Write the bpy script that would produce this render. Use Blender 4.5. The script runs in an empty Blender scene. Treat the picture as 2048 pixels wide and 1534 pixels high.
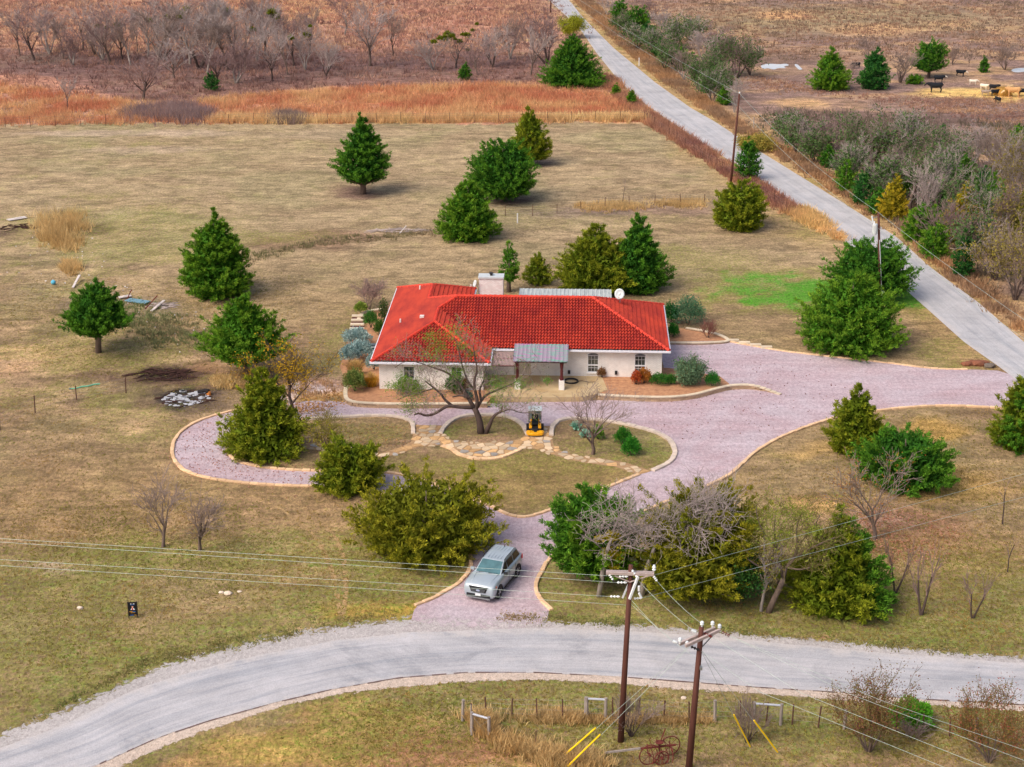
import bpy, bmesh, math, random
import numpy as np
from mathutils import Vector, Matrix
from mathutils.geometry import tessellate_polygon

# ------------------------------------------------------------------ camera, sky, sun, exposure
F_PX, PITCH, CAM_H = 3400.0, math.radians(20.0), 47.0
scene = bpy.context.scene
COL = scene.collection
cam_data = bpy.data.cameras.new('camera')
cam_data.sensor_width = 36.0
cam_data.lens = F_PX / 2048.0 * 36.0
cam_data.clip_start, cam_data.clip_end = 1.0, 12000.0
camera = bpy.data.objects.new('camera', cam_data)
camera.location = (0, 0, CAM_H)
camera.rotation_euler = (math.pi / 2 - PITCH, 0, 0)
COL.objects.link(camera)
scene.camera = camera

SUN_EL, SUN_AZ = math.radians(48), math.radians(232)      # azimuth clockwise from +Y: behind the camera, to its left
world = bpy.data.worlds.new('World'); scene.world = world; world.use_nodes = True
wn = world.node_tree.nodes; wl = world.node_tree.links
sky = wn.new('ShaderNodeTexSky'); sky.sky_type = 'NISHITA'; sky.sun_disc = False
sky.sun_elevation, sky.sun_rotation = SUN_EL, SUN_AZ
sky.air_density, sky.dust_density, sky.ozone_density = 1.0, 6.0, 0.6
wl.new(sky.outputs[0], wn['Background'].inputs[0]); wn['Background'].inputs[1].default_value = 0.14
sd = bpy.data.lights.new('sun', 'SUN'); sd.energy = 1.25; sd.angle = math.radians(36); sd.color = (1.0, 0.94, 0.85)
sun = bpy.data.objects.new('sun', sd); COL.objects.link(sun); sun.location = (-60, 40, 90)
_d = Vector((math.sin(SUN_AZ) * math.cos(SUN_EL), math.cos(SUN_AZ) * math.cos(SUN_EL), math.sin(SUN_EL)))
sun.rotation_euler = _d.to_track_quat('Z', 'Y').to_euler()
vs = scene.view_settings
vs.view_transform = 'Standard'; vs.look = 'None'; vs.exposure = 0.38; vs.gamma = 1.0; vs.use_curve_mapping = False
scene.cycles.max_bounces = 5; scene.cycles.diffuse_bounces = 3; scene.cycles.glossy_bounces = 2
scene.cycles.transmission_bounces = 2; scene.cycles.transparent_max_bounces = 6
scene.cycles.use_denoising = True; scene.cycles.denoiser = 'OPENIMAGEDENOISE'; scene.cycles.denoising_input_passes = 'RGB_ALBEDO_NORMAL'; scene.cycles.denoising_prefilter = 'ACCURATE'

# ------------------------------------------------------------------ picture point -> place on the ground
CP, SP = math.cos(PITCH), math.sin(PITCH)
def ray(px, py):
    x, y = (px - 1024) / F_PX, -(py - 767) / F_PX
    return np.array([x, CP + y * SP, -SP + y * CP])
def G(px, py, z=0.0):                       # where the sight line meets the level z
    d = ray(px, py); t = (z - CAM_H) / d[2]
    return np.array([0, 0, CAM_H]) + d * t
def atY(px, py, Y):                         # where it meets the upright plane at distance Y
    d = ray(px, py); return np.array([0, 0, CAM_H]) + d * (Y / d[1])
def project(X, Y, Z=0.0):
    q2 = Z - CAM_H; zc = Y * CP - q2 * SP; yc = Y * SP + q2 * CP
    return 1024 + F_PX * X / zc, 767 - F_PX * yc / zc
def px_per_m(p):
    return F_PX / (p[1] * CP - (p[2] - CAM_H) * SP)

# ------------------------------------------------------------------ noise
def _hash(ix, iy, seed):
    h = (ix.astype(np.int64) * 374761393 + iy.astype(np.int64) * 668265263 + seed * 1442695041) & 0xffffffff
    h = ((h ^ (h >> 13)) * 1274126177) & 0xffffffff
    return ((h ^ (h >> 16)) & 0xffff) / 65535.0
def vnoise(x, y, seed=0):
    ix, iy = np.floor(x), np.floor(y); fx, fy = x - ix, y - iy
    fx = fx * fx * (3 - 2 * fx); fy = fy * fy * (3 - 2 * fy)
    a = _hash(ix, iy, seed); b = _hash(ix + 1, iy, seed); c = _hash(ix, iy + 1, seed); d = _hash(ix + 1, iy + 1, seed)
    return (a * (1 - fx) + b * fx) * (1 - fy) + (c * (1 - fx) + d * fx) * fy
def fbm(x, y, seed=0, octv=4):
    s = 0; a = 0.5; t = 0
    for k in range(octv):
        s = s + a * vnoise(x * 2 ** k, y * 2 ** k, seed + 17 * k); t += a; a *= 0.55
    return s / t
def sstep(a, b, x):
    t = np.clip((x - a) / (b - a), 0, 1); return t * t * (3 - 2 * t)

# ------------------------------------------------------------------ materials
def lin(r, g=None, b=None):
    if g is None: r, g, b = r
    f = lambda v: ((v / 255 + 0.055) / 1.055) ** 2.4 if v > 10 else v / 255 / 12.92
    return (f(r), f(g), f(b))
MATS = {}
def _newmat(name):
    m = bpy.data.materials.new(name); m.use_nodes = True; MATS[name] = m
    n = m.node_tree.nodes; b = n['Principled BSDF']
    return m, n, m.node_tree.links, b
def _math(n, l, op, a, b=None, clamp=False):
    q = n.new('ShaderNodeMath'); q.operation = op; q.use_clamp = clamp
    for i, v in enumerate((a, b)):
        if v is None: continue
        if isinstance(v, (int, float)): q.inputs[i].default_value = v
        else: l.new(v, q.inputs[i])
    return q.outputs[0]
def _mix(n, l, fac, a, b, mode='MIX'):
    q = n.new('ShaderNodeMix'); q.data_type = 'RGBA'; q.blend_type = mode
    for s, v in ((0, fac), (6, a), (7, b)):
        if isinstance(v, (int, float)): q.inputs[s].default_value = v
        elif isinstance(v, tuple): q.inputs[s].default_value = (*v[:3], 1)
        else: l.new(v, q.inputs[s])
    return q.outputs[2]
def _noise(n, l, vec, scale, detail=4, rough=0.6, dist=0.0):
    q = n.new('ShaderNodeTexNoise'); q.inputs['Scale'].default_value = scale; q.inputs['Detail'].default_value = detail
    q.inputs['Roughness'].default_value = rough; q.inputs['Distortion'].default_value = dist
    if vec is not None: l.new(vec, q.inputs['Vector'])
    return q.outputs['Fac']
def _map(n, l, v, a, b, c, d):
    q = n.new('ShaderNodeMapRange'); l.new(v, q.inputs[0])
    for i, t in zip((1, 2, 3, 4), (a, b, c, d)): q.inputs[i].default_value = t
    return q.outputs[0]
def _bump(n, l, b, h, strength, dist=0.05):
    q = n.new('ShaderNodeBump'); q.inputs['Strength'].default_value = strength; q.inputs['Distance'].default_value = dist
    l.new(h, q.inputs['Height']); l.new(q.outputs[0], b.inputs['Normal'])
def pmat(name, col, var=0.25, scale=4.0, rough=0.8, bump=0.0, metal=0.0, col2=None, spec=0.3, stretch=None, rnd=0.0, coord='Object', contrast=(0.3, 0.7)):
    m, n, l, b = _newmat(name)
    tc = n.new('ShaderNodeTexCoord'); v = tc.outputs[coord]
    if stretch:
        mp = n.new('ShaderNodeMapping'); mp.inputs['Scale'].default_value = stretch; l.new(v, mp.inputs[0]); v = mp.outputs[0]
    f = _noise(n, l, v, scale, 5, 0.65)
    fac = _map(n, l, f, contrast[0], contrast[1], 0, 1)
    c2 = col2 if col2 else tuple(c * (1 - var) for c in col)
    c1 = col if col2 else tuple(min(1, c * (1 + var * 0.6)) for c in col)
    out = _mix(n, l, fac, c1, c2)
    if rnd:
        oi = n.new('ShaderNodeObjectInfo')
        out = _mix(n, l, 1.0, out, _map(n, l, oi.outputs['Random'], 0, 1, 1 - rnd, 1 + rnd * 0.6), 'MULTIPLY')
    l.new(out, b.inputs['Base Color'])
    b.inputs['Roughness'].default_value = rough; b.inputs['Metallic'].default_value = metal
    b.inputs['Specular IOR Level'].default_value = spec
    if bump: _bump(n, l, b, f, bump)
    return m
def vmat(name, rough=0.85, var=0.3, scale=9.0, spec=0.15, transl=0.0, rnd=0.0, gain=1.0):
    m, n, l, b = _newmat(name)
    at = n.new('ShaderNodeAttribute'); at.attribute_name = 'Col'
    tc = n.new('ShaderNodeTexCoord')
    f = _noise(n, l, tc.outputs['Object'], scale, 3, 0.6)
    out = _mix(n, l, 1.0, at.outputs['Color'], _map(n, l, f, 0.3, 0.7, (1 - var) * gain, (1 + var) * gain), 'MULTIPLY')
    if rnd:
        oi = n.new('ShaderNodeObjectInfo')
        out = _mix(n, l, 1.0, out, _map(n, l, oi.outputs['Random'], 0, 1, 1 - rnd, 1 + rnd), 'MULTIPLY')
    l.new(out, b.inputs['Base Color'])
    b.inputs['Roughness'].default_value = rough; b.inputs['Specular IOR Level'].default_value = spec
    if transl:
        t = n.new('ShaderNodeBsdfTranslucent'); l.new(out, t.inputs[0])
        mx = n.new('ShaderNodeMixShader'); mx.inputs[0].default_value = transl
        l.new(b.outputs[0], mx.inputs[1]); l.new(t.outputs[0], mx.inputs[2]); l.new(mx.outputs[0], n['Material Output'].inputs[0])
    return m

# ------------------------------------------------------------------ mesh building
def np_mesh(name, V, faces, cols=None, smooth=False):
    """faces: list of int arrays (M,k)"""
    me = bpy.data.meshes.new(name)
    V = np.asarray(V, dtype=np.float32)
    faces = [np.asarray(f, dtype=np.int32) for f in faces if len(f)]
    me.vertices.add(len(V)); me.vertices.foreach_set('co', V.ravel())
    tot = np.concatenate([np.full(len(f), f.shape[1], dtype=np.int32) for f in faces])
    idx = np.concatenate([f.ravel() for f in faces])
    me.loops.add(len(idx)); me.loops.foreach_set('vertex_index', idx)
    me.polygons.add(len(tot))
    me.polygons.foreach_set('loop_start', np.concatenate([[0], np.cumsum(tot)[:-1]]).astype(np.int32))
    if smooth: me.polygons.foreach_set('use_smooth', np.ones(len(tot), dtype=bool))
    if cols is not None:
        a = me.color_attributes.new('Col', 'FLOAT_COLOR', 'POINT')
        c = np.ones((len(V), 4), dtype=np.float32); c[:, :3] = cols
        a.data.foreach_set('color', c.ravel())
    me.update(calc_edges=True)
    return me
def link(name, data, parent=None, mat=None, loc=None, rot=None):
    o = bpy.data.objects.new(name, data); COL.objects.link(o)
    if mat is not None and data is not None and len(data.materials) == 0: data.materials.append(mat if not isinstance(mat, str) else MATS[mat])
    if parent is not None: o.parent = parent
    if loc is not None: o.location = loc
    if rot is not None: o.rotation_euler = rot
    return o
def tag(o, label=None, cat=None, group=None, kind=None):
    if label: o['label'] = label
    if cat: o['category'] = cat
    if group: o['group'] = group
    if kind: o['kind'] = kind
    return o
def thing(name, label, cat, loc=(0, 0, 0), rotz=0.0, group=None):
    o = link(name, None, None, None, tuple(float(v) for v in loc), (0, 0, rotz))
    o.empty_display_size = 0.3
    return tag(o, label, cat, group)
def copy_tree(o, parent=None):
    c = o.copy(); COL.objects.link(c)
    if parent is not None: c.parent = parent
    for ch in [k for k in o.children]: copy_tree(ch, c)
    return c

class MB:
    """collects simple solids; build() links them as one mesh"""
    def __init__(s): s.v = []; s.f = []; s.n = 0
    def add(s, V, F):
        V = np.asarray(V, float).reshape(-1, 3)
        s.v.append(V); s.f += [tuple(int(i) + s.n for i in f) for f in F]; s.n += len(V); return s
    def box(s, c, size, rz=0.0, ax=None):
        h = np.array(size) / 2.0
        P = np.array([[x, y, z] for z in (-1, 1) for y in (-1, 1) for x in (-1, 1)]) * h
        if ax is not None: P = P @ np.array(ax)
        elif rz:
            cc, ss = math.cos(rz), math.sin(rz); P = np.stack([P[:, 0] * cc - P[:, 1] * ss, P[:, 0] * ss + P[:, 1] * cc, P[:, 2]], 1)
        return s.add(P + np.array(c), [(0, 2, 3, 1), (4, 5, 7, 6), (0, 1, 5, 4), (2, 6, 7, 3), (0, 4, 6, 2), (1, 3, 7, 5)])
    def bar(s, a, b, w, h):
        a, b = np.array(a, float), np.array(b, float); d = b - a; L = np.linalg.norm(d); d /= L
        up = np.array([0, 0, 1.0]) if abs(d[2]) < 0.95 else np.array([0, 1.0, 0])
        sd_ = np.cross(up, d); sd_ /= np.linalg.norm(sd_); u2 = np.cross(d, sd_)
        return s.box((a + b) / 2, (L, w, h), ax=[d, sd_, u2])
    def tube(s, pts, r, n=6, cap=True):
        pts = np.array(pts, float); m = len(pts); r = np.full(m, r) if np.isscalar(r) else np.array(r, float)
        V = []; ref = None
        for i in range(m):
            d = pts[min(i + 1, m - 1)] - pts[max(i - 1, 0)]; d = d / (np.linalg.norm(d) + 1e-9)
            if ref is None: ref = np.array([0, 0, 1.0]) if abs(d[2]) < 0.9 else np.array([1.0, 0, 0])
            a = np.cross(d, ref); a /= np.linalg.norm(a) + 1e-9; b = np.cross(a, d); ref = b
            for k in range(n):
                t = 2 * math.pi * k / n; V.append(pts[i] + r[i] * (math.cos(t) * a + math.sin(t) * b))
        Fc = [(i * n + k, i * n + (k + 1) % n, (i + 1) * n + (k + 1) % n, (i + 1) * n + k) for i in range(m - 1) for k in range(n)]
        if cap: Fc += [tuple(range(n - 1, -1, -1)), tuple((m - 1) * n + k for k in range(n))]
        return s.add(V, Fc)
    def lathe(s, prof, c=(0, 0, 0), n=12, axis='z'):
        V = []
        for r, z in prof:
            for k in range(n):
                t = 2 * math.pi * k / n; p = (r * math.cos(t), r * math.sin(t), z)
                if axis == 'y': p = (p[0], p[2], p[1])
                if axis == 'x': p = (p[2], p[0], p[1])
                V.append(p)
        m = len(prof)
        Fc = [(i * n + k, i * n + (k + 1) % n, (i + 1) * n + (k + 1) % n, (i + 1) * n + k) for i in range(m - 1) for k in range(n)]
        Fc += [tuple(range(n - 1, -1, -1)), tuple((m - 1) * n + k for k in range(n))]
        return s.add(np.array(V) + np.array(c), Fc)
    def prism(s, poly, z0, z1):
        n = len(poly); V = [(p[0], p[1], z0) for p in poly] + [(p[0], p[1], z1) for p in poly]
        return s.add(V, [tuple(range(n - 1, -1, -1)), tuple(range(n, 2 * n))] + [(i, (i + 1) % n, n + (i + 1) % n, n + i) for i in range(n)])
    def face(s, pts): return s.add(pts, [tuple(range(len(pts)))])
    def mesh(s, name, smooth=False):
        me = bpy.data.meshes.new(name); V = np.concatenate(s.v) if s.v else np.zeros((0, 3))
        me.from_pydata(V.tolist(), [], s.f)
        if smooth: me.polygons.foreach_set('use_smooth', np.ones(len(me.polygons), dtype=bool))
        bm = bmesh.new(); bm.from_mesh(me); bmesh.ops.recalc_face_normals(bm, faces=bm.faces); bm.to_mesh(me); bm.free()
        me.update(); return me
    def build(s, name, mat, parent=None, smooth=False, world=False, bevel=0.0):
        me = s.mesh(name, smooth)
        if world and parent is not None:
            me.transform(parent.matrix_basis.inverted())
        o = link(name, me, parent, mat)
        if bevel:
            bv = o.modifiers.new('bevel', 'BEVEL'); bv.width = bevel; bv.segments = 2; bv.limit_method = 'ANGLE'
        return o

def resample(pts, step):
    pts = np.array(pts, float); seg = np.linalg.norm(np.diff(pts, axis=0), axis=1); t = np.concatenate([[0], np.cumsum(seg)])
    n = max(2, int(round(t[-1] / step)) + 1); q = np.linspace(0, t[-1], n)
    return np.stack([np.interp(q, t, pts[:, k]) for k in range(pts.shape[1])], 1)
def smooth_line(pts, it=2, closed=False):
    P = np.array(pts, float)
    for _ in range(it):                      # Chaikin corner cutting
        A = P if closed else P[:-1]; B = np.roll(P, -1, 0) if closed else P[1:]
        Q = np.stack([A * 0.75 + B * 0.25, A * 0.25 + B * 0.75], 1).reshape(-1, P.shape[1])
        P = Q if closed else np.concatenate([P[:1], Q[1:-1], P[-1:]])
    return P
def Gl(pix, z=0.0): return np.array([G(x, y, z) for x, y in pix])
def inside(poly, x, y):
    poly = np.asarray(poly); r = np.zeros(np.shape(x), bool); n = len(poly)
    for i in range(n):
        x0, y0 = poly[i][:2]; x1, y1 = poly[(i + 1) % n][:2]
        c = ((y0 > y) != (y1 > y)) & (x < (x1 - x0) * (y - y0) / (y1 - y0 + 1e-12) + x0)
        r ^= c
    return r
# ================================================================== GROUND
# boundaries read off the photograph (picture points), turned into places on the level ground
ROAD_A_UP = [(0,1498),(139,1445),(278,1376),(418,1334),(557,1303),(660,1284),(797,1267),(933,1260),(1070,1256),(1241,1262),(1360,1270),(1485,1279),(1690,1300),(1861,1314),(2048,1327)]
ROAD_A_LO = [(195,1530),(313,1477),(418,1442),(557,1404),(660,1380),(797,1356),(933,1345),(1070,1345),(1241,1354),(1348,1362),(1502,1374),(1690,1386),(1826,1398),(1929,1403),(2048,1410)]
SHO_UP = [(0,1464),(129,1412),(223,1374),(345,1315),(470,1287),(592,1256),(700,1243),(797,1234),(860,1226),(1002,1230),(1104,1248),(1241,1249),(1360,1259),(1553,1275),(1758,1292),(1895,1306),(2048,1317)]
SHO_LO = [(244,1533),(348,1484),(487,1435),(592,1404),(700,1383),(797,1374),(933,1362),(1070,1358),(1241,1366),(1348,1377),(1519,1386),(1690,1400),(1826,1408),(1929,1413),(2048,1420)]
ROAD_B_L = [(1097,0),(1158,55),(1193,106),(1240,164),(1295,212),(1377,267),(1452,317),(1520,358),(1623,433),(1691,484),(1745,527),(1807,576),(1861,624),(1929,685),(2011,743)]
ROAD_B_R = [(1138,0),(1165,34),(1227,96),(1309,164),(1380,215),(1432,245),(1520,303),(1609,358),(1691,409),(1793,474),(1861,535),(1963,610),(2045,682)]
DRIVE_OUT = [(1075,1262),(1103,1221),(1086,1205),(1073,1189),(1071,1172),(1077,1155),(1094,1123),(1124,1095),(1180,1070),(1273,1029),(1340,1002),(1395,980),(1435,964),(1470,943),(1500,912),(1520,898),(1554,878),(1606,856),(1677,833),(1759,821),(1820,815),(1895,811),(1991,816),(2080,822),
             (2110,812),(2072,776),(2011,742),(1945,739),(1860,738),(1800,729),(1700,718),(1600,707),(1540,699),(1460,684),(1390,680),(1340,676),(1318,690),(1335,770),(1390,800),(1200,800),(1000,806),(830,812),(700,806),(640,800),(560,808),(520,813),(482,819),(427,831),(383,848),(352,872),(342,903),(352,930),(380,948),(430,960),(520,970),(645,974),(720,978),(790,994),(860,1024),(910,1060),(938,1100),(945,1135),(923,1164),(904,1176),(882,1189),(860,1201),(830,1212),(820,1250)]
ISLAND = [(452,890),(458,912),(480,927),(545,939),(645,943),(730,943),(800,948),(860,966),(920,988),(985,1014),(1000,1023),(1020,1032),(1049,1036),(1080,1029),(1139,1005),(1185,988),(1227,970),(1278,950),(1305,942),(1337,929),(1351,912),(1349,895),(1337,878),(1312,865),(1264,852),(1220,843),(1166,838),(1137,837),(1115,843),(1105,853),
          (1057,853),(1049,850),(1030,838),(1008,831),(973,829),(938,830),(912,836),(892,849),(880,852),(827,850),(821,842),(806,836),(780,832),(745,832),(660,836),(612,839),(560,845),(500,856),(465,870)]
ROAD_A_UP_W = np.concatenate([[G(0,1498) + (-30,-14.5,0)], Gl(ROAD_A_UP), [G(2048,1327) + (40,-3.0,0)]])
ROAD_A_LO_W = np.concatenate([[G(0,1498) + (-27,-20.5,0)], [G(195,1530) + (-6,-3.6,0)], Gl(ROAD_A_LO), [G(2048,1410) + (40,-3.0,0)]])
SHO_UP_W = np.concatenate([[G(0,1464) + (-30,-14,0)], Gl(SHO_UP), [G(2048,1317) + (40,-3.0,0)]])
SHO_LO_W = np.concatenate([[G(0,1498) + (-26.5,-21.5,0)], [G(244,1533) + (-7,-4.3,0)], Gl(SHO_LO), [G(2048,1420) + (40,-3.0,0)]])
_dB = (G(2011,743) - G(1807,576)); _dB /= np.linalg.norm(_dB)
_dT = (G(1097,0) - G(1240,164)); _dT /= np.linalg.norm(_dT)
ROAD_B_L_W = np.concatenate([[G(1097,0) + _dT * 900], Gl(ROAD_B_L), [G(2011,743) + _dB * 50]])
ROAD_B_R_W = np.concatenate([[G(1138,0) + _dT * 900], Gl(ROAD_B_R), [G(2045,682) + _dB * 58]])
DRIVE_OUT_W = smooth_line(Gl(DRIVE_OUT), 1, True); ISLAND_W = smooth_line(Gl(ISLAND), 1, True)

def make_ground():
    dense = 0.85
    xs = np.arange(-122, 122.01, dense); ys = np.arange(62, 392.01, dense)
    ext = np.array([6, 16, 36, 80, 180, 420, 1000, 2400, 5500])
    xs = np.concatenate([-122 - ext[::-1], xs, 122 + ext]); ys = np.concatenate([62 - ext[::-1][3:] , ys, 392 + ext])
    X, Y = np.meshgrid(xs, ys); nx, ny = len(xs), len(ys)
    Xf, Yf = X.ravel(), Y.ravel()
    # picture coordinates of every vertex, shaken so that no zone has a ruled edge
    wx = (fbm(Xf / 5, Yf / 5, 3) - 0.5) * 5 + (fbm(Xf / 1.3, Yf / 1.3, 5, 3) - 0.5) * 1.6
    wy = (fbm(Xf / 5, Yf / 5, 8) - 0.5) * 5 + (fbm(Xf / 1.3, Yf / 1.3, 9, 3) - 0.5) * 1.6
    Yc = np.maximum(Yf + wy, 30)
    U, Vv = project(Xf + wx, Yc)
    U0, V0 = project(Xf, np.maximum(Yf, 30))
    N = len(Xf)
    n1 = fbm(Xf / 14, Yf / 14, 21); n2 = fbm(Xf / 5, Yf / 4, 31); n3 = fbm(Xf / 1.6, Yf / 1.6, 41)
    col = np.zeros((N, 3)); green = np.zeros(N)
    def setc(w, c):
        w = np.clip(w, 0, 1)[:, None]; col[:] = col * (1 - w) + np.array(c) * w
    def ell(cx, cy, rx, ry, soft=0.5):
        d = np.sqrt(((U - cx) / rx) ** 2 + ((Vv - cy) / ry) ** 2); return 1 - sstep(1 - soft, 1 + soft, d)
    def pol(p): return inside(p, U, Vv).astype(float)
    tan, tan2, olive = lin(152,127,90), lin(138,111,82), lin(134,122,78)
    col[:] = tan
    setc(sstep(0.4, 0.65, n1), tan2); setc(sstep(0.5, 0.75, n2) * 0.6, olive); setc(sstep(0.6, 0.8, n3) * 0.5, lin(176,146,100))
    setc((1 - sstep(430, 640, Vv)) * 0.75, lin(168,146,112)); setc((1 - sstep(430, 640, Vv)) * sstep(.45, .62, n2) * .6, lin(146,122,92)); setc((1 - sstep(500, 700, Vv)) * sstep(.5, .62, n1) * .5, lin(150,138,98))
    # --- near lawn, greener by the road
    nearlawn = sstep(1040, 1150, Vv) * (1 - sstep(1500, 1540, Vv))
    green += nearlawn * (0.16 + 0.2 * sstep(0.45, 0.6, n1))
    green += sstep(780, 960, Vv) * 0.10
    for e in [(500,1100,330,40),(850,1130,200,50),(680,1220,120,30),(260,1340,140,40),(450,1270,140,30),(1300,1215,330,45),(1650,1240,320,40),(1900,1275,260,35)]: green += 0.28 * ell(*e)
    for e in [(760,1215,110,16),(850,1205,60,14)]: setc(0.6 * ell(*e), lin(196,150,50))
    # --- brown mown lawn at the left, middle and right
    setc(0.65 * ell(330,1010,420,90), lin(152,122,82)); setc(0.5 * ell(620,1060,240,80), lin(154,122,88)); setc(0.5 * ell(1500,420,260,60), lin(150,124,90))
    # island lawn
    setc(0.55 * ell(1060,970,300,60), lin(142,118,62)); green += 0.32 * ell(720,865,110,28) + 0.35 * ell(965,850,90,22) + 0.3 * ell(1220,900,120,45) + 0.3*ell(960,930,160,26)
    green += 0.55 * ell(1335,900,18,30) + 0.4*ell(890,858,20,14)
    # --- bright green seep by the right lawn
    for e, a in [((1640,600,130,22),.58),((1560,614,80,16),.44),((1720,592,110,26),.66),((1810,600,50,20),.5),((1500,565,140,26),0.36),((1400,515,130,24),0.36),((1450,600,70,26),0.22),((1340,505,50,16),0.34),((1560,600,260,70),0.16),((1420,560,170,60),0.12),((1650,560,120,26),0.24)]: green += a * ell(*e, .6)
    for e in [(1690,760,190,16),(1850,690,60,20),(1885,720,60,24),(1950,742,60,10)]: green += 0.55 * ell(*e)
    for e in [(60,790,60,26),(150,700,150,40),(240,715,140,30),(330,690,80,14),(560,480,90,12),(640,470,80,10),(300,470,200,40),(250,520,160,14),(420,560,70,14),(300,860,110,34),(40,355,40,6),(180,292,20,5),(300,288,30,4),(655,690,50,60),(690,650,18,36)]: green += 0.42 * ell(*e)
    green += 0.28 * ell(250,450,300,70) + 0.2*ell(330,300,380,60) + 0.25*ell(1130,440,300,24)
    for e in [(1740,430,90,40),(1560,330,90,20)]: pass
    # --- bare dirt, ash, litter, and painted shade under the back-lawn cedars
    for e, c, a in [((30,715,75,26),(203,160,116),0.9),((275,847,48,14),(212,172,128),0.95),((110,438,36,14),(92,68,62),0.8),((195,465,60,12),(104,76,66),0.75),((40,470,60,12),(84,62,58),0.8),
                    ((320,752,75,16),(74,50,46),0.85),((420,745,60,9),(98,66,58),0.75),((368,797,62,22),(54,46,48),0.95),((410,790,50,14),(60,50,50),0.85),((160,746,60,14),(112,84,74),0.6),((600,490,120,14),(126,96,76),0.7),((690,470,90,10),(132,98,82),0.7),
                    ((470,735,90,16),(150,112,76),0.7),((560,790,40,18),(196,172,168),0.75),((640,765,60,24),(176,140,124),0.8),((600,775,50,16),(200,184,186),0.7),((650,792,55,10),(196,150,92),0.8),
                    ((730,388,52,9),(116,88,80),0.8),((1010,402,60,10),(112,86,80),0.8),((1090,326,34,8),(112,88,80),0.7),((1280,420,170,9),(132,104,96),0.6),((1150,425,120,8),(126,106,98),0.6),  # ellipses at the cedars paint their shade into the ground colour
                    ((1800,1060,150,42),(164,118,90),0.7),((1740,1050,70,24),(186,146,128),0.6),((1900,1120,170,60),(162,122,86),0.6),((1840,950,110,22),(182,140,70),0.6),((1900,980,120,24),(186,146,80),0.6),((1660,1010,80,22),(190,142,72),0.5),((1880,860,70,22),(180,140,62),0.7),((1630,900,60,14),(184,146,76),0.5),
                    ((1640,1262,36,8),(168,116,90),0.7),((120,1130,36,7),(196,160,146),0.75),((300,300,130,7),(172,148,124),0.6),((250,268,220,5),(178,154,132),0.7),((640,270,120,10),(168,146,120),0.4),((390,770,60,9),(150,108,80),0.5),
                    ((960,884,60,8),(170,132,106),0.6),((650,880,60,20),(176,140,112),0.7),((830,893,30,10),(160,120,104),0.5),((1190,908,34,8),(150,118,96),0.5),((250,620,120,24),(128,116,96),0.6),((300,640,70,20),(120,112,82),0.7),((640,1040,40,60),(166,132,92),0.4)]:
        setc(a * ell(*e, 0.35), lin(*c))
    rgh = ell(190,740,270,110,.4); rg2 = ell(170,500,300,110,.4)
    setc(rgh * sstep(.5, .6, n3) * .6, lin(112,88,74)); setc(rgh * sstep(.5, .62, fbm(Xf / 2.6, Yf / 2.6, 61)) * .6, lin(184,150,112)); green += .5 * rgh * sstep(.5, .6, fbm(Xf / 3.5, Yf / 3.5, 62))
    setc(rg2 * sstep(.52, .64, n3) * .45, lin(124,100,82)); setc(rg2 * sstep(.5, .62, fbm(Xf / 2.6, Yf / 2.6, 63)) * .5, lin(186,158,116)); green += .42 * rg2 * sstep(.52, .62, fbm(Xf / 3.5, Yf / 3.5, 64))
    setc(.7 * ell(340,754,110,20,.4), lin(96,70,60)); setc(.85 * ell(320,752,64,14,.35), lin(40,32,31)); setc(.7 * ell(400,800,90,26,.4), lin(92,76,68)); setc(.85 * ell(372,798,60,20,.35), lin(46,42,44))
    # --- bottom strip between road and fence, and the rough red grass at its left
    bot = sstep(1375, 1400, Vv - 0.02 * (U - 1000))
    green += bot * 0.38 * (1 - sstep(1425, 1440, Vv)) * sstep(620, 760, U)
    setc(pol([(230,1560),(500,1450),(720,1400),(850,1440),(960,1480),(1080,1545)]) * 0.75, lin(168,128,76))
    setc(0.85 * ell(860,1500,190,36), lin(156,106,80)); setc(0.7 * ell(560,1490,170,40), lin(186,146,76)); green += 0.3 * ell(700,1470,120,30)
    setc(0.5 * ell(1550,1500,420,40), lin(158,124,92))
    # --- rough pasture beyond the back fence: red and straw grass, dark thicket floor
    back = pol([(-400,249),(430,247),(700,246),(960,246),(1292,246),(1240,190),(1190,120),(1120,30),(1080,-30),(900,-120),(-900,-120)])
    setc(back, lin(170,128,106)); 
    setc(back * sstep(0.5, 0.62, n1) * .7, lin(186,130,106)); setc(back * sstep(0.52, 0.7, n2) * 0.7, lin(196,158,110))
    setc(back * ell(900,200,420,36) * 0.85, lin(194,124,84)); setc(back * ell(1130,225,170,20) * 0.8, lin(206,158,92)); setc(back * ell(60,165,170,18)*0.7, lin(190,130,104))
    setc(back * ell(560,20,160,26) * 0.6, lin(214,170,104)); setc(back * ell(830,60,160,50) * 0.7, lin(190,136,116)); setc(back*ell(250,40,300,40)*0.4, lin(192,134,106))
    setc(back * np.maximum(ell(480,125,380,34), ell(880,122,260,22)) * 0.85, lin(112,82,80)); setc(back*ell(150,130,140,18)*0.6, lin(110,80,76)); setc(back*ell(90,118,70,9)*0.6, lin(90,104,70))
    setc(back * pol([(-60,100),(150,95),(300,110),(640,105),(780,116),(1100,110),(1180,150),(1000,166),(800,172),(640,172),(520,190),(420,205),(250,196),(100,150),(-60,150)]) * .7, lin(116,88,86)); setc(back * sstep(.5, .68, n3) * .35, lin(120,90,80))
    green = np.where(back > 0.5, green * 0.1, green)
    # --- cattle pasture to the right of the far road
    past = pol([(1180,-30),(1240,80),(1330,150),(1440,235),(1530,290),(1620,345),(1700,395),(1800,462),(1870,525),(1970,600),(2060,680),(2700,900),(3600,600),(3600,-160),(1150,-160)])
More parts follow.
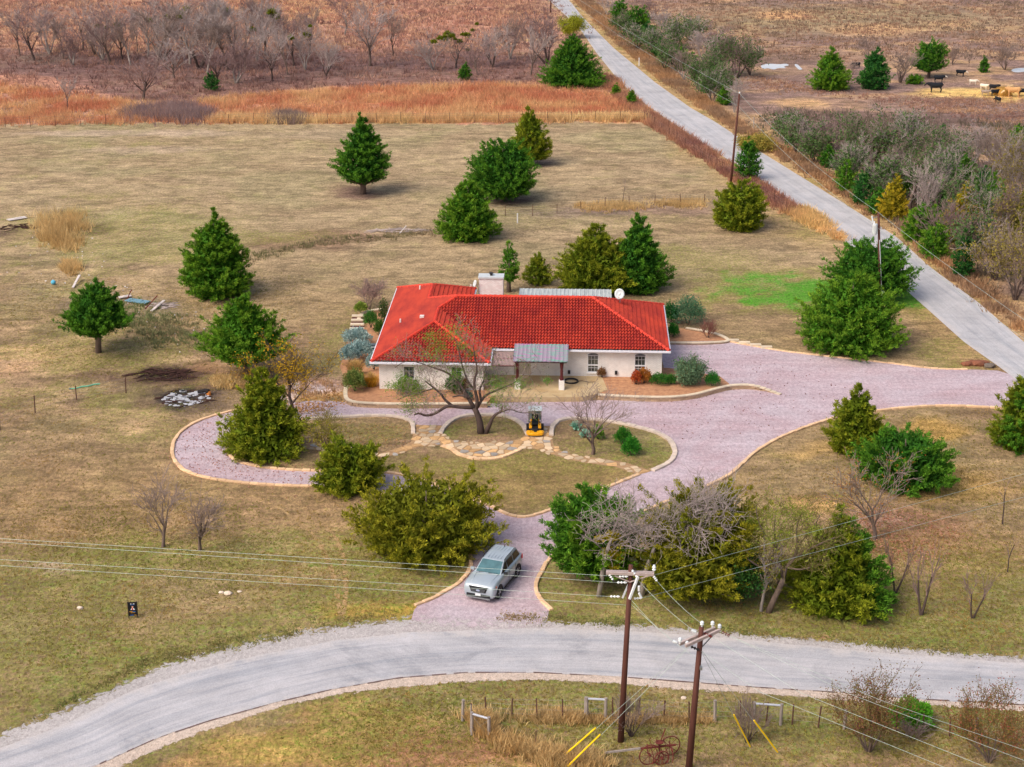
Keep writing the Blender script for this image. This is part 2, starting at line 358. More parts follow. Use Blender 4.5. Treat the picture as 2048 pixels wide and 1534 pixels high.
    setc(past, lin(158,126,104)); setc(past * sstep(0.42, 0.6, n1), lin(140,112,102)); setc(past * sstep(0.5, 0.7, n2) * 0.7, lin(190,150,106)); green = np.where(past > 0.5, green * 0.2, green)
    setc(past * ell(1880,230,220,40) * 0.65, lin(136,108,98)); setc(past * ell(1950,240,160,14) * 0.6, lin(104,82,78)); setc(past * ell(1560,118,90,14) * 0.6, lin(106,84,80))
    setc(past * ell(1930,186,100,8) * 0.95, lin(226,186,104)); setc(past * ell(2010,190,70,12) * 0.9, lin(214,172,90)); setc(past*ell(1600,205,60,8)*0.6, lin(206,162,112))
    setc(past * ell(1700,40,330,30) * 0.6, lin(150,134,96)); setc(past*ell(1560,30,60,10)*0.7, lin(214,160,104)); setc(past*ell(1750,60,90,12)*0.6, lin(206,158,110)); setc(past*ell(1900,50,60,10)*0.5, lin(210,164,114))
    setc(past * ell(1800,440,300,60) * 0.8, lin(132,104,92)); setc(past * ell(1350,150,130,26)*0.7, lin(136,106,104))
    # roadside verges of the far road, straw
    for k in range(len(ROAD_B_R) - 1):
        (a0, b0), (a1, b1) = ROAD_B_R[k], ROAD_B_R[k + 1]
        w = ell((a0 + a1) / 2 + 16, (b0 + b1) / 2 - 2, abs(a1 - a0) * 0.7 + 12, abs(b1 - b0) * 0.6 + 6); setc(0.6 * w, lin(186,148,92)); green += 0.35 * w * sstep(0.45, 0.6, n2)
    for k in range(5, len(ROAD_B_L) - 1):
        (a0, b0), (a1, b1) = ROAD_B_L[k], ROAD_B_L[k + 1]
        w = ell((a0 + a1) / 2 - 14, (b0 + b1) / 2 + 3, abs(a1 - a0) * 0.6 + 12, abs(b1 - b0) * 0.6 + 7); setc(0.4 * w, lin(172,136,84)); green += 0.4 * w * sstep(0.42, 0.6, n2)
    seep = (np.abs(U0 - 1640) < 260) & (np.abs(V0 - 600) < 60)
    green = np.where(~seep & (green > .5), .5, green) + .1 * sstep(950, 1050, V0) + .14 * inside(ISLAND, U0, V0)
    green = np.where(seep, green + (n3 - .5) * 1.1 * (green > .2), green)
    V = np.stack([Xf, Yf, np.zeros(N)], 1)
    i = np.arange((ny - 1) * (nx - 1)); r, c = i // (nx - 1), i % (nx - 1); a = r * nx + c
    me = np_mesh('ground', V, [np.stack([a, a + 1, a + nx + 1, a + nx], 1)], np.clip((col * .88 + col.mean(1, keepdims=True) * .12) * 1.10, 0, 0.9))
    at = me.attributes.new('green', 'FLOAT', 'POINT'); at.data.foreach_set('value', np.clip(green, 0, 1).astype(np.float32))
    rough = np.clip(back + past * 0.8 + bot * 0.5, 0, 1)
    at = me.attributes.new('rough', 'FLOAT', 'POINT'); at.data.foreach_set('value', rough.astype(np.float32))
    o = link('ground', me, None, ground_material()); tag(o, kind='structure'); return o

def ground_material():
    m, n, l, b = _newmat('grass_ground')
    tc = n.new('ShaderNodeTexCoord'); v = tc.outputs['Object']
    at = n.new('ShaderNodeAttribute'); at.attribute_name = 'Col'
    ag = n.new('ShaderNodeAttribute'); ag.attribute_name = 'green'
    ar = n.new('ShaderNodeAttribute'); ar.attribute_name = 'rough'
    mp = n.new('ShaderNodeMapping'); mp.inputs['Scale'].default_value = (1.0, 0.55, 1.0); l.new(v, mp.inputs[0])
    big = _noise(n, l, v, 0.9, 5, 0.65, 0.4); mid = _noise(n, l, mp.outputs[0], 4.5, 6, 0.75, 0.3); fine = _noise(n, l, mp.outputs[0], 11, 4, 0.8)
    c = at.outputs['Color']
    c = _mix(n, l, 1.0, c, _map(n, l, big, 0.34, 0.66, 0.78, 1.2), 'MULTIPLY')
    c = _mix(n, l, 1.0, c, _map(n, l, mid, 0.34, 0.66, 0.62, 1.38), 'MULTIPLY')
    c = _mix(n, l, 1.0, c, _map(n, l, fine, 0.3, 0.7, 0.66, 1.34), 'MULTIPLY')
    mp3 = n.new('ShaderNodeMapping'); mp3.inputs['Scale'].default_value = (0.45, 1.0, 1.0); mp3.inputs['Rotation'].default_value = (0, 0, 0.25); l.new(v, mp3.inputs[0])
    pa = _noise(n, l, mp3.outputs[0], 0.55, 7, 0.72, 0.9); pb = _noise(n, l, v, 0.21, 7, 0.7, 1.2)
    c = _mix(n, l, 1.0, c, _map(n, l, pa, 0.38, 0.62, 0.66, 1.22), 'MULTIPLY')      # worn, thatchy and fuller stretches
    c = _mix(n, l, _map(n, l, pb, 0.52, 0.68, 0, .5), c, _mix(n, l, 1.0, c, (0.86, 1.0, 0.72), 'MULTIPLY'))
    # rough pasture carries stronger clumps
    clump = _noise(n, l, v, 2.1, 5, 0.8, 0.8)
    c2 = _mix(n, l, 1.0, c, _map(n, l, clump, 0.3, 0.7, 0.55, 1.4), 'MULTIPLY'); c = _mix(n, l, ar.outputs['Fac'], c, c2)
    gm = _noise(n, l, v, 2.6, 6, 0.85, 0.6)
    gf = _math(n, l, 'ADD', ag.outputs['Fac'], _map(n, l, gm, 0.34, 0.66, -0.5, 0.5))
    gf = _map(n, l, gf, 0.25, 0.95, 0, 1)
    gcol = _mix(n, l, _map(n, l, _math(n, l, 'ADD', ag.outputs['Fac'], _map(n, l, big, .34, .66, -.16, .16)), 0.55, 0.9, 0, 1), lin(134,138,58), lin(64,150,18))
    gcol = _mix(n, l, 1.0, gcol, _map(n, l, mid, 0.34, 0.66, 0.5, 1.45), 'MULTIPLY')
    gcol = _mix(n, l, 1.0, gcol, _map(n, l, fine, 0.25, 0.75, 0.66, 1.3), 'MULTIPLY')
    c = _mix(n, l, _math(n, l, 'MULTIPLY', gf, 0.8), c, gcol)
    # pale bits: stones, dead leaves
    vo = n.new('ShaderNodeTexVoronoi'); vo.inputs['Scale'].default_value = 1.1; l.new(v, vo.inputs['Vector'])
    sp = _math(n, l, 'LESS_THAN', vo.outputs['Distance'], 0.055)
    sp = _math(n, l, 'MULTIPLY', sp, _math(n, l, 'GREATER_THAN', _noise(n, l, v, 0.35, 3), 0.52))
    c = _mix(n, l, _math(n, l, 'MULTIPLY', sp, 0.7), c, lin(206,182,156))
    l.new(c, b.inputs['Base Color']); b.inputs['Roughness'].default_value = 0.95; b.inputs['Specular IOR Level'].default_value = 0.1
    h = _math(n, l, 'ADD', mid, _math(n, l, 'MULTIPLY', fine, 0.5)); _bump(n, l, b, h, 0.7, 0.12)
    return m

def gravel_mat(name, base, dark, light, alpha=False, scale=14.0, patch=None):
    m, n, l, b = _newmat(name)
    tc = n.new('ShaderNodeTexCoord'); v = tc.outputs['Object']
    mp = n.new('ShaderNodeMapping'); mp.inputs['Scale'].default_value = (1.0, 0.6, 1.0); l.new(v, mp.inputs[0])
    f = _noise(n, l, mp.outputs[0], scale, 4, 0.85); g = _noise(n, l, mp.outputs[0], scale * 0.37, 4, 0.7); w = _noise(n, l, v, 0.22, 5, 0.65, 0.8)
    c = _mix(n, l, _map(n, l, w, 0.35, 0.68, 0, 1), base, tuple(x * 0.84 for x in base) if patch is None else patch)
    k_ = 0.9 if alpha else 0.55
    c = _mix(n, l, _map(n, l, f, 0.52, 0.72, 0, k_), c, light); c = _mix(n, l, _map(n, l, f, 0.48, 0.28, 0, k_), c, dark)
    c = _mix(n, l, 1.0, c, _map(n, l, g, 0.34, 0.66, 0.8, 1.18), 'MULTIPLY')
    if not alpha:                            # wheel paths, and leaf bits blown together
        mp2 = n.new('ShaderNodeMapping'); mp2.inputs['Scale'].default_value = (0.10, 0.9, 1.0); mp2.inputs['Rotation'].default_value = (0, 0, 0.12); l.new(v, mp2.inputs[0])
        tr = _noise(n, l, mp2.outputs[0], 1.1, 4, 0.6, 0.5); c = _mix(n, l, 1.0, c, _map(n, l, tr, 0.36, 0.64, 0.91, 1.07), 'MULTIPLY')
        lf = _noise(n, l, v, 1.3, 6, 0.85, 1.0); c = _mix(n, l, _map(n, l, lf, 0.60, 0.70, 0, .55), c, lin(150,116,104))
    l.new(c, b.inputs['Base Color']); b.inputs['Roughness'].default_value = 0.95; b.inputs['Specular IOR Level'].default_value = 0.15
    _bump(n, l, b, f, 0.6, 0.05)
    if alpha:                                # thin scatter towards the margin: bare ground shows between the stones
        a = n.new('ShaderNodeAttribute'); a.attribute_name = 'cover'
        e = _noise(n, l, v, 1.9, 7, 0.82, 0.6)
        s = _math(n, l, 'ADD', _math(n, l, 'MULTIPLY', a.outputs['Fac'], 1.25), _map(n, l, e, 0.34, 0.66, -0.62, 0.42))
        l.new(_map(n, l, s, 0.40, 0.48, 0, 1), b.inputs['Alpha'])
    return m

def strip_mesh(name, A, B, z, nu, nv=6, jitter=0.0):
    """sheet between two boundary lines A and B; 'cross' runs 0..1 over it"""
    A, B = resample(A[:, :2], 0.5), resample(B[:, :2], 0.5)
    t = np.linspace(0, 1, nu); pick = lambda P: np.stack([np.interp(t * (len(P) - 1), np.arange(len(P)), P[:, k]) for k in range(2)], 1)
    A, B = pick(A), pick(B)
    s = np.linspace(0, 1, nv)[:, None, None]
    P = A[None] * (1 - s) + B[None] * s
    V = np.concatenate([P.reshape(-1, 2), np.full((nu * nv, 1), z)], 1)
    i = np.arange((nv - 1) * (nu - 1)); r, c = i // (nu - 1), i % (nu - 1); a = r * nu + c
    me = np_mesh(name, V, [np.stack([a, a + nu, a + nu + 1, a + 1], 1)])
    at = me.attributes.new('cross', 'FLOAT', 'POINT'); at.data.foreach_set('value', np.repeat(np.linspace(0, 1, nv), nu).astype(np.float32))
    return me
def set_cover(me, fn):
    V = np.zeros(len(me.vertices) * 3, np.float32); me.vertices.foreach_get('co', V); V = V.reshape(-1, 3)
    at = me.attributes.new('cover', 'FLOAT', 'POINT'); at.data.foreach_set('value', fn(V).astype(np.float32))

def asphalt_mat(name, base, streak):
    m, n, l, b = _newmat(name)
    tc = n.new('ShaderNodeTexCoord'); v = tc.outputs['Object']
    cr = n.new('ShaderNodeAttribute'); cr.attribute_name = 'cross'
    f = _noise(n, l, v, 15, 4, 0.8); w = _noise(n, l, v, 0.35, 6, 0.7, 0.5)
    cx = n.new('ShaderNodeCombineXYZ'); l.new(_math(n, l, 'MULTIPLY', cr.outputs['Fac'], 7.0), cx.inputs[0])
    sx = n.new('ShaderNodeSeparateXYZ'); l.new(v, sx.inputs[0]); l.new(_math(n, l, 'MULTIPLY', sx.outputs[0], 0.06), cx.inputs[1]); l.new(_math(n, l, 'MULTIPLY', sx.outputs[1], 0.06), cx.inputs[2])
    st = _noise(n, l, cx.outputs[0], 1.6, 5, 0.65, 0.3)
    c = _mix(n, l, _map(n, l, st, 0.42, 0.7, 0, .7), base, streak)
    patch = _noise(n, l, v, 0.16, 6, 0.7, 1.0)
    c = _mix(n, l, _map(n, l, patch, 0.55, 0.72, 0, 0.55), c, tuple(x * 0.62 for x in streak))
    c = _mix(n, l, 1.0, c, _map(n, l, w, 0.3, 0.7, 0.86, 1.12), 'MULTIPLY'); c = _mix(n, l, 1.0, c, _map(n, l, f, 0.28, 0.72, 0.74, 1.24), 'MULTIPLY')
    en = _noise(n, l, v, 0.9, 6, 0.75, 0.5)       # loose chippings and dust carried in from the margins
    ed = _math(n, l, 'ADD', _map(n, l, cr.outputs['Fac'], 0.0, 0.2, 0.55, 0.0), _map(n, l, cr.outputs['Fac'], 0.88, 1.0, 0.0, 0.4))
    ef = _map(n, l, _math(n, l, 'ADD', ed, _map(n, l, en, .3, .7, -.35, .35)), 0.15, 0.55, 0, .85)
    dust = _mix(n, l, _map(n, l, f, .35, .65, 0, 1), lin(172,166,165), lin(202,197,196))
    c = _mix(n, l, ef, c, dust)
    l.new(c, b.inputs['Base Color']); b.inputs['Roughness'].default_value = 0.9; b.inputs['Specular IOR Level'].default_value = 0.2
    _bump(n, l, b, f, 0.3, 0.02)
    return m

def make_roads():
    asphalt_mat('asphalt', lin(180,178,182), lin(134,140,150)); asphalt_mat('asphalt_far', lin(182,180,183), lin(146,150,158))
    gravel_mat('shoulder_gravel', lin(182,176,175), lin(136,126,120), lin(208,204,203), True, 12)
    gravel_mat('shoulder_caliche', lin(200,182,168), lin(140,118,104), lin(226,212,200), True, 12)
    # near county road with its gravel shoulders
    me = strip_mesh('gravel_shoulder', SHO_UP_W + (0, 0.9, 0), ROAD_A_UP_W + (0, -0.6, 0), 0.008, 300, 8)
    c = np.zeros(len(me.vertices), np.float32); me.attributes['cross'].data.foreach_get('value', c)
    set_cover(me, lambda V: sstep(0.0, 0.8, c) * .92); tag(link('gravel_shoulder', me, None, MATS['shoulder_gravel']), kind='structure')
    me = strip_mesh('gravel_shoulder', ROAD_A_LO_W + (0, 0.6, 0), SHO_LO_W + (0, -0.4, 0), 0.008, 300, 8)
    c2 = np.zeros(len(me.vertices), np.float32); me.attributes['cross'].data.foreach_get('value', c2)
    set_cover(me, lambda V: 1 - sstep(0.55, 1.0, c2)); tag(link('gravel_shoulder', me, None, MATS['shoulder_caliche']), kind='structure')
    wob = lambda P, s: P + np.stack([np.zeros(len(P)), (fbm(P[:, 0] * 0.7, P[:, 1] * 0.7, s) - 0.5) * 0.35, np.zeros(len(P))], 1)
    r3 = lambda P: np.concatenate([resample(P[:, :2], 0.4), np.zeros((len(resample(P[:, :2], 0.4)), 1))], 1)
    tag(link('road', strip_mesh('road', wob(r3(ROAD_A_UP_W), 1), wob(r3(ROAD_A_LO_W), 2), 0.022, 400, 9), None, MATS['asphalt']), kind='structure')
    # far road
    tag(link('far_road', strip_mesh('far_road', ROAD_B_L_W, ROAD_B_R_W, 0.02, 700, 7), None, MATS['asphalt_far']), kind='structure')
    # broken tar edge along the near road
    mb = MB(); P = r3(ROAD_A_LO_W); rr = random.Random(4)
    for i in range(0, len(P) - 1):
        if rr.random() < 0.8:
            w = rr.uniform(0.03, 0.09); mb.face([P[i] + (0, -w, 0.026), P[i + 1] + (0, -w, 0.026), P[i + 1] + (0, w * 0.6, 0.026), P[i] + (0, w * 0.6, 0.026)])
    pmat('tar', lin(112,92,88), 0.4, 6); tag(mb.build('road_edge_tar', MATS['tar']), kind='structure')

def flat_poly(name, outer, holes, z, mat, kind='structure'):
    loops = [[Vector((p[0], p[1], 0)) for p in outer]] + [[Vector((p[0], p[1], 0)) for p in h] for h in holes]
    tris = tessellate_polygon(loops); V = [v for lp in loops for v in lp]
    me = bpy.data.meshes.new(name); me.from_pydata([(v.x, v.y, z) for v in V], [], [tuple(t) for t in tris]); 
    bm = bmesh.new(); bm.from_mesh(me); bmesh.ops.recalc_face_normals(bm, faces=bm.faces)
    for f in bm.faces:
        if f.normal.z < 0: f.normal_flip()
    bm.to_mesh(me); bm.free(); me.update()
    return tag(link(name, me, None, mat), kind=kind)

def make_drive():
    gravel_mat('pink_gravel', lin(186,172,180), lin(122,102,112), lin(216,206,212), False, 12, lin(178,154,160))
    flat_poly('gravel_drive', DRIVE_OUT_W, [ISLAND_W], 0.012, MATS['pink_gravel'])
    # pale gravel spilling from the drive mouth over its pink stones
    me = strip_mesh('gravel_spill', Gl([(880,1190),(960,1195),(1078,1190)]), Gl([(800,1262),(960,1268),(1110,1262)]), 0.016, 40, 14)
    c = np.zeros(len(me.vertices), np.float32); me.attributes['cross'].data.foreach_get('value', c)
    gravel_mat('spill_gravel', lin(184,176,176), lin(138,126,124), lin(210,204,203), True, 12)
    set_cover(me, lambda V: 0.55 * sstep(0.2, 0.95, c)); tag(link('gravel_spill', me, None, MATS['spill_gravel']), kind='structure')

def kerb(label, pix, mat, step=0.6, w=0.26, h=0.13, z=0.0, closed=False, group='stone kerbs edging the drive', name='stone_kerb'):
    P = smooth_line(Gl(pix, z), 2); P = resample(P[:, :2], step); root = thing(name, label, 'kerb', (*P[0], z), 0, group)
    mb = MB(); L = step * 0.97
    mb.add([(-L/2,-w/2,-.05),(L/2,-w/2,-.05),(L/2,w/2,-.05),(-L/2,w/2,-.05),(-L/2,-w/2,h*.8),(L/2,-w/2,h*.78),(L/2,w/2,h*.8),(-L/2,w/2,h*.8),(-L/2+.03,-w/2+.03,h),(L/2-.03,-w/2+.03,h*.96),(L/2-.03,w/2-.03,h),(-L/2+.03,w/2-.03,h)],
           [(0,1,5,4),(1,2,6,5),(2,3,7,6),(3,0,4,7),(4,5,9,8),(5,6,10,9),(6,7,11,10),(7,4,8,11),(8,9,10,11)])
    me = mb.mesh('kerb_stone'); me.materials.append(mat); rr = random.Random(len(label))
    for i in range(len(P) - 1):
        d = P[i + 1] - P[i]; c = (P[i] + P[i + 1]) / 2 - P[0]
        o = link('kerb_stone', me, root, None, (c[0] + rr.uniform(-.02, .02), c[1] + rr.uniform(-.02, .02), rr.uniform(-.02, .015)), (rr.uniform(-.04, .04), rr.uniform(-.03, .03), math.atan2(d[1], d[0]) + rr.uniform(-.05, .05)))
        o.scale = (np.linalg.norm(d) / step, rr.uniform(0.88, 1.1), 1)
    return root

def voronoi_cells(pts, gap, wob=None):
    cells = []
    for i, p in enumerate(pts):
        d = np.linalg.norm(pts - p, axis=1); nb = np.argsort(d)[1:14]
        poly = [p + r for r in (np.array((-.9, -.9)), np.array((.9, -.9)), np.array((.9, .9)), np.array((-.9, .9)))]
        for j in nb:
            q = pts[j]; nrm = (q - p) / d[j]; lim = d[j] / 2 - gap; out = []
            for k in range(len(poly)):
                a, b = poly[k], poly[(k + 1) % len(poly)]; da, db = np.dot(a - p, nrm) - lim, np.dot(b - p, nrm) - lim
                if da <= 0: out.append(a)
                if da * db < 0: out.append(a + (b - a) * (da / (da - db)))
            poly = out
            if len(poly) < 3: break
        cells.append(poly)
    return cells

FLAG_LO = [(600,898),(690,905),(745,918),(770,914),(800,908),(840,893),(885,891),(903,897),(915,908),(940,916),(970,919),(1000,916),(1020,908),(1040,899),(1060,897),(1080,900),(1100,908),(1140,920),(1180,927),(1230,934),(1279,950)]
FLAG_HI = [(1302,942),(1250,925),(1200,917),(1150,911),(1120,901),(1107,890),(1103,870),(1104,852),(1058,852),(1054,868),(1040,878),(1010,884),(960,885),(920,884),(900,879),(882,866),(882,851),(828,850),(826,868),(822,884),(800,895),(760,907),(690,893),(612,886)]
def make_flags():
    pmat('flag_mortar', lin(178,148,112), 0.3, 3, 0.95, 0.3, col2=lin(146,114,84))
    out = Gl(FLAG_LO + FLAG_HI)
    ob = flat_poly('flagstone_path', out, [], 0.016, MATS['flag_mortar'])
    pmat('flagstone', lin(212,186,150), 0.2, 2.5, 0.9, 0.3, col2=lin(194,174,150), rnd=0.3); pmat('flagstone_grey', lin(164,158,152), 0.25, 3, 0.9, 0.3, rnd=0.25); pmat('flagstone_rust', lin(206,166,118), 0.25, 3, 0.9, 0.3, rnd=0.3)
    rr = random.Random(11); x0, y0 = out[:, 0].min(), out[:, 1].min(); x1, y1 = out[:, 0].max(), out[:, 1].max()
    pts = []; s = 0.62
    for j in range(int((y1 - y0) / s) + 2):
        for i in range(int((x1 - x0) / s) + 2):
            pts.append((x0 + (i + 0.5 * (j % 2)) * s + rr.uniform(-.26, .26), y0 + j * s + rr.uniform(-.26, .26)))
    pts = np.array(pts); near = inside(out, pts[:, 0], pts[:, 1])
    idx = np.where(near)[0]; cells = voronoi_cells(pts, 0.03); k = 0
    for i in idx:
        c = cells[i]
        if len(c) < 3: continue
        ctr = pts[i]; q = [(np.array(v) - ctr) * rr.uniform(0.9, 1.0) for v in c]
        # keep stones off the lawn
        if not all(inside(out, np.array([ctr[0] + v[0] * 0.8]), np.array([ctr[1] + v[1] * 0.8]))[0] for v in q): 
            q = [v * 0.6 for v in q]
        mb = MB(); mb.prism(q, -0.02, rr.uniform(0.015, 0.035))
        mb.build('flagstone', MATS[rr.choice(['flagstone', 'flagstone', 'flagstone', 'flagstone', 'flagstone_grey', 'flagstone_rust', 'flagstone_rust'])], ob).location = (ctr[0], ctr[1], 0.018)
        k += 1
        if k > 290: break

def make_kerbs():
    tanst = pmat('kerb_limestone', lin(222,186,148), 0.18, 3, 0.9, 0.2, rnd=0.2); greyst = pmat('kerb_concrete', lin(204,188,174), 0.15, 4, 0.9, 0.2, rnd=0.15)
    kerb('tan stone kerb right of the drive mouth beside the silver car', [(1103,1221),(1086,1205),(1073,1189),(1071,1172),(1077,1155),(1094,1123),(1124,1095),(1180,1070),(1273,1029),(1340,1002),(1395,980),(1435,964),(1470,943),(1500,912),(1520,898),(1554,878),(1606,856),(1677,833),(1759,821),(1820,815),(1895,811),(1991,816),(2060,822)], tanst)
    kerb('tan stone kerb round the outside of the left drive loop', [(830,1212),(860,1201),(882,1189),(904,1176),(923,1164),(945,1135),(938,1100),(910,1060),(860,1024),(790,994),(720,978),(645,974),(520,970),(430,960),(380,948),(352,930),(342,903),(352,872),(383,848),(427,831),(482,819),(520,813),(560,808)], tanst)
    kerb('tan stone kerb along the front edge of the lawn island', [(612,839),(560,845),(500,856),(465,870),(452,890),(458,912),(480,927),(545,939),(645,943),(730,943),(800,948),(860,966),(920,988),(985,1014),(1000,1023),(1020,1032),(1049,1036),(1080,1029),(1139,1005),(1185,988),(1227,970),(1278,950)], tanst)
    kerb('grey kerb wrapping the small lawn bed under the bare vase-shaped tree', [(1305,942),(1337,929),(1351,912),(1349,895),(1337,878),(1312,865),(1264,852),(1220,843),(1166,838),(1137,837),(1115,843),(1105,853),(1102,872)], greyst, 0.55, 0.38, 0.16)
    kerb('rounded grey kerb behind the big spreading mesquite tree', [(1056,872),(1049,852),(1030,839),(1008,832),(973,830),(938,831),(912,837),(892,850),(880,868)], greyst, 0.55, 0.38, 0.16)
    kerb('grey kerb round the left lawn bed, hooked at its right end', [(826,868),(827,851),(821,842),(806,836),(780,832),(745,832),(660,836),(612,839)], greyst, 0.55, 0.34, 0.16)
    kerb('low curved stone border below the flagstone terrace', [(884,892),(903,898),(915,909),(940,917),(970,920),(1000,917),(1020,909),(1040,900)], tanst, 0.5, 0.34, 0.12)
    kerb('thin stone edging along the upper edge of the drive by the big dome cedar', [(1460,684),(1540,699),(1600,707),(1700,718),(1800,729),(1860,738),(1935,739)], tanst, 0.6, 0.22, 0.1)
def make_tracks():
    gravel_mat('worn_grass', lin(176,146,104), lin(150,118,80), lin(196,168,126), True, 6)
    for k, off in enumerate((0, 26)):
        P = smooth_line(Gl([(500 + off * 2.2, 990), (570 + off * 2, 1020), (630 + off * 1.6, 1070), (662 + off * 1.2, 1130), (676 + off * .6, 1190), (684, 1240)]), 2)
        me = strip_mesh('wheel_track', P - (.3, 0, 0), P + (.3, 0, 0), 0.006 + .003 * k, 120, 5)
        c = np.zeros(len(me.vertices), np.float32); me.attributes['cross'].data.foreach_get('value', c); set_cover(me, lambda V: .5 * np.sin(c * math.pi) ** .7)
        tag(link('wheel_track', me, None, MATS['worn_grass']), kind='structure')
make_ground(); make_tracks(); make_roads(); make_drive(); make_flags(); make_kerbs()
# ================================================================== PLANT BUILDERS
def _unit(a): return a / (np.linalg.norm(a, axis=-1, keepdims=True) + 1e-9)
def leaf_tris(P, D, L, W, rng):
    """one narrow triangle per leaf: from P along D, length L, base width W"""
    N = len(P); S = _unit(np.cross(D, rng.normal(size=(N, 3))))
    a = P + S * (W / 2)[:, None]; b = P - S * (W / 2)[:, None]; c = P + D * L[:, None]
    return np.stack([a, b, c], 1).reshape(-1, 3), np.arange(3 * N).reshape(N, 3)
def leaf_quads(P, D, L, W, rng):
    N = len(P); S = _unit(np.cross(D, rng.normal(size=(N, 3))))
    h = P + D * (L * 0.45)[:, None]
    V = np.stack([P, h + S * (W / 2)[:, None], P + D * L[:, None], h - S * (W / 2)[:, None]], 1).reshape(-1, 3)
    return V, np.arange(4 * N).reshape(N, 4)
PROFILES = {
    'cone':  lambda t: np.interp(t, [0, .08, .25, .5, .75, .92, 1], [.62, .9, 1, .76, .44, .17, .03]),
    'dome':  lambda t: np.interp(t, [0, .1, .3, .55, .75, .9, 1], [.8, .96, 1, .86, .6, .3, .05]),
    'round': lambda t: np.interp(t, [0, .12, .35, .6, .8, .93, 1], [.6, .92, 1, .93, .7, .4, .1]),
    'bush':  lambda t: np.interp(t, [0, .1, .3, .55, .8, .95, 1], [.72, .95, 1, .92, .75, .5, .25]),
    'spire': lambda t: np.interp(t, [0, .1, .25, .4, .6, .8, 1], [.7, 1, .95, .7, .38, .16, .03]),
    'slim':  lambda t: np.interp(t, [0, .12, .35, .65, .9, 1], [.5, .9, 1, .72, .25, .04]),
    'spread':lambda t: np.interp(t, [0, .1, .25, .45, .7, .9, 1], [.45, .85, 1, .78, .45, .2, .05]),
    'lowcone':lambda t: np.interp(t, [0, .06, .2, .45, .7, .9, 1], [.8, 1, .96, .7, .42, .18, .04]),
}
PAL = {  # needle colour, second needle colour, colour of the young tips
    'green':  (lin(38,84,20), lin(54,102,22), lin(92,136,34)),
    'dark':   (lin(28,76,32), lin(40,92,32), lin(66,118,42)),
    'olive':  (lin(80,102,16), lin(98,112,18), lin(134,138,32)),
    'bronze': (lin(86,98,16), lin(108,108,18), lin(140,134,30)),
    'mid':    (lin(54,102,20), lin(72,116,22), lin(110,142,36)),
    'yellow': (lin(124,118,22), lin(144,130,26), lin(184,158,42)),
}
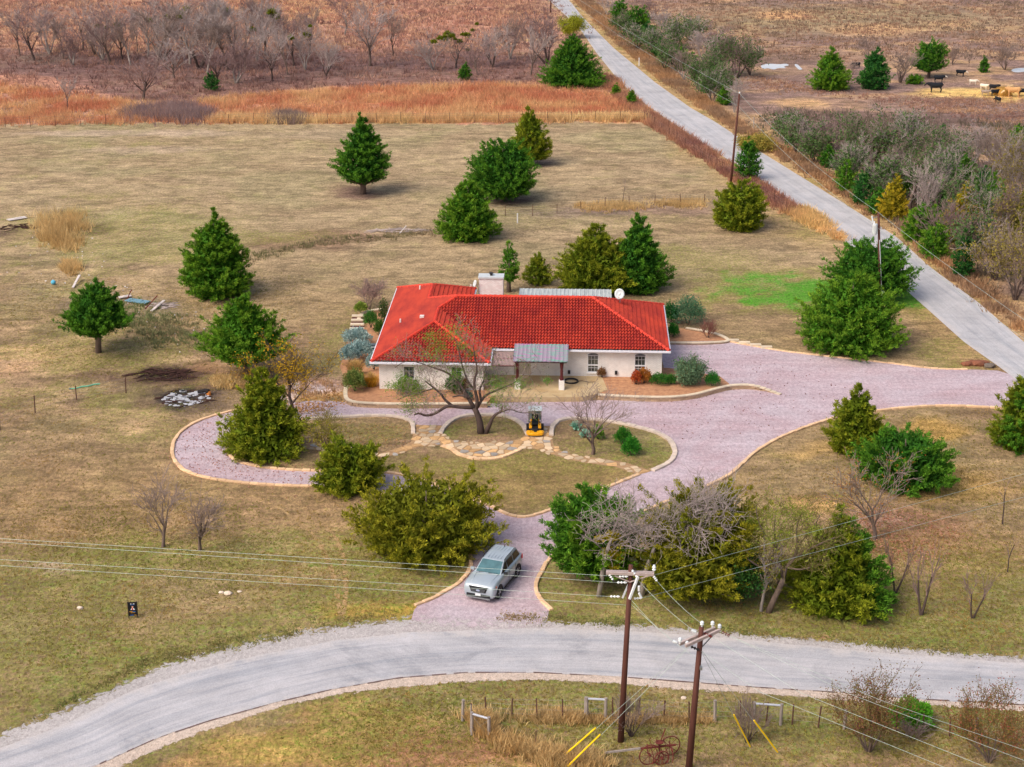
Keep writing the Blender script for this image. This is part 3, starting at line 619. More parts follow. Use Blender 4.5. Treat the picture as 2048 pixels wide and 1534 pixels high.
def cedar_meshes(seed, Hc, R, z0, prof, pal, detail=1.0, spiky=1.0, clear=0.0, two=None, lean=(0, 0)):
    rng = np.random.default_rng(seed); f = PROFILES[prof]
    area = R * Hc; nl = int(np.clip(50 * math.sqrt(area) * detail ** 0.5, 40, 420)); ns = int(np.clip(27 * detail, 10, 30)); nf = 6 if detail > .6 else 5
    cand = rng.random(nl * 6); keep = cand[rng.random(nl * 6) < (0.12 + f(cand)) / 1.12][:nl]; t = keep; nl = len(t)
    az = np.arange(nl) * 2.399963 + rng.normal(0, .35, nl)
    lob = 1 + 0.08 * np.sin(az * 2 + rng.uniform(0, 6)) * np.cos(t * 5 + rng.uniform(0, 6)) + 0.08 * np.sin(az * 5 + t * 9 + rng.uniform(0, 6))
    r = R * f(t) * lob * (1 + (rng.random(nl) ** 2 * 0.2 - 0.1) * spiky)
    poke = (rng.random(nl) < .15 + .06 * (spiky > 1.25)) * rng.uniform(.04, .14 + .1 * (spiky > 1.25), nl) * spiky
    r = r * (1 + poke * .8)
    tz = z0 + t * Hc * (1 + rng.normal(0, .03, nl) * spiky) + poke * R * .55
    tip = np.stack([r * np.cos(az) + lean[0] * t, r * np.sin(az) + lean[1] * t, tz], 1)
    up = rng.uniform(0.35, 0.95, nl) * (0.5 + t)
    st = np.stack([np.zeros(nl) + lean[0] * t, np.zeros(nl) + lean[1] * t, np.maximum(tz - r * up, z0 * 0.6 + 0.05)], 1)
    ld = tip - st; ll = np.linalg.norm(ld, axis=1); ldn = _unit(ld)
    # leader
    n_lead = max(1, int(3 * spiky))
    N = nl * ns; li = np.repeat(np.arange(nl), ns)
    s = 0.28 + 0.77 * rng.random(N) ** 0.62
    rad = (0.085 * R + 0.09) * (1.05 - 0.86 * np.clip(s, 0, 1)) * (1 - .6 * (poke[li] > 0)) * (1 - .55 * sstep(.72, .95, t[li]))
    P = st[li] + ld[li] * s[:, None] + rng.normal(size=(N, 3)) * rad[:, None] * 0.55
    D = _unit(ldn[li] * 0.75 + rng.normal(size=(N, 3)) * 0.42 + np.array([0, 0, 0.45]) * (0.6 + 0.6 * t[li])[:, None])
    tone = np.clip(0.5 + 0.45 * np.sin(az * 3 + t * 11 + seed) + rng.normal(0, .22, nl), 0, 1)
    A, B, T = [np.array(c) for c in PAL[pal]]
    colL = A * (1 - tone[:, None]) + B * tone[:, None]
    if two is not None:                       # a second foliage colour on one side of the crown
        w = sstep(-0.15, 0.35, np.cos(az - two[1]) - 0.5 * (t - 0.3))[:, None]; A2, B2, T2 = [np.array(c) for c in PAL[two[0]]]
        colL = colL * (1 - w) + (A2 * (1 - tone[:, None]) + B2 * tone[:, None]) * w; Tt = T * (1 - w) + T2 * w
    else: Tt = np.repeat(T[None], nl, 0)
    tipw = sstep(0.72, 1.05, s + rng.normal(0, .12, N))[:, None] * 0.75
    colS = (colL[li] * (1 - tipw) + Tt[li] * tipw) * rng.uniform(0.72, 1.25, (N, 1))
    # leaves of every spray
    M = N * nf; si = np.repeat(np.arange(N), nf)
    sc = np.clip(0.04 * R + 0.09, 0.11, 0.19) / detail ** 0.2
    P2 = P[si] + rng.normal(size=(M, 3)) * sc * 0.33 + D[si] * (rng.random(M) * sc * 0.9)[:, None]
    D2 = _unit(D[si] + rng.normal(size=(M, 3)) * 0.42)
    L = sc * rng.uniform(0.75, 1.5, M); W = L * rng.uniform(0.26, 0.46, M)
    V, Fc = leaf_tris(P2, D2, L, W, rng)
    C = np.repeat(colS[si] * rng.uniform(0.8, 1.2, (M, 1)), 3, 0)
    # heart of the crown: coarse inner sprays so that no sky shows through the middle
    K = int(nl * ns * 0.6); kt = rng.random(K) ** 1.2 * 0.85; ka = rng.uniform(0, 6.283, K); kr = R * f(kt) * 0.8 * np.sqrt(rng.random(K))
    PK = np.stack([kr * np.cos(ka) + lean[0] * kt, kr * np.sin(ka) + lean[1] * kt, z0 + kt * Hc * 0.96], 1)
    V2, F2 = leaf_tris(PK, _unit(rng.normal(size=(K, 3)) + np.array([0, 0, .4])), np.full(K, sc * 2.3), np.full(K, sc * 1.3), rng)
    CK = np.repeat((A * 0.5 + B * 0.5)[None] * rng.uniform(0.7, 1.1, (K, 1)), 3, 0)
    keepz = P2[:, 2] > 0.03
    crown = np_mesh('crown', np.concatenate([V, V2]), [np.concatenate([Fc[keepz], F2 + len(V)])], np.concatenate([C, CK]))
    mb = MB(); H = z0 + Hc; tr = 0.05 + 0.028 * H
    mb.tube([(0, 0, -.15), (0.02 * H * rng.normal(), .02 * H * rng.normal(), H * .3), (lean[0] * .6, lean[1] * .6, H * .6), (lean[0] * .85, lean[1] * .85, H * .88)], [tr * 1.25, tr, tr * .6, tr * .15], 7)
    low = np.argsort(t)[:max(8, nl // 8)]
    for i in low: mb.tube([st[i], st[i] + ld[i] * .5 + (0, 0, -.02), st[i] + ld[i] * .85], [tr * .35, tr * .22, tr * .08], 4)
    return crown, mb.mesh('trunk', True)

def wood_mesh(segs, name):
    """segs: list of (p0,p1,r0,r1); three- or five-sided sticks, vectorised"""
    out = []
    for lo, hi, n in ((0.0, 0.03, 3), (0.03, 9, 6)):
        q = [s for s in segs if lo <= s[2] < hi]
        if q: out.append((q, n))
    Vs, Fs, off = [], {3: [], 4: []}, 0
    for q, n in out:
        a = np.array([s[0] for s in q]); b = np.array([s[1] for s in q]); r0 = np.array([s[2] for s in q]); r1 = np.array([s[3] for s in q])
        d = _unit(b - a); ref = np.where(np.abs(d[:, 2:3]) < 0.9, np.array([[0, 0, 1.0]]), np.array([[1.0, 0, 0]]))
        u = _unit(np.cross(d, ref)); w = np.cross(d, u); k = np.arange(n) * 2 * math.pi / n
        ring = u[:, None] * np.cos(k)[None, :, None] + w[:, None] * np.sin(k)[None, :, None]
        V = np.concatenate([a[:, None] + ring * r0[:, None, None], b[:, None] + ring * r1[:, None, None]], 1)
        m = len(q); base = (np.arange(m) * 2 * n)[:, None] + off; kk = np.arange(n)
        F = np.stack([base + kk, base + (kk + 1) % n, base + n + (kk + 1) % n, base + n + kk], 2).reshape(-1, 4)
        Vs.append(V.reshape(-1, 3)); Fs[4].append(F); off += m * 2 * n
    return np_mesh(name, np.concatenate(Vs), [np.concatenate(Fs[4])], None, True)
def grow(rng, H, spec):
    """returns thick segments, twig segments, twig ends. spec: trunk, spread, up, wob, kids, ratio, r"""
    thick, thin, ends = [], [], []
    kids, ratio, rmin = spec['kids'], spec['ratio'], spec.get('rmin', 0.012)
    def go(p, d, L, r, lev):
        nseg = 4 if lev < 2 else 3; pts = [p]; rr = r
        for k in range(nseg):
            d = d + np.array([rng.gauss(0, 1), rng.gauss(0, 1), rng.gauss(0, 1)]) * spec['wob'] + np.array([0, 0, spec['up'][min(lev, len(spec['up']) - 1)]])
            d = d / np.linalg.norm(d); q = p + d * (L / nseg); r2 = max(rmin, rr * (0.86 if lev == 0 else 0.74))
            (thick if lev <= spec.get('thick', 1) else thin).append((p, q, rr, r2)); p, rr = q, r2; pts.append((p, d, rr))
        if lev >= len(kids): ends.append((p, d)); return
        for c in range(kids[lev]):
            j = rng.randint(2 if lev == 0 else 1, nseg) if c else nseg
            bp, bd, br = pts[j]
            ax = np.cross(bd, np.array([rng.gauss(0, 1), rng.gauss(0, 1), rng.gauss(0, 1)])); ax /= np.linalg.norm(ax) + 1e-9
            an = rng.uniform(*spec['spread'])
            nd = bd * math.cos(an) + ax * math.sin(an)
            go(bp, nd, L * ratio[lev] * rng.uniform(0.75, 1.15), max(rmin, br * 0.72), lev + 1)
    for i in range(spec.get('stems', 1)):
        a = 2 * math.pi * i / max(1, spec.get('stems', 1)) + rng.uniform(-.4, .4); o = spec.get('splay', 0.0)
        d0 = np.array([math.cos(a) * o + spec.get('lean', (0, 0))[0], math.sin(a) * o + spec.get('lean', (0, 0))[1], 1.0]); d0 /= np.linalg.norm(d0)
        go(np.array([math.cos(a) * .08 * o, math.sin(a) * .08 * o, -0.1]), d0, H * spec['trunk'] * rng.uniform(.9, 1.1), H * spec['r'], 0)
    top = max([s[1][2] for s in thick + thin]); wid = float(np.percentile([math.hypot(s[1][0], s[1][1]) for s in thick + thin], spec.get('pct', 80)))
    return thick, thin, ends, top, wid
BARE = {
    'vase':  dict(trunk=.32, spread=(.35, .75), up=(.06, .10, .06, .04), wob=.10, kids=[6, 5, 5, 3], ratio=[1.15, .62, .6, .6], r=.026, stems=1, thick=1),
    'oak':   dict(trunk=.34, spread=(.45, 1.0), up=(.04, .05, .03, .02), wob=.15, kids=[5, 5, 5, 4], ratio=[.95, .66, .62, .6], r=.03, stems=1, thick=1),
    'tall':  dict(trunk=.46, spread=(.24, .58), up=(.06, .14, .1, .07), wob=.08, kids=[7, 5, 4, 3], ratio=[.8, .6, .6, .6], r=.022, stems=1, thick=1),
    'multi': dict(trunk=.36, spread=(.28, .65), up=(.06, .12, .08, .05), wob=.10, kids=[4, 4, 4, 3], ratio=[.95, .66, .6, .55], r=.018, stems=4, splay=.35, thick=0),
    'shrub': dict(trunk=.40, spread=(.2, .6), up=(.05, .1, .06), wob=.10, kids=[4, 4, 4], ratio=[.85, .65, .6], r=.012, stems=9, splay=.5, thick=0, rmin=.009),
    'vee':   dict(trunk=.62, spread=(.2, .5), up=(.04, .1, .06), wob=.06, kids=[5, 4, 3], ratio=[.5, .6, .6], r=.018, stems=2, splay=.28, thick=0, rmin=.009),
    'whip':  dict(trunk=.75, spread=(.3, .7), up=(.04, .1, .05), wob=.08, kids=[5, 3], ratio=[.35, .5], r=.016, stems=1, thick=0, rmin=.009),
    'mesq':  dict(trunk=.30, spread=(.5, 1.05), up=(.02, .01, .0, .03), wob=.2, kids=[4, 4, 4, 3], ratio=[1.1, .72, .62, .6], r=.034, stems=2, splay=.5, thick=1),
}
def fit_wood(seed, kind, H, width=None, lean=(0, 0), fat=None):
    rng = random.Random(seed); sp = dict(BARE[kind]); sp['lean'] = lean
    if fat: sp['rmin'] = fat; sp['r'] *= 1.1; sp['pct'] = 90; sp['kids'] = sp['kids'][:-1] + [sp['kids'][-1] + 1]
    thick, thin, ends, top, wid = grow(rng, H, sp)
    kz = H / top; kx = kz if width is None else (width / 2) / wid
    S = np.array([kx, kx, kz]); fx = lambda L: [(a * S, b * S, r0, r1) for a, b, r0, r1 in L]
    return fx(thick), fx(thin), [(p * S, d) for p, d in ends]
def leaves_on(ends, seed, per, size, cA, cB, spread=0.12, frac=1.0):
    rng = np.random.default_rng(seed); E = np.array([e[0] for e in ends]); D = np.array([e[1] for e in ends])
    k = rng.random(len(E)) < frac; E, D = E[k], D[k]
    i = np.repeat(np.arange(len(E)), per); M = len(i)
    P = E[i] + rng.normal(size=(M, 3)) * spread - D[i] * (rng.random(M) * spread * 3)[:, None]
    V, Fc = leaf_quads(P, _unit(rng.normal(size=(M, 3)) + np.array([0, 0, -.3])), size * rng.uniform(.7, 1.3, M), size * rng.uniform(.35, .6, M), rng)
    w = rng.random((M, 1)); C = (np.array(cA) * (1 - w) + np.array(cB) * w) * rng.uniform(.75, 1.2, (M, 1))
    return np_mesh('leaves', V, [Fc], np.repeat(C, 4, 0))
def blob_mesh(seed, rx, ry, rz, n, size, cA, cB, up=0.3, lump=0.2, flat=0.0):
    """dense leafy mass, leaves in clumps over an uneven half-buried ellipsoid"""
    rng = np.random.default_rng(seed)
    d = _unit(rng.normal(size=(n, 3))); d[:, 2] = np.abs(d[:, 2]) * (1 - flat) - .25 * (rng.random(n) < .25)
    a = np.arctan2(d[:, 1], d[:, 0]); l = 1 + lump * (np.sin(a * 3 + seed) * np.cos(d[:, 2] * 5 + seed) + .5 * np.sin(a * 7 + d[:, 2] * 9))
    k = (rng.random(n) ** 0.35) * l
    P = d * k[:, None] * np.array([rx, ry, rz * .75]) + np.array([0, 0, rz * .30]); P[:, 2] = np.maximum(P[:, 2], .02)
    D = _unit(d * .8 + rng.normal(size=(n, 3)) * .55 + np.array([0, 0, up]))
    V, Fc = leaf_quads(P, D, size * rng.uniform(.7, 1.4, n), size * rng.uniform(.35, .65, n), rng)
    t = np.clip(.5 + .5 * np.sin(a * 4 + d[:, 2] * 6 + seed) + rng.normal(0, .2, n), 0, 1)[:, None]
    C = (np.array(cA) * (1 - t) + np.array(cB) * t) * rng.uniform(.75, 1.25, (n, 1))
    return np_mesh('foliage', V, [Fc], np.repeat(C, 4, 0))
def blades_mesh(seed, P, H, cols, k=6, spread=.18, lean=.35, width=.03, name='grass', colj=.25, simple=False):
    """tufts of thin bent blades at the points P (N,2 or N,3), heights H (N)"""
    rng = np.random.default_rng(seed); N = len(P); P = np.concatenate([P[:, :2], P[:, 2:3] if P.shape[1] > 2 else np.zeros((N, 1))], 1)
    i = np.repeat(np.arange(N), k); M = len(i)
    az = rng.uniform(0, 6.283, M); ln = rng.random(M) * lean
    base = P[i] + np.stack([np.cos(az), np.sin(az), np.zeros(M)], 1) * (rng.random(M) * spread)[:, None]
    h = H[i] * rng.uniform(.6, 1.1, M)
    dirn = np.stack([np.cos(az) * ln, np.sin(az) * ln, np.ones(M)], 1)
    mid = base + dirn * (h * .55)[:, None]; tip = mid + np.stack([np.cos(az) * (ln + .35), np.sin(az) * (ln + .35), np.full(M, .8)], 1) * (h * .45)[:, None]
    sw = rng.uniform(0, 6.283, M); S = np.stack([np.cos(sw), np.sin(sw), np.zeros(M)], 1) * (width * (0.7 + 0.6 * rng.random(M)))[:, None]
    if simple:                               # far stands: one long triangle a blade
        tip = base + (tip - base) * 1.0; V = np.stack([base - S * 1.5, base + S * 1.5, tip], 1).reshape(-1, 3)
        return np_mesh(name, V, [np.arange(3 * M).reshape(M, 3)], np.repeat(cols[i] * rng.uniform(1 - colj, 1 + colj, (M, 1)), 3, 0))
    V = np.stack([base - S, base + S, mid + S * .8, mid - S * .8, tip], 1).reshape(-1, 3); o = np.arange(M) * 5
    C = cols[i] * rng.uniform(1 - colj, 1 + colj, (M, 1))
    return np_mesh(name, V, [np.stack([o, o + 1, o + 2, o + 3], 1), np.stack([o + 3, o + 2, o + 4], 1)], np.repeat(C, 5, 0))
vmat('needles', 0.8, 0.25, 3.0, 0.2, 0.14, gain=1.22); vmat('leaf', 0.75, 0.2, 5.0, 0.25, 0.15); vmat('blades', 0.9, 0.2, 1.0, 0.1, 0.42)
pmat('bark', lin(112,96,88), 0.35, 6, 0.95, 0.4, stretch=(1, 1, .25)); pmat('bark_grey', lin(156,146,140), 0.35, 5, 0.95, 0.4, stretch=(1, 1, .25))
pmat('bark_dark', lin(84,70,66), 0.35, 6, 0.95, 0.4, stretch=(1, 1, .25)); pmat('twig', lin(148,130,122), 0.25, 3, 0.95); pmat('twig_grey', lin(172,158,154), 0.25, 3, 0.95)
pmat('twig_purple', lin(144,120,118), 0.25, 3, 0.95); pmat('twig_olive', lin(118,106,66), 0.25, 3, 0.95); pmat('twig_red', lin(134,88,78), 0.25, 3, 0.95)
# ================================================================== CEDARS
CEDAR_GROUP = 'evergreen cedars on the property'
def cedar(label, bx, by, ty, xl, xr, prof, pal, clear=None, seed=1, detail=None, name='cedar_tree', group=CEDAR_GROUP, spiky=1.0, two=None):
    p = G(bx, by); s = px_per_m(p); R = (xr - xl) / 2 / s
    if clear is None:
        p = p + np.array([0, R * 0.72, 0]); p[0] = G(bx, by)[0] * p[1] / G(bx, by)[1]
        s = px_per_m(p); R = (xr - xl) / 2 / s
    H = max(0.6, atY(bx, ty, p[1])[2]); z0 = 0.06 if clear is None else max(0.2, atY(bx, clear, p[1])[2])
    cx = ((xl + xr) / 2 - bx) / s
    if detail is None: detail = float(np.clip((xr - xl) / 120.0, 0.22, 1.25))
    crown, trunk = cedar_meshes(seed, (H - z0), R * 0.97, z0, prof, pal, detail, spiky, two=two, lean=(cx * 1.2, 0))
    t = thing(name, label, 'tree', p, 0, group)
    link('trunk', trunk, t, MATS['bark']); link('crown', crown, t, MATS['needles'])
    return t
for i, a in enumerate([
    ('cone-shaped dark green cedar with bare trunk, alone on the back lawn', 727, 388, 236, 668, 788, 'spread', 'green', 360, {}),
    ('rounded green cedar with forked trunk in the middle of the back lawn', 1005, 402, 278, 935, 1076, 'round', 'green', 388, {}),
    ('narrow olive cedar standing just behind the rounded green cedar', 1062, 330, 213, 1018, 1101, 'cone', 'olive', 316, {}),
    ('neat egg-shaped green cedar with skirt to the ground, behind the chimney', 937, 488, 363, 876, 998, 'dome', 'mid', None, dict(spiky=.6)),
    ('squat round olive cedar on the back lawn beside the far road', 1478, 467, 360, 1423, 1534, 'round', 'olive', None, dict(spiky=.7)),
    ('small ragged green cedar next to the tall pole by the far road', 1496, 364, 272, 1467, 1522, 'slim', 'green', None, {}),
    ('tall dark cedar with pointed crown and full skirt on the left lawn', 437, 606, 425, 360, 513, 'cone', 'mid', None, {}),
    ('wide-winged green cedar on a thin bare trunk at the left edge lawn', 197, 705, 560, 133, 272, 'spread', 'green', 660, dict(spiky=1.3)),
    ('ragged olive cedar with dark trunk behind the ash heap', 494, 752, 590, 405, 580, 'spread', 'mid', 716, dict(spiky=1.6)),
    ('bronze-green cedar inside the left drive loop', 534, 928, 743, 448, 620, 'lowcone', 'olive', None, dict(spiky=1.7)),
    ('low wide olive cedar standing on the drive loop kerb', 703, 996, 884, 634, 770, 'bush', 'olive', None, dict(spiky=1.4)),
    ('largest bronze bushy cedar spreading beside the silver car', 852, 1140, 966, 706, 1004, 'bush', 'bronze', None, dict(spiky=1.5)),
    ('bright green feathery cedar right of the drive mouth', 1187, 1160, 982, 1092, 1278, 'bush', 'mid', 1128, dict(spiky=1.3, two=('green', 2.6))),
    ('big bronze cedar behind the grey dead tree', 1392, 1192, 982, 1278, 1532, 'bush', 'bronze', 1165, dict(spiky=1.3)),
    ('two-toned cedar, olive below and green at its top, near the road', 1674, 1245, 1028, 1560, 1786, 'lowcone', 'olive', None, dict(spiky=1.2, two=('green', 0.5))),
    ('pointed olive cedar on the lawn right of the drive', 1706, 918, 772, 1652, 1766, 'cone', 'olive', None, dict(spiky=1.2)),
    ('broad green cedar just in front of the pointed olive cedar', 1806, 992, 866, 1705, 1899, 'bush', 'green', None, {}),
    ('olive cedar cut off by the right edge beside the drive', 2040, 912, 742, 1985, 2100, 'dome', 'olive', None, dict(two=('green', -1.4))),
    ('largest dome-shaped green cedar right of the house', 1695, 718, 548, 1589, 1804, 'dome', 'mid', None, dict(spiky=.7)),
    ('dark green spreading cedar behind the transformer pole', 1740, 596, 486, 1656, 1826, 'bush', 'green', 580, dict(spiky=1.3)),
    ('lumpy olive cedar behind the house patio roof', 1188, 600, 453, 1104, 1272, 'cone', 'olive', None, dict(spiky=1.4)),
    ('pointed dark green cedar behind the roof dish', 1274, 594, 430, 1214, 1336, 'cone', 'green', None, dict(spiky=1.2)),
    ('small slender cedar with bare stem next to the chimney', 1018, 584, 482, 999, 1041, 'slim', 'mid', 560, {}),
    ('small yellow-green cone cedar between chimney and patio roof', 1075, 574, 508, 1045, 1107, 'cone', 'olive', None, {}),
    ('dense dark cedar clump at the bend of the far road', 1145, 178, 70, 1075, 1213, 'lowcone', 'green', None, {}),
    ('olive cedar at the left of the cattle pasture pair', 1660, 184, 96, 1616, 1701, 'cone', 'mid', None, {}),
    ('dark green cedar at the right of the cattle pasture pair', 1746, 182, 96, 1712, 1782, 'cone', 'dark', None, {}),
    ('leaning green tree behind the cattle among grey scrub', 1856, 155, 80, 1824, 1894, 'bush', 'green', 138, {}),
    ('tiny cone cedar behind the cattle herd', 1967, 146, 111, 1956, 1978, 'cone', 'green', None, {}),
    ('tiny lone cedar seedling in the muddy pasture', 1885, 275, 247, 1873, 1897, 'cone', 'dark', None, {}),
    ('small dark cedar standing on the edge of the red grass', 930, 162, 124, 918, 943, 'slim', 'green', None, {}),
    ('small dark cedar under bare trees at upper left', 424, 184, 142, 407, 439, 'slim', 'dark', None, {}),
    ('tiny cedar on the verge just below the dark clump', 1231, 192, 168, 1222, 1241, 'cone', 'mid', None, {}),
    ('tiny slim cedar on the verge beside the far road bend', 1262, 212, 180, 1253, 1272, 'slim', 'mid', None, {}),
    ('bushy green cedar at the top of the right roadside thicket', 1275, 60, 12, 1248, 1300, 'bush', 'green', None, {}),
    ('small rounded dark cedar halfway along the roadside thicket', 1380, 142, 104, 1360, 1399, 'round', 'green', None, {}),
    ('upright green cedar near the top of the roadside thicket', 1238, 38, 0, 1220, 1262, 'slim', 'green', None, {}),
    ('dark green cedar with open crown in the upper roadside thicket', 1292, 90, 44, 1272, 1318, 'slim', 'dark', None, {}),
    ('yellow-olive cedar in the right thicket below the bare trees', 1784, 442, 352, 1754, 1818, 'cone', 'yellow', None, {}),
    ('dark green low cedar at the front of the right thicket', 1846, 490, 412, 1803, 1888, 'bush', 'mid', None, {}),
    ('tall green cedar in the middle of the right thicket', 1918, 420, 312, 1878, 1960, 'cone', 'green', None, {}),
    ('yellow-bronze ragged cedar in front of the tall thicket cedar', 1915, 492, 368, 1888, 1962, 'slim', 'yellow', None, dict(spiky=1.5)),
    ('dark slim cedar in the right thicket nearest the road verge', 1725, 415, 335, 1700, 1750, 'slim', 'dark', None, {}),
    ('bronze cedar cut by the right edge in the thicket', 2042, 475, 380, 2012, 2075, 'cone', 'bronze', None, {}),
    ('yellow-green young cedar at the right edge of the muddy pasture', 2036, 300, 245, 2012, 2060, 'slim', 'mid', None, {}),
    ('small green cedar hidden at the foot of the thicket', 1655, 338, 292, 1636, 1676, 'slim', 'green', None, {}),
    ('low green cedar beside the pasture scrub near the cattle', 1828, 170, 150, 1812, 1846, 'bush', 'mid', None, {}),
    ('narrow bronze cedar deep in the right thicket', 1968, 450, 395, 1952, 1986, 'slim', 'bronze', None, {}),
    ('green bushy cedar on the road side of the thicket, above the yellow-olive one', 1690, 388, 318, 1668, 1712, 'slim', 'mid', None, {}),
    ('dark green cedar filling the thicket between yellow-olive and tall cedars', 1862, 430, 350, 1838, 1892, 'cone', 'dark', None, {}),
    ('light green cedar behind the yellow-bronze ragged one', 1985, 440, 350, 1962, 2010, 'bush', 'mid', None, {}),
    ('small green cedar at the top of the roadside thicket by the bare scrub', 1345, 92, 50, 1330, 1362, 'slim', 'green', None, {}),
    ('olive shrubby cedar beside the far road above the pole', 1448, 212, 168, 1432, 1466, 'slim', 'mid', None, {}),
    ('lowest green cedar of the right thicket, nearest the transformer pole', 1866, 522, 452, 1838, 1896, 'bush', 'mid', None, {}),
    ('dark slim cedar below the yellow-bronze one in the thicket', 1922, 560, 462, 1900, 1948, 'slim', 'dark', None, {}),
    ('green cedar on the thicket front between the small and dark slim ones', 1752, 432, 372, 1734, 1776, 'slim', 'green', None, {}),
    ('broad olive-green cedar deep in the thicket under the bare trees', 1808, 398, 330, 1780, 1836, 'bush', 'mid', None, {}),
    ('dark round cedar in the thicket right of the tall green one', 1962, 400, 335, 1938, 1990, 'round', 'dark', None, {}),
    ('green cedar in the upper right thicket below the muddy pasture', 1745, 345, 290, 1724, 1768, 'slim', 'mid', None, {}),
    ('young green cedar along the upper verge left of the scrub', 1412, 188, 146, 1398, 1428, 'slim', 'green', None, {}),
    ('bushy green cedar in the thicket strip opposite the red grass', 1362, 142, 98, 1346, 1380, 'bush', 'mid', None, {}),
    ('dark narrow cedar in the upper thicket opposite the cedar clump', 1318, 118, 78, 1304, 1334, 'slim', 'dark', None, {}),
]):
    kw = a[9]; cedar(*a[:9], seed=100 + i * 7, **kw)

# ================================================================== BARE AND LEAFY TREES
WOOD_PROTO = {}
def bare(label, bx, by, ty, width, kind='oak', bark='bark', twig='twig', seed=1, leaves=None, name='bare_tree', cat='tree', group='leafless trees and shrubs', lean=(0, 0), mistletoe=0, shared=None, xc=None):
    p = G(bx, by); s = px_per_m(p); H = max(.5, atY(bx, ty, p[1])[2]); W = width / s
    t = thing(name, label, cat, p, 0, group)
    if shared is not None:                  # far trees: one of a few grown shapes, turned and stretched
        key = (kind, shared)
        if key not in WOOD_PROTO:
            thick, thin, ends = fit_wood(900 + shared * 13 + len(kind), kind, 6.0, 5.0, fat=.014)
            WOOD_PROTO[key] = (wood_mesh(thick, 'trunk'), wood_mesh(thin, 'crown'), ends)
        a, b, ends = WOOD_PROTO[key]; rz = (seed * 2.4) % 6.283; sc = (W / 5.0, W / 5.0, H / 6.0)
        for nm, me, mt in (('trunk', a, bark), ('crown', b, twig)):
            if len(me.materials) == 0: me.materials.append(MATS[mt])
            o = link(nm, me, t, None, None, (0, 0, rz)); o.material_slots[0].link = 'OBJECT'; o.material_slots[0].material = MATS[mt]
            o.scale = sc
        R3 = np.array(Matrix.Rotation(rz, 3, 'Z')); ends = [(R3 @ (e[0] * np.array(sc)), R3 @ e[1]) for e in ends]
    else:
        thick, thin, ends = fit_wood(seed, kind, H, W, lean)
        link('trunk', wood_mesh(thick, 'trunk'), t, MATS[bark]); link('crown', wood_mesh(thin, 'crown'), t, MATS[twig])
    if leaves: link('leaves', leaves_on(ends, seed, *leaves), t, MATS['leaf'])
    if mistletoe:
        rr = random.Random(seed)
        for k in range(mistletoe):
            e = rr.choice(ends)[0]; r = max(.22, 0.035 * H * rr.uniform(.7, 1.5))
            me = blob_mesh(seed + k, r, r, r * 1.1, 260, r * 1.0, lin(92,112,26), lin(128,130,30))
            link('mistletoe', me, t, MATS['leaf'], tuple(e - np.array([0, 0, r * .3])))
    return t
ygold, yg2, ogreen = lin(196,150,24), lin(150,130,26), lin(122,128,34)
bare('bare vase-shaped tree with fine brown twigs on the small lawn bed', 1186, 908, 738, 146, 'vase', 'bark', 'twig', 5)
bare('autumn tree with sparse golden leaves at the left end of the drive', 587, 832, 664, 168, 'vase', 'bark_dark', 'bark_dark', 6, (7, .17, ygold, yg2, .22, .8), name='golden_leaf_tree')
bare('thin young tree with yellowish leaves on the island lawn', 655, 930, 828, 74, 'tall', 'bark', 'twig_olive', 7, (4, .12, yg2, ogreen, .16, .9), name='young_tree')
bare('left one of two small bare trees on the left lawn', 326, 1094, 946, 92, 'vase', 'bark', 'twig', 8)
bare('right one of two small bare trees on the left lawn', 400, 1100, 948, 100, 'vase', 'bark', 'twig', 29)
bare('bare spreading tree with rusty leaves over red leaf litter', 1750, 1079, 903, 146, 'vase', 'bark', 'twig', 10, (3, .13, lin(176,110,46), lin(160,120,56), .2, .45))
bare('bare sapling with forked stems right of the two-toned cedar', 1790, 1186, 1072, 56, 'vee', 'bark_dark', 'twig_purple', 11)
bare('bare upright sapling in the middle of three near the road', 1842, 1230, 1074, 52, 'vee', 'bark_dark', 'twig_purple', 12)
bare('bare V-shaped sapling rightmost of three near the road', 1945, 1236, 1128, 60, 'vee', 'bark_dark', 'twig_purple', 13)
bare('thin whip sapling on the far right lawn, upper of two', 2005, 1048, 954, 22, 'whip', 'bark_dark', 'twig', 14)
bare('thin whip sapling on the far right lawn, lower of two', 2015, 1144, 1062, 24, 'whip', 'bark_dark', 'twig', 15)
bare('slender small tree with dark leaves under the bronze cedar', 1475, 1206, 1085, 80, 'tall', 'bark_dark', 'twig_olive', 19, (14, .2, lin(44,92,40), lin(70,110,36), .3, 1.0), name='young_tree')
bare('thin grey-stemmed tree between the bronze cedar and the mesquite', 1522, 1222, 1060, 60, 'tall', 'bark_grey', 'twig_grey', 20, (3, .13, ogreen, yg2, .2, .5), name='young_tree')
bare('bare shrub with brown branches right behind the near pole', 1262, 1472, 1372, 74, 'shrub', 'bark_dark', 'twig', 21, name='bare_shrub', cat='shrub')
bare('bare shrub beside the yellow guy guards', 1494, 1485, 1378, 60, 'shrub', 'bark_dark', 'twig', 22, name='bare_shrub', cat='shrub')
seedA, seedB, lolive = lin(120,62,60), lin(150,80,66), lin(112,104,40)
bare('left crape myrtle bush with dark seed heads in the lower right', 1738, 1502, 1338, 142, 'shrub', 'bark', 'twig_olive', 23, (9, .11, lolive, seedA, .22, 1.0), name='crape_myrtle', cat='shrub')
bare('right crape myrtle bush with dark seed heads in the lower right corner', 1978, 1524, 1366, 140, 'shrub', 'bark', 'twig_olive', 24, (9, .11, lolive, seedB, .22, 1.0), name='crape_myrtle', cat='shrub')
bare('leafless crape myrtle with pale seed heads behind the house steps', 738, 618, 552, 54, 'multi', 'bark', 'twig', 25, (5, .09, lin(176,140,130), lin(150,120,116), .14, 1.0), name='crape_myrtle', cat='shrub')
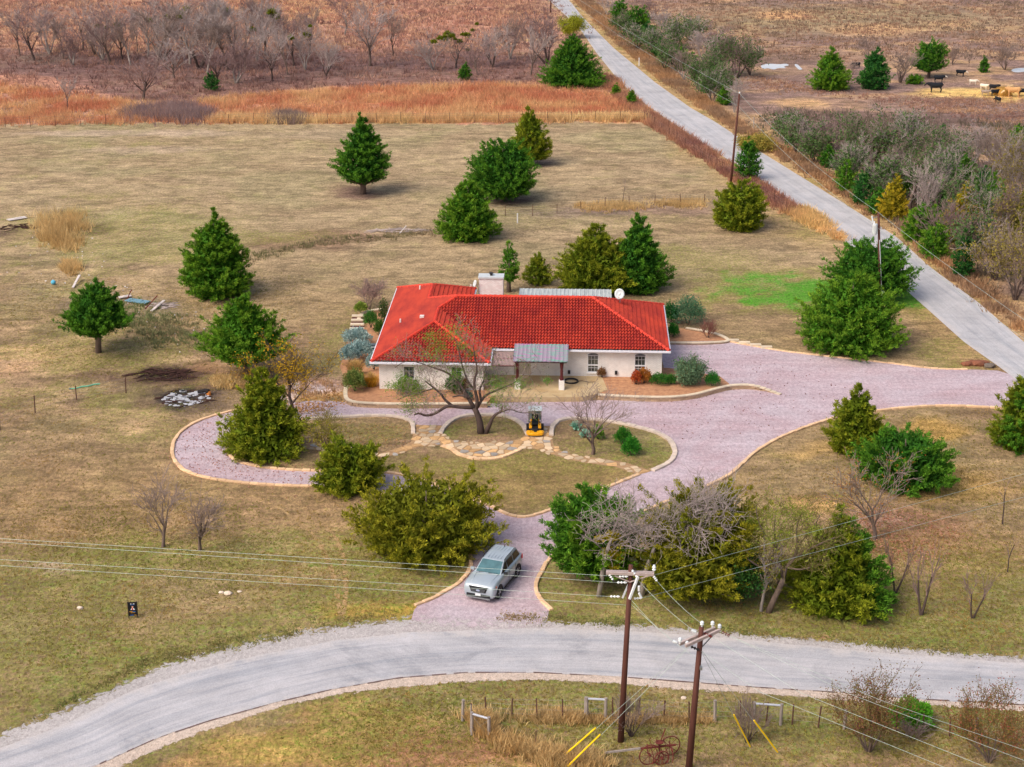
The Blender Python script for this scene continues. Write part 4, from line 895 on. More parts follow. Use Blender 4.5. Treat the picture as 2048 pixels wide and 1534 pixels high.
bare('brown twiggy shrub in the small bed right of the house', 1416, 676, 640, 30, 'shrub', 'bark_dark', 'twig_red', 26, name='bare_shrub', cat='shrub')
bare('brown twiggy clump under the green bush by the lower fence', 1826, 1478, 1440, 56, 'shrub', 'bark_dark', 'twig', 27, name='bare_shrub', cat='shrub')
bare('loose grey-green bush in the bed at the right house corner', 1378, 778, 706, 42, 'shrub', 'bark', 'twig_olive', 28, (14, .15, lin(112,140,104), lin(84,118,84), .2, 1.0), name='leafy_shrub', cat='shrub')
bare('thin bare stake-like sapling by the middle fence', 1245, 408, 356, 12, 'whip', 'bark_dark', 'twig', 30)

# the big mesquite in front of the house: limbs laid out as they run in the photograph
def limb_tree(label, base, limbs, clumps, bark, twig, seed, name='mesquite_tree', tip_r=.11, twig_len=(.7, 1.3), reps=2, cA=None, cB=None, thin=.35, group='leafless trees and shrubs', zmin=1.0, mist=()):
    p = G(*base); s = px_per_m(p); t = thing(name, label, 'tree', p, 0, group); y0 = base[1] - 8
    def at(px, py, dy=0.0): return atY(px, py, p[1] + dy) - p
    mb = MB(); tips = []; rng = random.Random(seed)
    for pts, dy, r in limbs:
        n = len(pts); P = [at(x, y, dy * i / (n - 1) * (0 if y > y0 else 1)) for i, (x, y) in enumerate(pts)]
        if pts[0][1] > y0: P[0][2] = -.15
        Q = smooth_line(np.array([list(a) + [b] for a, b in zip(P, r)]), 1); mb.tube(Q[:, :3], Q[:, 3], 8)
        for i in range(len(Q)):
            if Q[i, 3] < tip_r and Q[i, 2] > zmin: tips.append((Q[i, :3], Q[i, 3], Q[min(i + 1, len(Q) - 1), :3] - Q[max(i - 1, 0), :3]))
    mb.build('trunk', bark, t, True)
    segs, ends = [], []
    sp = dict(BARE['mesq'], kids=[3, 3], ratio=[.75, .7], stems=1, thick=-1, rmin=.011, up=(.05, .02, 0), wob=.2)
    for q, r, d in tips:
        d = d / (np.linalg.norm(d) + 1e-9)
        for k in range(reps):
            sp['lean'] = (d[0] * 1.2 + rng.uniform(-1, 1), d[1] * 1.2 + rng.uniform(-1, 1)); sp['trunk'] = 1.0; sp['r'] = .014
            th, tn, en, _, _ = grow(rng, rng.uniform(*twig_len), sp)
            off = q + np.array([0, 0, .08]); segs += [(a + off, b + off, c, e) for a, b, c, e in th + tn]; ends += [(e[0] + off, e[1]) for e in en]
    link('crown', wood_mesh(segs, 'crown'), t, MATS[twig])
    if clumps:                               # leaf clumps where the crown is green, thin elsewhere
        P = []; rg = np.random.default_rng(seed)
        for x, y, r in clumps:
            c = at(x, y, rg.uniform(-.8, 1.0)); k = int(r * 15); P.append(c + rg.normal(size=(k, 3)) * (r / s) * np.array([.5, .5, .35]))
        P = np.concatenate(P); k = len(P)
        V, Fc = leaf_quads(P, _unit(rg.normal(size=(k, 3)) + np.array([0, 0, -.5])), rg.uniform(.1, .22, k), rg.uniform(.03, .06, k), rg)
        w = rg.random((k, 1)); C = np.array(cA) * (1 - w) + np.array(cB) * w
        link('leaves', np_mesh('leaves', V, [Fc], np.repeat(C, 4, 0)), t, MATS['leaf'])
    if thin and cA: link('leaves', leaves_on(ends, seed + 1, 3, .13, cA, cB, .12, thin), t, MATS['leaf'])
    for k, (x, y, r) in enumerate(mist):
        link('mistletoe', blob_mesh(seed + k, r, r, r * 1.2, 260, r * .9, lin(150,142,30), lin(176,160,34)), t, MATS['leaf'], tuple(at(x, y, -.4)))
    return t
limb_tree('big spreading mesquite with twisted dark limbs in front of the house', (964, 866), [
             ([(962,866),(960,845),(955,828),(948,815)], 0, [.30,.24,.22,.2]),
             ([(970,866),(980,848),(985,835),(995,826),(1003,824),(1005,812)], -.8, [.2,.15,.12,.1,.08,.05]),
             ([(948,815),(925,815),(905,812),(893,812),(870,828),(852,832),(838,826),(828,830)], -1.2, [.17,.14,.13,.12,.1,.09,.07,.05]),
             ([(905,812),(890,800),(882,788),(868,776),(850,762)], .6, [.12,.1,.08,.07,.05]),
             ([(948,815),(936,795),(925,775),(905,752),(888,742),(866,735),(846,728)], 1.4, [.16,.14,.11,.09,.07,.05,.04]),
             ([(936,795),(922,790),(905,794)], .4, [.1,.08,.05]),
             ([(952,822),(955,800),(950,782),(948,760),(955,740),(950,715),(946,690)], -.4, [.15,.13,.11,.09,.07,.05,.03]),
             ([(950,782),(935,762),(925,735),(918,700),(908,672)], 1.6, [.09,.07,.05,.04,.02]),
             ([(955,815),(965,797),(975,788),(990,782),(1008,775),(1030,765),(1048,748)], 1.0, [.12,.1,.09,.07,.05,.04,.02]),
             ([(962,800),(958,780),(968,760),(975,740)], 2.0, [.1,.08,.05,.03]),
             ([(846,728),(825,722),(806,724),(790,735)], 1.2, [.04,.03,.025,.02]),
             ([(870,776),(840,785),(815,790),(795,800)], -.6, [.05,.04,.03,.02]),
             ([(1003,824),(1020,818),(1042,826),(1060,826)], -1.0, [.05,.04,.035,.02])],
    [(860,672,20),(905,665,30),(868,706,26),(945,705,14),(800,756,16),(826,797,30),(838,772,22),(818,818,20),(990,800,16),(1004,812,12),(1000,770,24),(1040,768,18),(912,745,18),(985,760,20),(1095,760,10),(780,772,14),(880,690,18),(925,690,16)],
    'bark_dark', 'twig', 3, cA=lin(128,150,46), cB=lin(78,130,58))
limb_tree('grey dead tree with leaning pale trunk and yellow mistletoe', (1197, 1192), [
             ([(1197,1192),(1203,1160),(1208,1125),(1215,1098),(1222,1080)], -.8, [.17,.15,.13,.11,.08]),
             ([(1222,1080),(1228,1060),(1238,1035),(1236,1015)], -1.2, [.08,.06,.04,.02]),
             ([(1215,1098),(1240,1075),(1270,1062),(1300,1060)], -1.4, [.07,.06,.045,.03]),
             ([(1212,1105),(1190,1085),(1170,1070)], -1.2, [.05,.04,.03]),
             ([(1218,1090),(1250,1090),(1280,1100)], -1.6, [.05,.04,.03])],
    None, 'bark_grey', 'twig_grey', 31, 'dead_tree', .1, (.8, 1.5), 3, zmin=1.8, mist=[(1225,1078,.28),(1218,1110,.3),(1236,1118,.26),(1246,1092,.2),(1228,1138,.22),(1200,1082,.2)])
limb_tree('grey dead tree with a wind-swept silvery crown leaning right', (1284, 1190), [
             ([(1284,1190),(1286,1165),(1294,1135),(1304,1110),(1312,1085)], -.8, [.19,.17,.14,.12,.1]),
             ([(1312,1085),(1325,1062),(1345,1042),(1375,1028),(1405,1020)], -1.5, [.1,.08,.06,.045,.03]),
             ([(1318,1075),(1345,1062),(1375,1058),(1405,1065)], -1.8, [.08,.06,.045,.03]),
             ([(1325,1062),(1350,1030),(1375,1010),(1400,1000)], -1.2, [.06,.05,.04,.025]),
             ([(1308,1095),(1290,1070),(1275,1060),(1255,1058)], -1.4, [.07,.05,.04,.03]),
             ([(1345,1042),(1380,1044),(1415,1050),(1430,1062)], -1.6, [.05,.04,.03,.02]),
             ([(1312,1085),(1335,1085),(1358,1098)], -1.8, [.05,.04,.03])],
    None, 'bark_grey', 'twig_grey', 37, 'dead_tree', .1, (.9, 1.7), 4, zmin=1.8, mist=[(1330,1110,.2)])
limb_tree('leaning mesquite with wispy yellow-green foliage left of the two-toned cedar', (1536, 1224), [
             ([(1536,1224),(1548,1198),(1560,1175),(1566,1158)], -.4, [.2,.18,.17,.15]),
             ([(1566,1158),(1572,1135),(1590,1115),(1596,1090),(1592,1060),(1600,1030)], .2, [.14,.11,.09,.07,.05,.03]),
             ([(1560,1170),(1545,1150),(1530,1140),(1510,1128),(1495,1118)], -.6, [.1,.08,.06,.05,.03]),
             ([(1566,1158),(1560,1130),(1552,1095),(1548,1060),(1552,1020)], .6, [.1,.08,.06,.045,.02]),
             ([(1590,1115),(1615,1100),(1645,1085),(1670,1075)], -1.0, [.08,.06,.05,.03]),
             ([(1572,1135),(1600,1140),(1620,1135)], -1.2, [.06,.05,.03]),
             ([(1552,1095),(1530,1070),(1515,1040),(1512,1010)], .4, [.05,.04,.03,.02]),
             ([(1596,1090),(1625,1060),(1640,1030)], .5, [.05,.04,.02])],
    [(1520,1050,26),(1548,1030,28),(1580,1020,26),(1610,1030,24),(1630,1060,18),(1500,1090,20),(1545,1075,26),(1575,1060,22),(1500,1040,16),(1650,1090,10)], 'bark', 'twig_olive', 41, tip_r=.1, twig_len=(.8, 1.5), cA=lin(150,156,52), cB=lin(120,140,50), thin=.4)

# ------------------------------------------------------------------ woodland: every tree one can tell apart
ORD = ['first','second','third','fourth','fifth','sixth','seventh','eighth','ninth','tenth','eleventh','twelfth','thirteenth','fourteenth','fifteenth','sixteenth','seventeenth','eighteenth','nineteenth','twentieth','twenty-first','twenty-second','twenty-third','twenty-fourth','twenty-fifth','twenty-sixth','twenty-seventh','twenty-eighth','twenty-ninth','thirtieth','thirty-first','thirty-second','thirty-third','thirty-fourth','thirty-fifth','thirty-sixth','thirty-seventh','thirty-eighth','thirty-ninth','fortieth','forty-first','forty-second','forty-third','forty-fourth','forty-fifth','forty-sixth','forty-seventh','forty-eighth','forty-ninth','fiftieth'] + ['fifty-' + x for x in ('first','second','third','fourth','fifth','sixth','seventh','eighth','ninth')]
back_trees = [(70,122,8,70,'tall'),(145,130,54,60,'multi'),(128,118,40,40,'tall'),(222,128,16,84,'multi'),(246,120,12,60,'tall'),(275,104,26,34,'tall'),(312,140,12,110,'multi'),(338,96,6,70,'tall'),(366,88,8,66,'tall'),(398,138,24,110,'multi'),(440,98,6,80,'tall'),(470,118,2,90,'tall'),(514,124,4,96,'oak'),(545,162,58,60,'oak'),(588,132,38,56,'tall'),(620,110,26,50,'tall'),(652,152,78,44,'multi'),(285,202,118,90,'oak'),(472,166,78,80,'multi'),(436,168,100,70,'oak'),(350,160,90,70,'multi'),(740,132,4,92,'tall'),(786,112,30,46,'tall'),(985,134,58,64,'multi'),(1020,118,36,56,'multi'),(1092,128,18,90,'multi'),(1062,150,70,60,'multi'),(135,220,168,40,'oak'),(190,110,60,46,'multi'),(560,96,20,60,'multi'),(690,70,2,60,'tall'),(866,140,70,60,'multi'),(955,150,90,50,'multi'),(395,60,0,60,'multi'),(500,70,0,60,'multi')]
back_trees += [(40,112,20,50,'tall'),(100,108,14,60,'multi'),(165,100,10,60,'tall'),(205,120,34,60,'multi'),(262,132,40,60,'tall'),(296,112,0,70,'tall'),(326,120,30,70,'multi'),(380,128,16,80,'tall'),(420,118,0,80,'multi'),(455,140,40,70,'tall'),(490,142,30,80,'multi'),(530,112,0,70,'tall'),(415,146,50,80,'tall'),(575,150,60,50,'multi'),(610,140,50,50,'multi')]
back_trees.sort(key=lambda a: a[0])
for i, (x, y, ty, w, k) in enumerate(back_trees):
    k = 'tall' if k == 'oak' or i % 3 == 0 else k
    bare(f'{ORD[i]} from the left of the bare trees behind the red grass', x, y, ty - 16, w * 1.25, k, ['bark', 'bark_dark', 'bark_grey'][i % 3], ['twig_grey', 'twig_purple', 'twig_grey', 'twig'][i % 4], 40 + i, shared=i % 4, group='bare trees in the far thicket', mistletoe=(3 if i % 6 == 2 and i != 2 else 0))
bare('bare tree full of yellow mistletoe balls behind the red grass', 912, 136, 44, 80, 'oak', 'bark_dark', 'twig', 77, mistletoe=12, group='bare trees in the far thicket')
scrub = [(1330,70,20,60,'multi'),(1352,100,40,60,'multi'),(1405,120,60,50,'multi'),(1440,150,66,70,'multi'),(1475,156,70,84,'multi'),(1500,150,86,50,'multi'),(1420,170,110,50,'multi'),(1446,195,130,50,'multi'),(1345,130,80,50,'multi'),(1300,40,4,60,'multi'),
         (1575,285,225,60,'multi'),(1610,310,240,60,'multi'),(1662,320,220,80,'multi'),(1700,340,225,80,'multi'),(1745,350,230,90,'multi'),(1800,350,215,110,'multi'),(1818,420,280,120,'oak'),(1868,430,290,110,'multi'),(1935,340,240,90,'multi'),(1985,360,240,90,'multi'),(2030,420,260,100,'multi'),(1690,375,290,60,'multi'),(1880,505,400,90,'multi'),(1940,545,420,90,'multi'),(1990,560,430,100,'multi'),(2030,600,440,100,'multi'),(1560,265,210,40,'multi'),(1640,300,240,50,'multi'),(2010,520,360,100,'oak'),(1780,400,290,80,'multi')]
scrub += [(1215,30,0,50,'multi'),(1250,75,24,50,'multi'),(1275,100,48,50,'multi'),(1310,112,60,60,'multi'),(1328,140,84,50,'multi'),(1368,160,100,50,'multi'),(1395,180,120,50,'multi'),(1425,205,140,50,'multi'),(1468,225,160,44,'multi'),(1380,80,30,70,'multi'),(1430,110,50,70,'multi'),(1590,305,235,60,'multi'),(1632,328,250,60,'multi'),(1715,372,270,70,'multi'),(1762,410,300,70,'multi'),(1840,445,310,90,'multi'),(1905,470,330,90,'multi'),(1960,500,340,90,'oak'),(1900,380,270,100,'multi'),(1850,360,240,110,'multi')]
scrub.sort(key=lambda a: a[0])
for i, (x, y, ty, w, k) in enumerate(scrub):
    lf = None
    if i % 3 != 0: lf = (3, .3, lin(92,116,62), lin(66,100,48), .35, .65)
    if x > 1985: lf = (4, .24, lin(118,104,66), lin(150,138,50), .3, .6)
    bare(f'{ORD[i]} from the left of the bare scrub trees lining the right of the far road', x, y, ty - 10, w * 1.1, k, ['bark_grey', 'bark_dark', 'bark'][i % 3], ['twig_grey', 'twig', 'twig_grey', 'twig_purple'][i % 4], 140 + i, leaves=lf, shared=i % 5, name='scrub_tree', group='scrub trees along the far road')
for lab, a in [('bare grey scrub tree left of the leaning green tree in the pasture', (1800,165,84,80,'multi')), ('yellowish bare tree behind the pasture cedar pair', (1735,120,68,50,'multi')), ('bare tree right of the leaning green tree in the pasture', (1905,130,80,34,'multi')), ('thin bare tree behind the cattle herd', (1938,134,86,20,'tall')), ('bare tree at the right edge behind the cattle', (2010,140,70,64,'multi')), ('short bare bush between the two pasture cedars', (1705,150,118,26,'multi'))]:
    bare(lab, *a[:4], a[4], 'bark', 'twig', len(lab), shared=len(lab) % 5, name='scrub_tree', group='scrub in the cattle pasture')
for lab, x, y, ty, w, c1, c2 in [('yellow-leaved small tree above the cedar clump on the far road', 1142, 76, 24, 44, lin(168,168,40), lin(140,150,40)),
                                 ('yellow-green shrubby tree on the verge by the far pole', 1508, 300, 268, 60, lin(176,150,70), lin(130,130,50))]:
    bare(lab, x, y, ty, w, 'multi', 'bark', 'twig_olive', len(lab), leaves=(12, .22, c1, c2, .3, 1), shared=2, name='leafy_tree', group='scrub trees along the far road')

# ------------------------------------------------------------------ shrubs
def shrub(label, bx, by, ty, w, cA, cB, size=.12, n=2600, lump=.15, up=.3, seed=1, name='shrub', flat=0., group='garden shrubs round the house', z=0.0):
    p = G(bx, by, z); s = px_per_m(p); R = w / 2 / s; p = p + np.array([0, R * .6, 0]); p[0] = G(bx, by, z)[0] * p[1] / G(bx, by, z)[1]
    H = atY(bx, ty, p[1])[2] - z; t = thing(name, label, 'shrub', p, 0, group)
    link('foliage', blob_mesh(seed, R, R * .9, max(.3, H), n, size, cA, cB, up, lump), t, MATS['leaf'])
    mb = MB(); rr = random.Random(seed)
    for k in range(5):
        a = rr.uniform(0, 6.28); mb.tube([(.05 * math.cos(a), .05 * math.sin(a), -.08), (R * .3 * math.cos(a), R * .3 * math.sin(a), H * .4), (R * .5 * math.cos(a), R * .5 * math.sin(a), H * .65)], [.03, .022, .01], 5)
    mb.build('stem', 'bark_dark', t)
    return t
BED = 0.4
box1, box2 = lin(44,104,34), lin(66,122,36); sage1, sage2 = lin(128,160,160), lin(164,184,180)
for i, a in enumerate([
    ('clipped dark green ball shrub beside the garden steps', 742, 656, 622, 30, box1, box2, .1, 2600, .08),
    ('light green shrub at the top of the garden steps', 722, 626, 606, 26, lin(112,140,50), lin(140,156,60), .14, 1600, .2),
    ('upper grey-blue sage mound beside the garden steps', 714, 692, 658, 56, sage1, sage2, .16, 3000, .25),
    ('middle grey-blue sage mound left of the cooling unit', 722, 716, 684, 50, sage1, sage2, .16, 3000, .25),
    ('lower grey-blue sage mound at the front left house corner', 748, 740, 708, 30, sage1, sage2, .16, 2200, .25),
    ('left grey-blue sage mound nearest the green lawn edge', 700, 726, 692, 40, sage1, sage2, .16, 2400, .25),
    ('green mounded bush in the front left planting bed', 710, 786, 740, 44, lin(98,124,56), lin(128,136,70), .15, 2600, .22),
    ('bright green bush below the left window', 815, 792, 757, 50, lin(88,128,40), lin(120,146,48), .13, 2600, .2),
    ('dark green bush below the second left window', 908, 790, 752, 36, lin(50,98,42), lin(82,112,40), .13, 2200, .2),
    ('reddish-brown bush right of the dark green window bush', 928, 784, 756, 18, lin(104,70,36), lin(124,96,40), .12, 900, .2),
    ('small dark ball plant at the front of the left bed', 937, 801, 784, 20, lin(56,90,82), lin(80,110,92), .1, 900, .1),
    ('red nandina bush left of the clipped bush under the right window', 1272, 770, 742, 20, lin(166,74,40), lin(186,92,40), .12, 1200, .2),
    ('orange-bronze nandina bush under the right window', 1288, 768, 738, 30, lin(150,92,34), lin(176,112,40), .12, 1800, .2),
    ('clipped wide green bush in the right planting bed', 1318, 772, 748, 40, box1, box2, .1, 2400, .08),
    ('clipped small green bush beside the wide clipped bush', 1342, 770, 750, 22, box1, box2, .1, 1400, .08),
    ('clipped green ball bush at the right end of the bed', 1424, 774, 744, 30, lin(32,108,36), lin(52,130,40), .1, 2000, .06),
    ('small bronze bush below the middle window', 1203, 756, 736, 18, lin(140,96,60), lin(120,90,56), .1, 800, .2)]):
    shrub(*a[:6], a[6], a[7], a[8], seed=300 + i, z=BED if i != 2 else .2)
for i, a in enumerate([
    ('large rounded grey-green bush at the right end of the house', 1376, 655, 596, 70, lin(62,104,74), lin(88,128,92), .14, 4200, .1),
    ('dark green bush between house end and grey-green bush', 1340, 650, 606, 34, lin(26,90,36), lin(40,112,40), .14, 2200, .15),
    ('low green bush by the right house wall', 1346, 676, 648, 24, lin(34,110,30), lin(54,130,36), .12, 1600, .1),
    ('dark leaning shrub behind the left side of the house', 768, 650, 598, 20, lin(48,84,34), lin(92,96,50), .14, 1200, .25),
    ('green bush under the eave beside the ball shrub', 760, 672, 640, 22, lin(48,92,28), lin(78,112,36), .13, 1400, .2),
    ('left bright green shrub on the small lawn bed', 1246, 890, 858, 34, lin(44,116,30), lin(78,142,40), .14, 1700, .3),
    ('right bright green shrub on the small lawn bed', 1262, 914, 876, 38, lin(40,120,30), lin(72,146,40), .14, 2000, .3),
    ('green sprout at the foot of the bare vase-shaped tree', 1196, 880, 852, 24, lin(86,130,40), lin(110,146,50), .14, 900, .3),
    ('bright green leafy bush on the lower right fence', 1822, 1462, 1405, 84, lin(78,150,30), lin(106,172,40), .16, 3000, .25)]):
    shrub(*a[:6], a[6], a[7], a[8], seed=340 + i)
for i, (x, y) in enumerate([(1152, 860), (1171, 876)]):
    shrub(f'{"left" if i == 0 else "right"} pale blue-green yucca rosette on the small lawn bed', x, y, y - 12, 14, lin(120,170,150), lin(150,190,170), .3, 160, .1, .6, seed=380 + i, name='yucca_plant')
# ================================================================== HOUSE
ROT_H = math.radians(-2.4)
H0 = np.array([-11.1, 126.35, 0.0])                       # front left eave corner, in plan
_ch, _sh = math.cos(ROT_H), math.sin(ROT_H)
def hw(u, v, z=0.0): return np.array([H0[0] + u * _ch - v * _sh, H0[1] + u * _sh + v * _ch, z])
ZE, PIT = 2.82, 0.40
UW, UM, V0, VB, VE, UB = 9.35, 23.6, 3.6, 16.0, 20.1, 7.0   # wing width, main width, main front eave, main back eave, back wing end, back wing width
hw2, hm, hb = UW / 2, (VB - V0) / 2, UB / 2
VR = V0 + hm
pmat('roof_red', lin(178,60,42), 0.3, 0.9, 0.65, 0.0, col2=lin(134,38,36), spec=0.25, stretch=(1, .4, 1), contrast=(.4, .72)); pmat('tile_edge_shade', lin(112,22,22), 0.3, 2, 0.8)  # dark riser colour paints the shade gaps and dirty edges between tile courses
pmat('ridge_red', lin(206,62,42), 0.2, 1.2, 0.55, 0.1, spec=0.4)
pmat('white_trim', lin(226,226,232), 0.06, 2, 0.6); pmat('gutter_white', lin(220,222,232), 0.06, 2, 0.5)
pmat('window_frame', lin(232,232,236), 0.05, 2, 0.5); pmat('soffit', lin(200,196,192), 0.08, 2, 0.8)
def brick_mat(name, c1, c2, mortar):
    m, n, l, b = _newmat(name); tc = n.new('ShaderNodeTexCoord')
    sx = n.new('ShaderNodeSeparateXYZ'); l.new(tc.outputs['Object'], sx.inputs[0])
    cb = n.new('ShaderNodeCombineXYZ'); l.new(_math(n, l, 'ADD', sx.outputs[0], sx.outputs[1]), cb.inputs[0]); l.new(sx.outputs[2], cb.inputs[1])
    br = n.new('ShaderNodeTexBrick'); l.new(cb.outputs[0], br.inputs['Vector']); br.inputs['Scale'].default_value = 1.0
    br.inputs['Brick Width'].default_value = .24; br.inputs['Row Height'].default_value = .085; br.inputs['Mortar Size'].default_value = .012
    br.inputs['Color1'].default_value = (*c1, 1); br.inputs['Color2'].default_value = (*c2, 1); br.inputs['Mortar'].default_value = (*mortar, 1)
    st = _noise(n, l, tc.outputs['Object'], 1.2, 5, 0.7)
    c = _mix(n, l, 1.0, br.outputs['Color'], _map(n, l, st, 0.3, 0.7, 0.84, 1.06), 'MULTIPLY'); l.new(c, b.inputs['Base Color']); b.inputs['Roughness'].default_value = .85
    _bump(n, l, b, _math(n, l, 'SUBTRACT', 1.0, br.outputs['Fac']), .2, .01); return m
brick_mat('white_brick', lin(246,243,240), lin(240,235,231), lin(226,219,214))
def glass_mat():
    m, n, l, b = _newmat('window_glass'); b.inputs['Base Color'].default_value = (.025, .035, .045, 1); b.inputs['Roughness'].default_value = .06; b.inputs['Specular IOR Level'].default_value = .9
    tc = n.new('ShaderNodeTexCoord'); f = _noise(n, l, tc.outputs['Object'], 2.2, 2); l.new(_mix(n, l, _map(n, l, f, .4, .6, 0, 1), (.02, .03, .035), (.09, .10, .09)), b.inputs['Base Color'])
glass_mat()
house = thing('house', 'long white brick ranch house with red barrel tile hip roof', 'house', H0, ROT_H)
def zroof(d): return ZE + PIT * d
def tile_slope(name, A, B, pieces):
    """A,B: eave line (plan, house frame) with the roof rising to its left; pieces: convex plan polygons sharing this plane"""
    A, B = np.array(A, float), np.array(B, float); e = (B - A) / np.linalg.norm(B - A); s = np.array([-e[1], e[0]])
    k = math.sqrt(1 + PIT ** 2); tw, cl = .25, .39; whole = bmesh.new()
    for poly in pieces:
        Q = np.array([[np.dot(p - A, e), np.dot(p - A, s)] for p in np.array(poly, float)])
        ctr = Q.mean(0); a0, a1 = Q[:, 0].min(), Q[:, 0].max(); b0, b1 = Q[:, 1].min(), Q[:, 1].max()
        us = np.arange(math.floor(a0 / tw) * tw, a1 + tw, tw / 6)
        c0, c1 = math.floor(b0 * k / cl), math.ceil(b1 * k / cl) + 1
        vs, off = [], []
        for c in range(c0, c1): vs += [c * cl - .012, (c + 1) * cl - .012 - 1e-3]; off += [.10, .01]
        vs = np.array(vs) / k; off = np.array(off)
        ph = ((us / tw) % 1.0); prof = np.where(ph < .66, np.sin(ph / .66 * math.pi) * .08, -.03 * np.sin((ph - .66) / .34 * math.pi))
        UU, VV = np.meshgrid(us, vs); hh = prof[None, :] + off[:, None]
        X = A[0] + e[0] * UU + s[0] * VV; Y = A[1] + e[1] * UU + s[1] * VV; Z = ZE + PIT * VV + hh
        bm = bmesh.new(); nu = len(us); nv = len(vs)
        vt = [bm.verts.new(p) for p in zip(X.ravel(), Y.ravel(), Z.ravel())]
        for r in range(nv - 1):
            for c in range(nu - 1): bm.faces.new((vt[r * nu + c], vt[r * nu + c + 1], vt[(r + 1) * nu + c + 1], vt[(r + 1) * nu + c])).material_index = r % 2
        n = len(Q); gctr = A + e * ctr[0] + s * ctr[1]
        for i in range(n):
            p, q = np.array(poly[i], float), np.array(poly[(i + 1) % n], float); d = q - p; nr = np.array([d[1], -d[0]]); nr /= np.linalg.norm(nr)
            if np.dot(gctr - p, nr) > 0: nr = -nr
            bmesh.ops.bisect_plane(bm, geom=bm.verts[:] + bm.edges[:] + bm.faces[:], plane_co=(*p, 0), plane_no=(*nr, 0), clear_outer=True)
        me_ = bpy.data.meshes.new('t'); bm.to_mesh(me_); bm.free(); whole.from_mesh(me_); bpy.data.meshes.remove(me_)
    me = bpy.data.meshes.new(name); whole.to_mesh(me); whole.free()
    me.materials.append(MATS['roof_red']); me.materials.append(MATS['tile_edge_shade'])
    return me
roof = link('roof', None, house); 
def slope_part(A, B, pieces):
    o = link('roof_tiles', tile_slope('roof_tiles', A, B, pieces), roof, MATS['roof_red']); tag(o, kind='stuff'); return o
# front of the wing, its right side, the long front, the right end, the left side and the rear slopes
slope_part((0, 0), (UW, 0), [[(0, 0), (UW, 0), (hw2, hw2)]])
slope_part((UW, 0), (UW, V0), [[(UW, 0), (UW, V0), (hw2, V0 + hw2), (hw2, hw2)]])
slope_part((UW, V0), (UM, V0), [[(UW, V0), (UM, V0), (UM - hm, VR), (hm, VR), (hw2, V0 + hw2)]])
slope_part((UM, V0), (UM, VB), [[(UM, V0), (UM, VB), (UM - hm, VR)]])
slope_part((0, VE), (0, 0), [[(0, 0), (hw2, hw2), (hw2, V0 + hw2), (0, V0 + hw2)], [(0, V0 + hw2), (hw2, V0 + hw2), (hm, VR), (hb, VB - hb), (0, VB - hb)], [(0, VB - hb), (hb, VB - hb), (hb, VE - hb), (0, VE)]])
slope_part((UM, VB), (UB, VB), [[(UM, VB), (UB, VB), (hb, VB - hb), (hm, VR), (UM - hm, VR)]])
slope_part((UB, VB), (UB, VE), [[(UB, VB), (UB, VE), (hb, VE - hb), (hb, VB - hb)]])
slope_part((UB, VE), (0, VE), [[(UB, VE), (0, VE), (hb, VE - hb)]])
def hl(u, v, d): return np.array([u, v, zroof(d)])
def ridge_line(a, b):
    a, b = np.array(a), np.array(b); L = np.linalg.norm(b - a); n = max(2, int(L / .42)); mb = MB()
    for i in range(n):
        p, q = a + (b - a) * i / n, a + (b - a) * (i + 1.08) / n; mb.tube([p + (0, 0, .05), q + (0, 0, .03)], [.15, .125], 8)
    mb.build('ridge_tiles', 'ridge_red', roof)
for a, b in [(hl(0, 0, 0), hl(hw2, hw2, hw2)), (hl(UW, 0, 0), hl(hw2, hw2, hw2)), (hl(hw2, hw2, hw2), hl(hw2, V0 + hw2, hw2)), (hl(hw2, V0 + hw2, hw2), hl(hm, VR, hm)), (hl(hm, VR, hm), hl(UM - hm, VR, hm)),
             (hl(UM, V0, 0), hl(UM - hm, VR, hm)), (hl(UM, VB, 0), hl(UM - hm, VR, hm)), (hl(hb, VB - hb, hb), hl(hm, VR, hm)), (hl(hb, VB - hb, hb), hl(hb, VE - hb, hb)), (hl(0, VE, 0), hl(hb, VE - hb, hb)), (hl(UB, VE, 0), hl(hb, VE - hb, hb))]: ridge_line(a, b)
# eaves: white gutters and soffit
ev = [(0, 0), (UW, 0), (UW, V0), (UM, V0), (UM, VB), (UB, VB), (UB, VE), (0, VE)]
for i in range(len(ev)):
    a, b = np.array(ev[i], float), np.array(ev[(i + 1) % len(ev)], float); d = (b - a) / np.linalg.norm(b - a); o = np.array([d[1], -d[0]]) * .05
    mb = MB(); mb.bar((*(a + o), ZE - .06), (*(b + o + d * (.10 if i not in (1, 4) else -.02)), ZE - .06), .13, .15); mb.build('gutter', 'gutter_white', roof)
mb = MB(); mb.prism([(.02, .02), (UW - .02, .02), (UW - .02, V0 + .02), (UM - .02, V0 + .02), (UM - .02, VB - .02), (UB - .02, VB - .02), (UB - .02, VE - .02), (.02, VE - .02)], ZE - .16, ZE - .12); mb.build('soffit', 'soffit', roof)
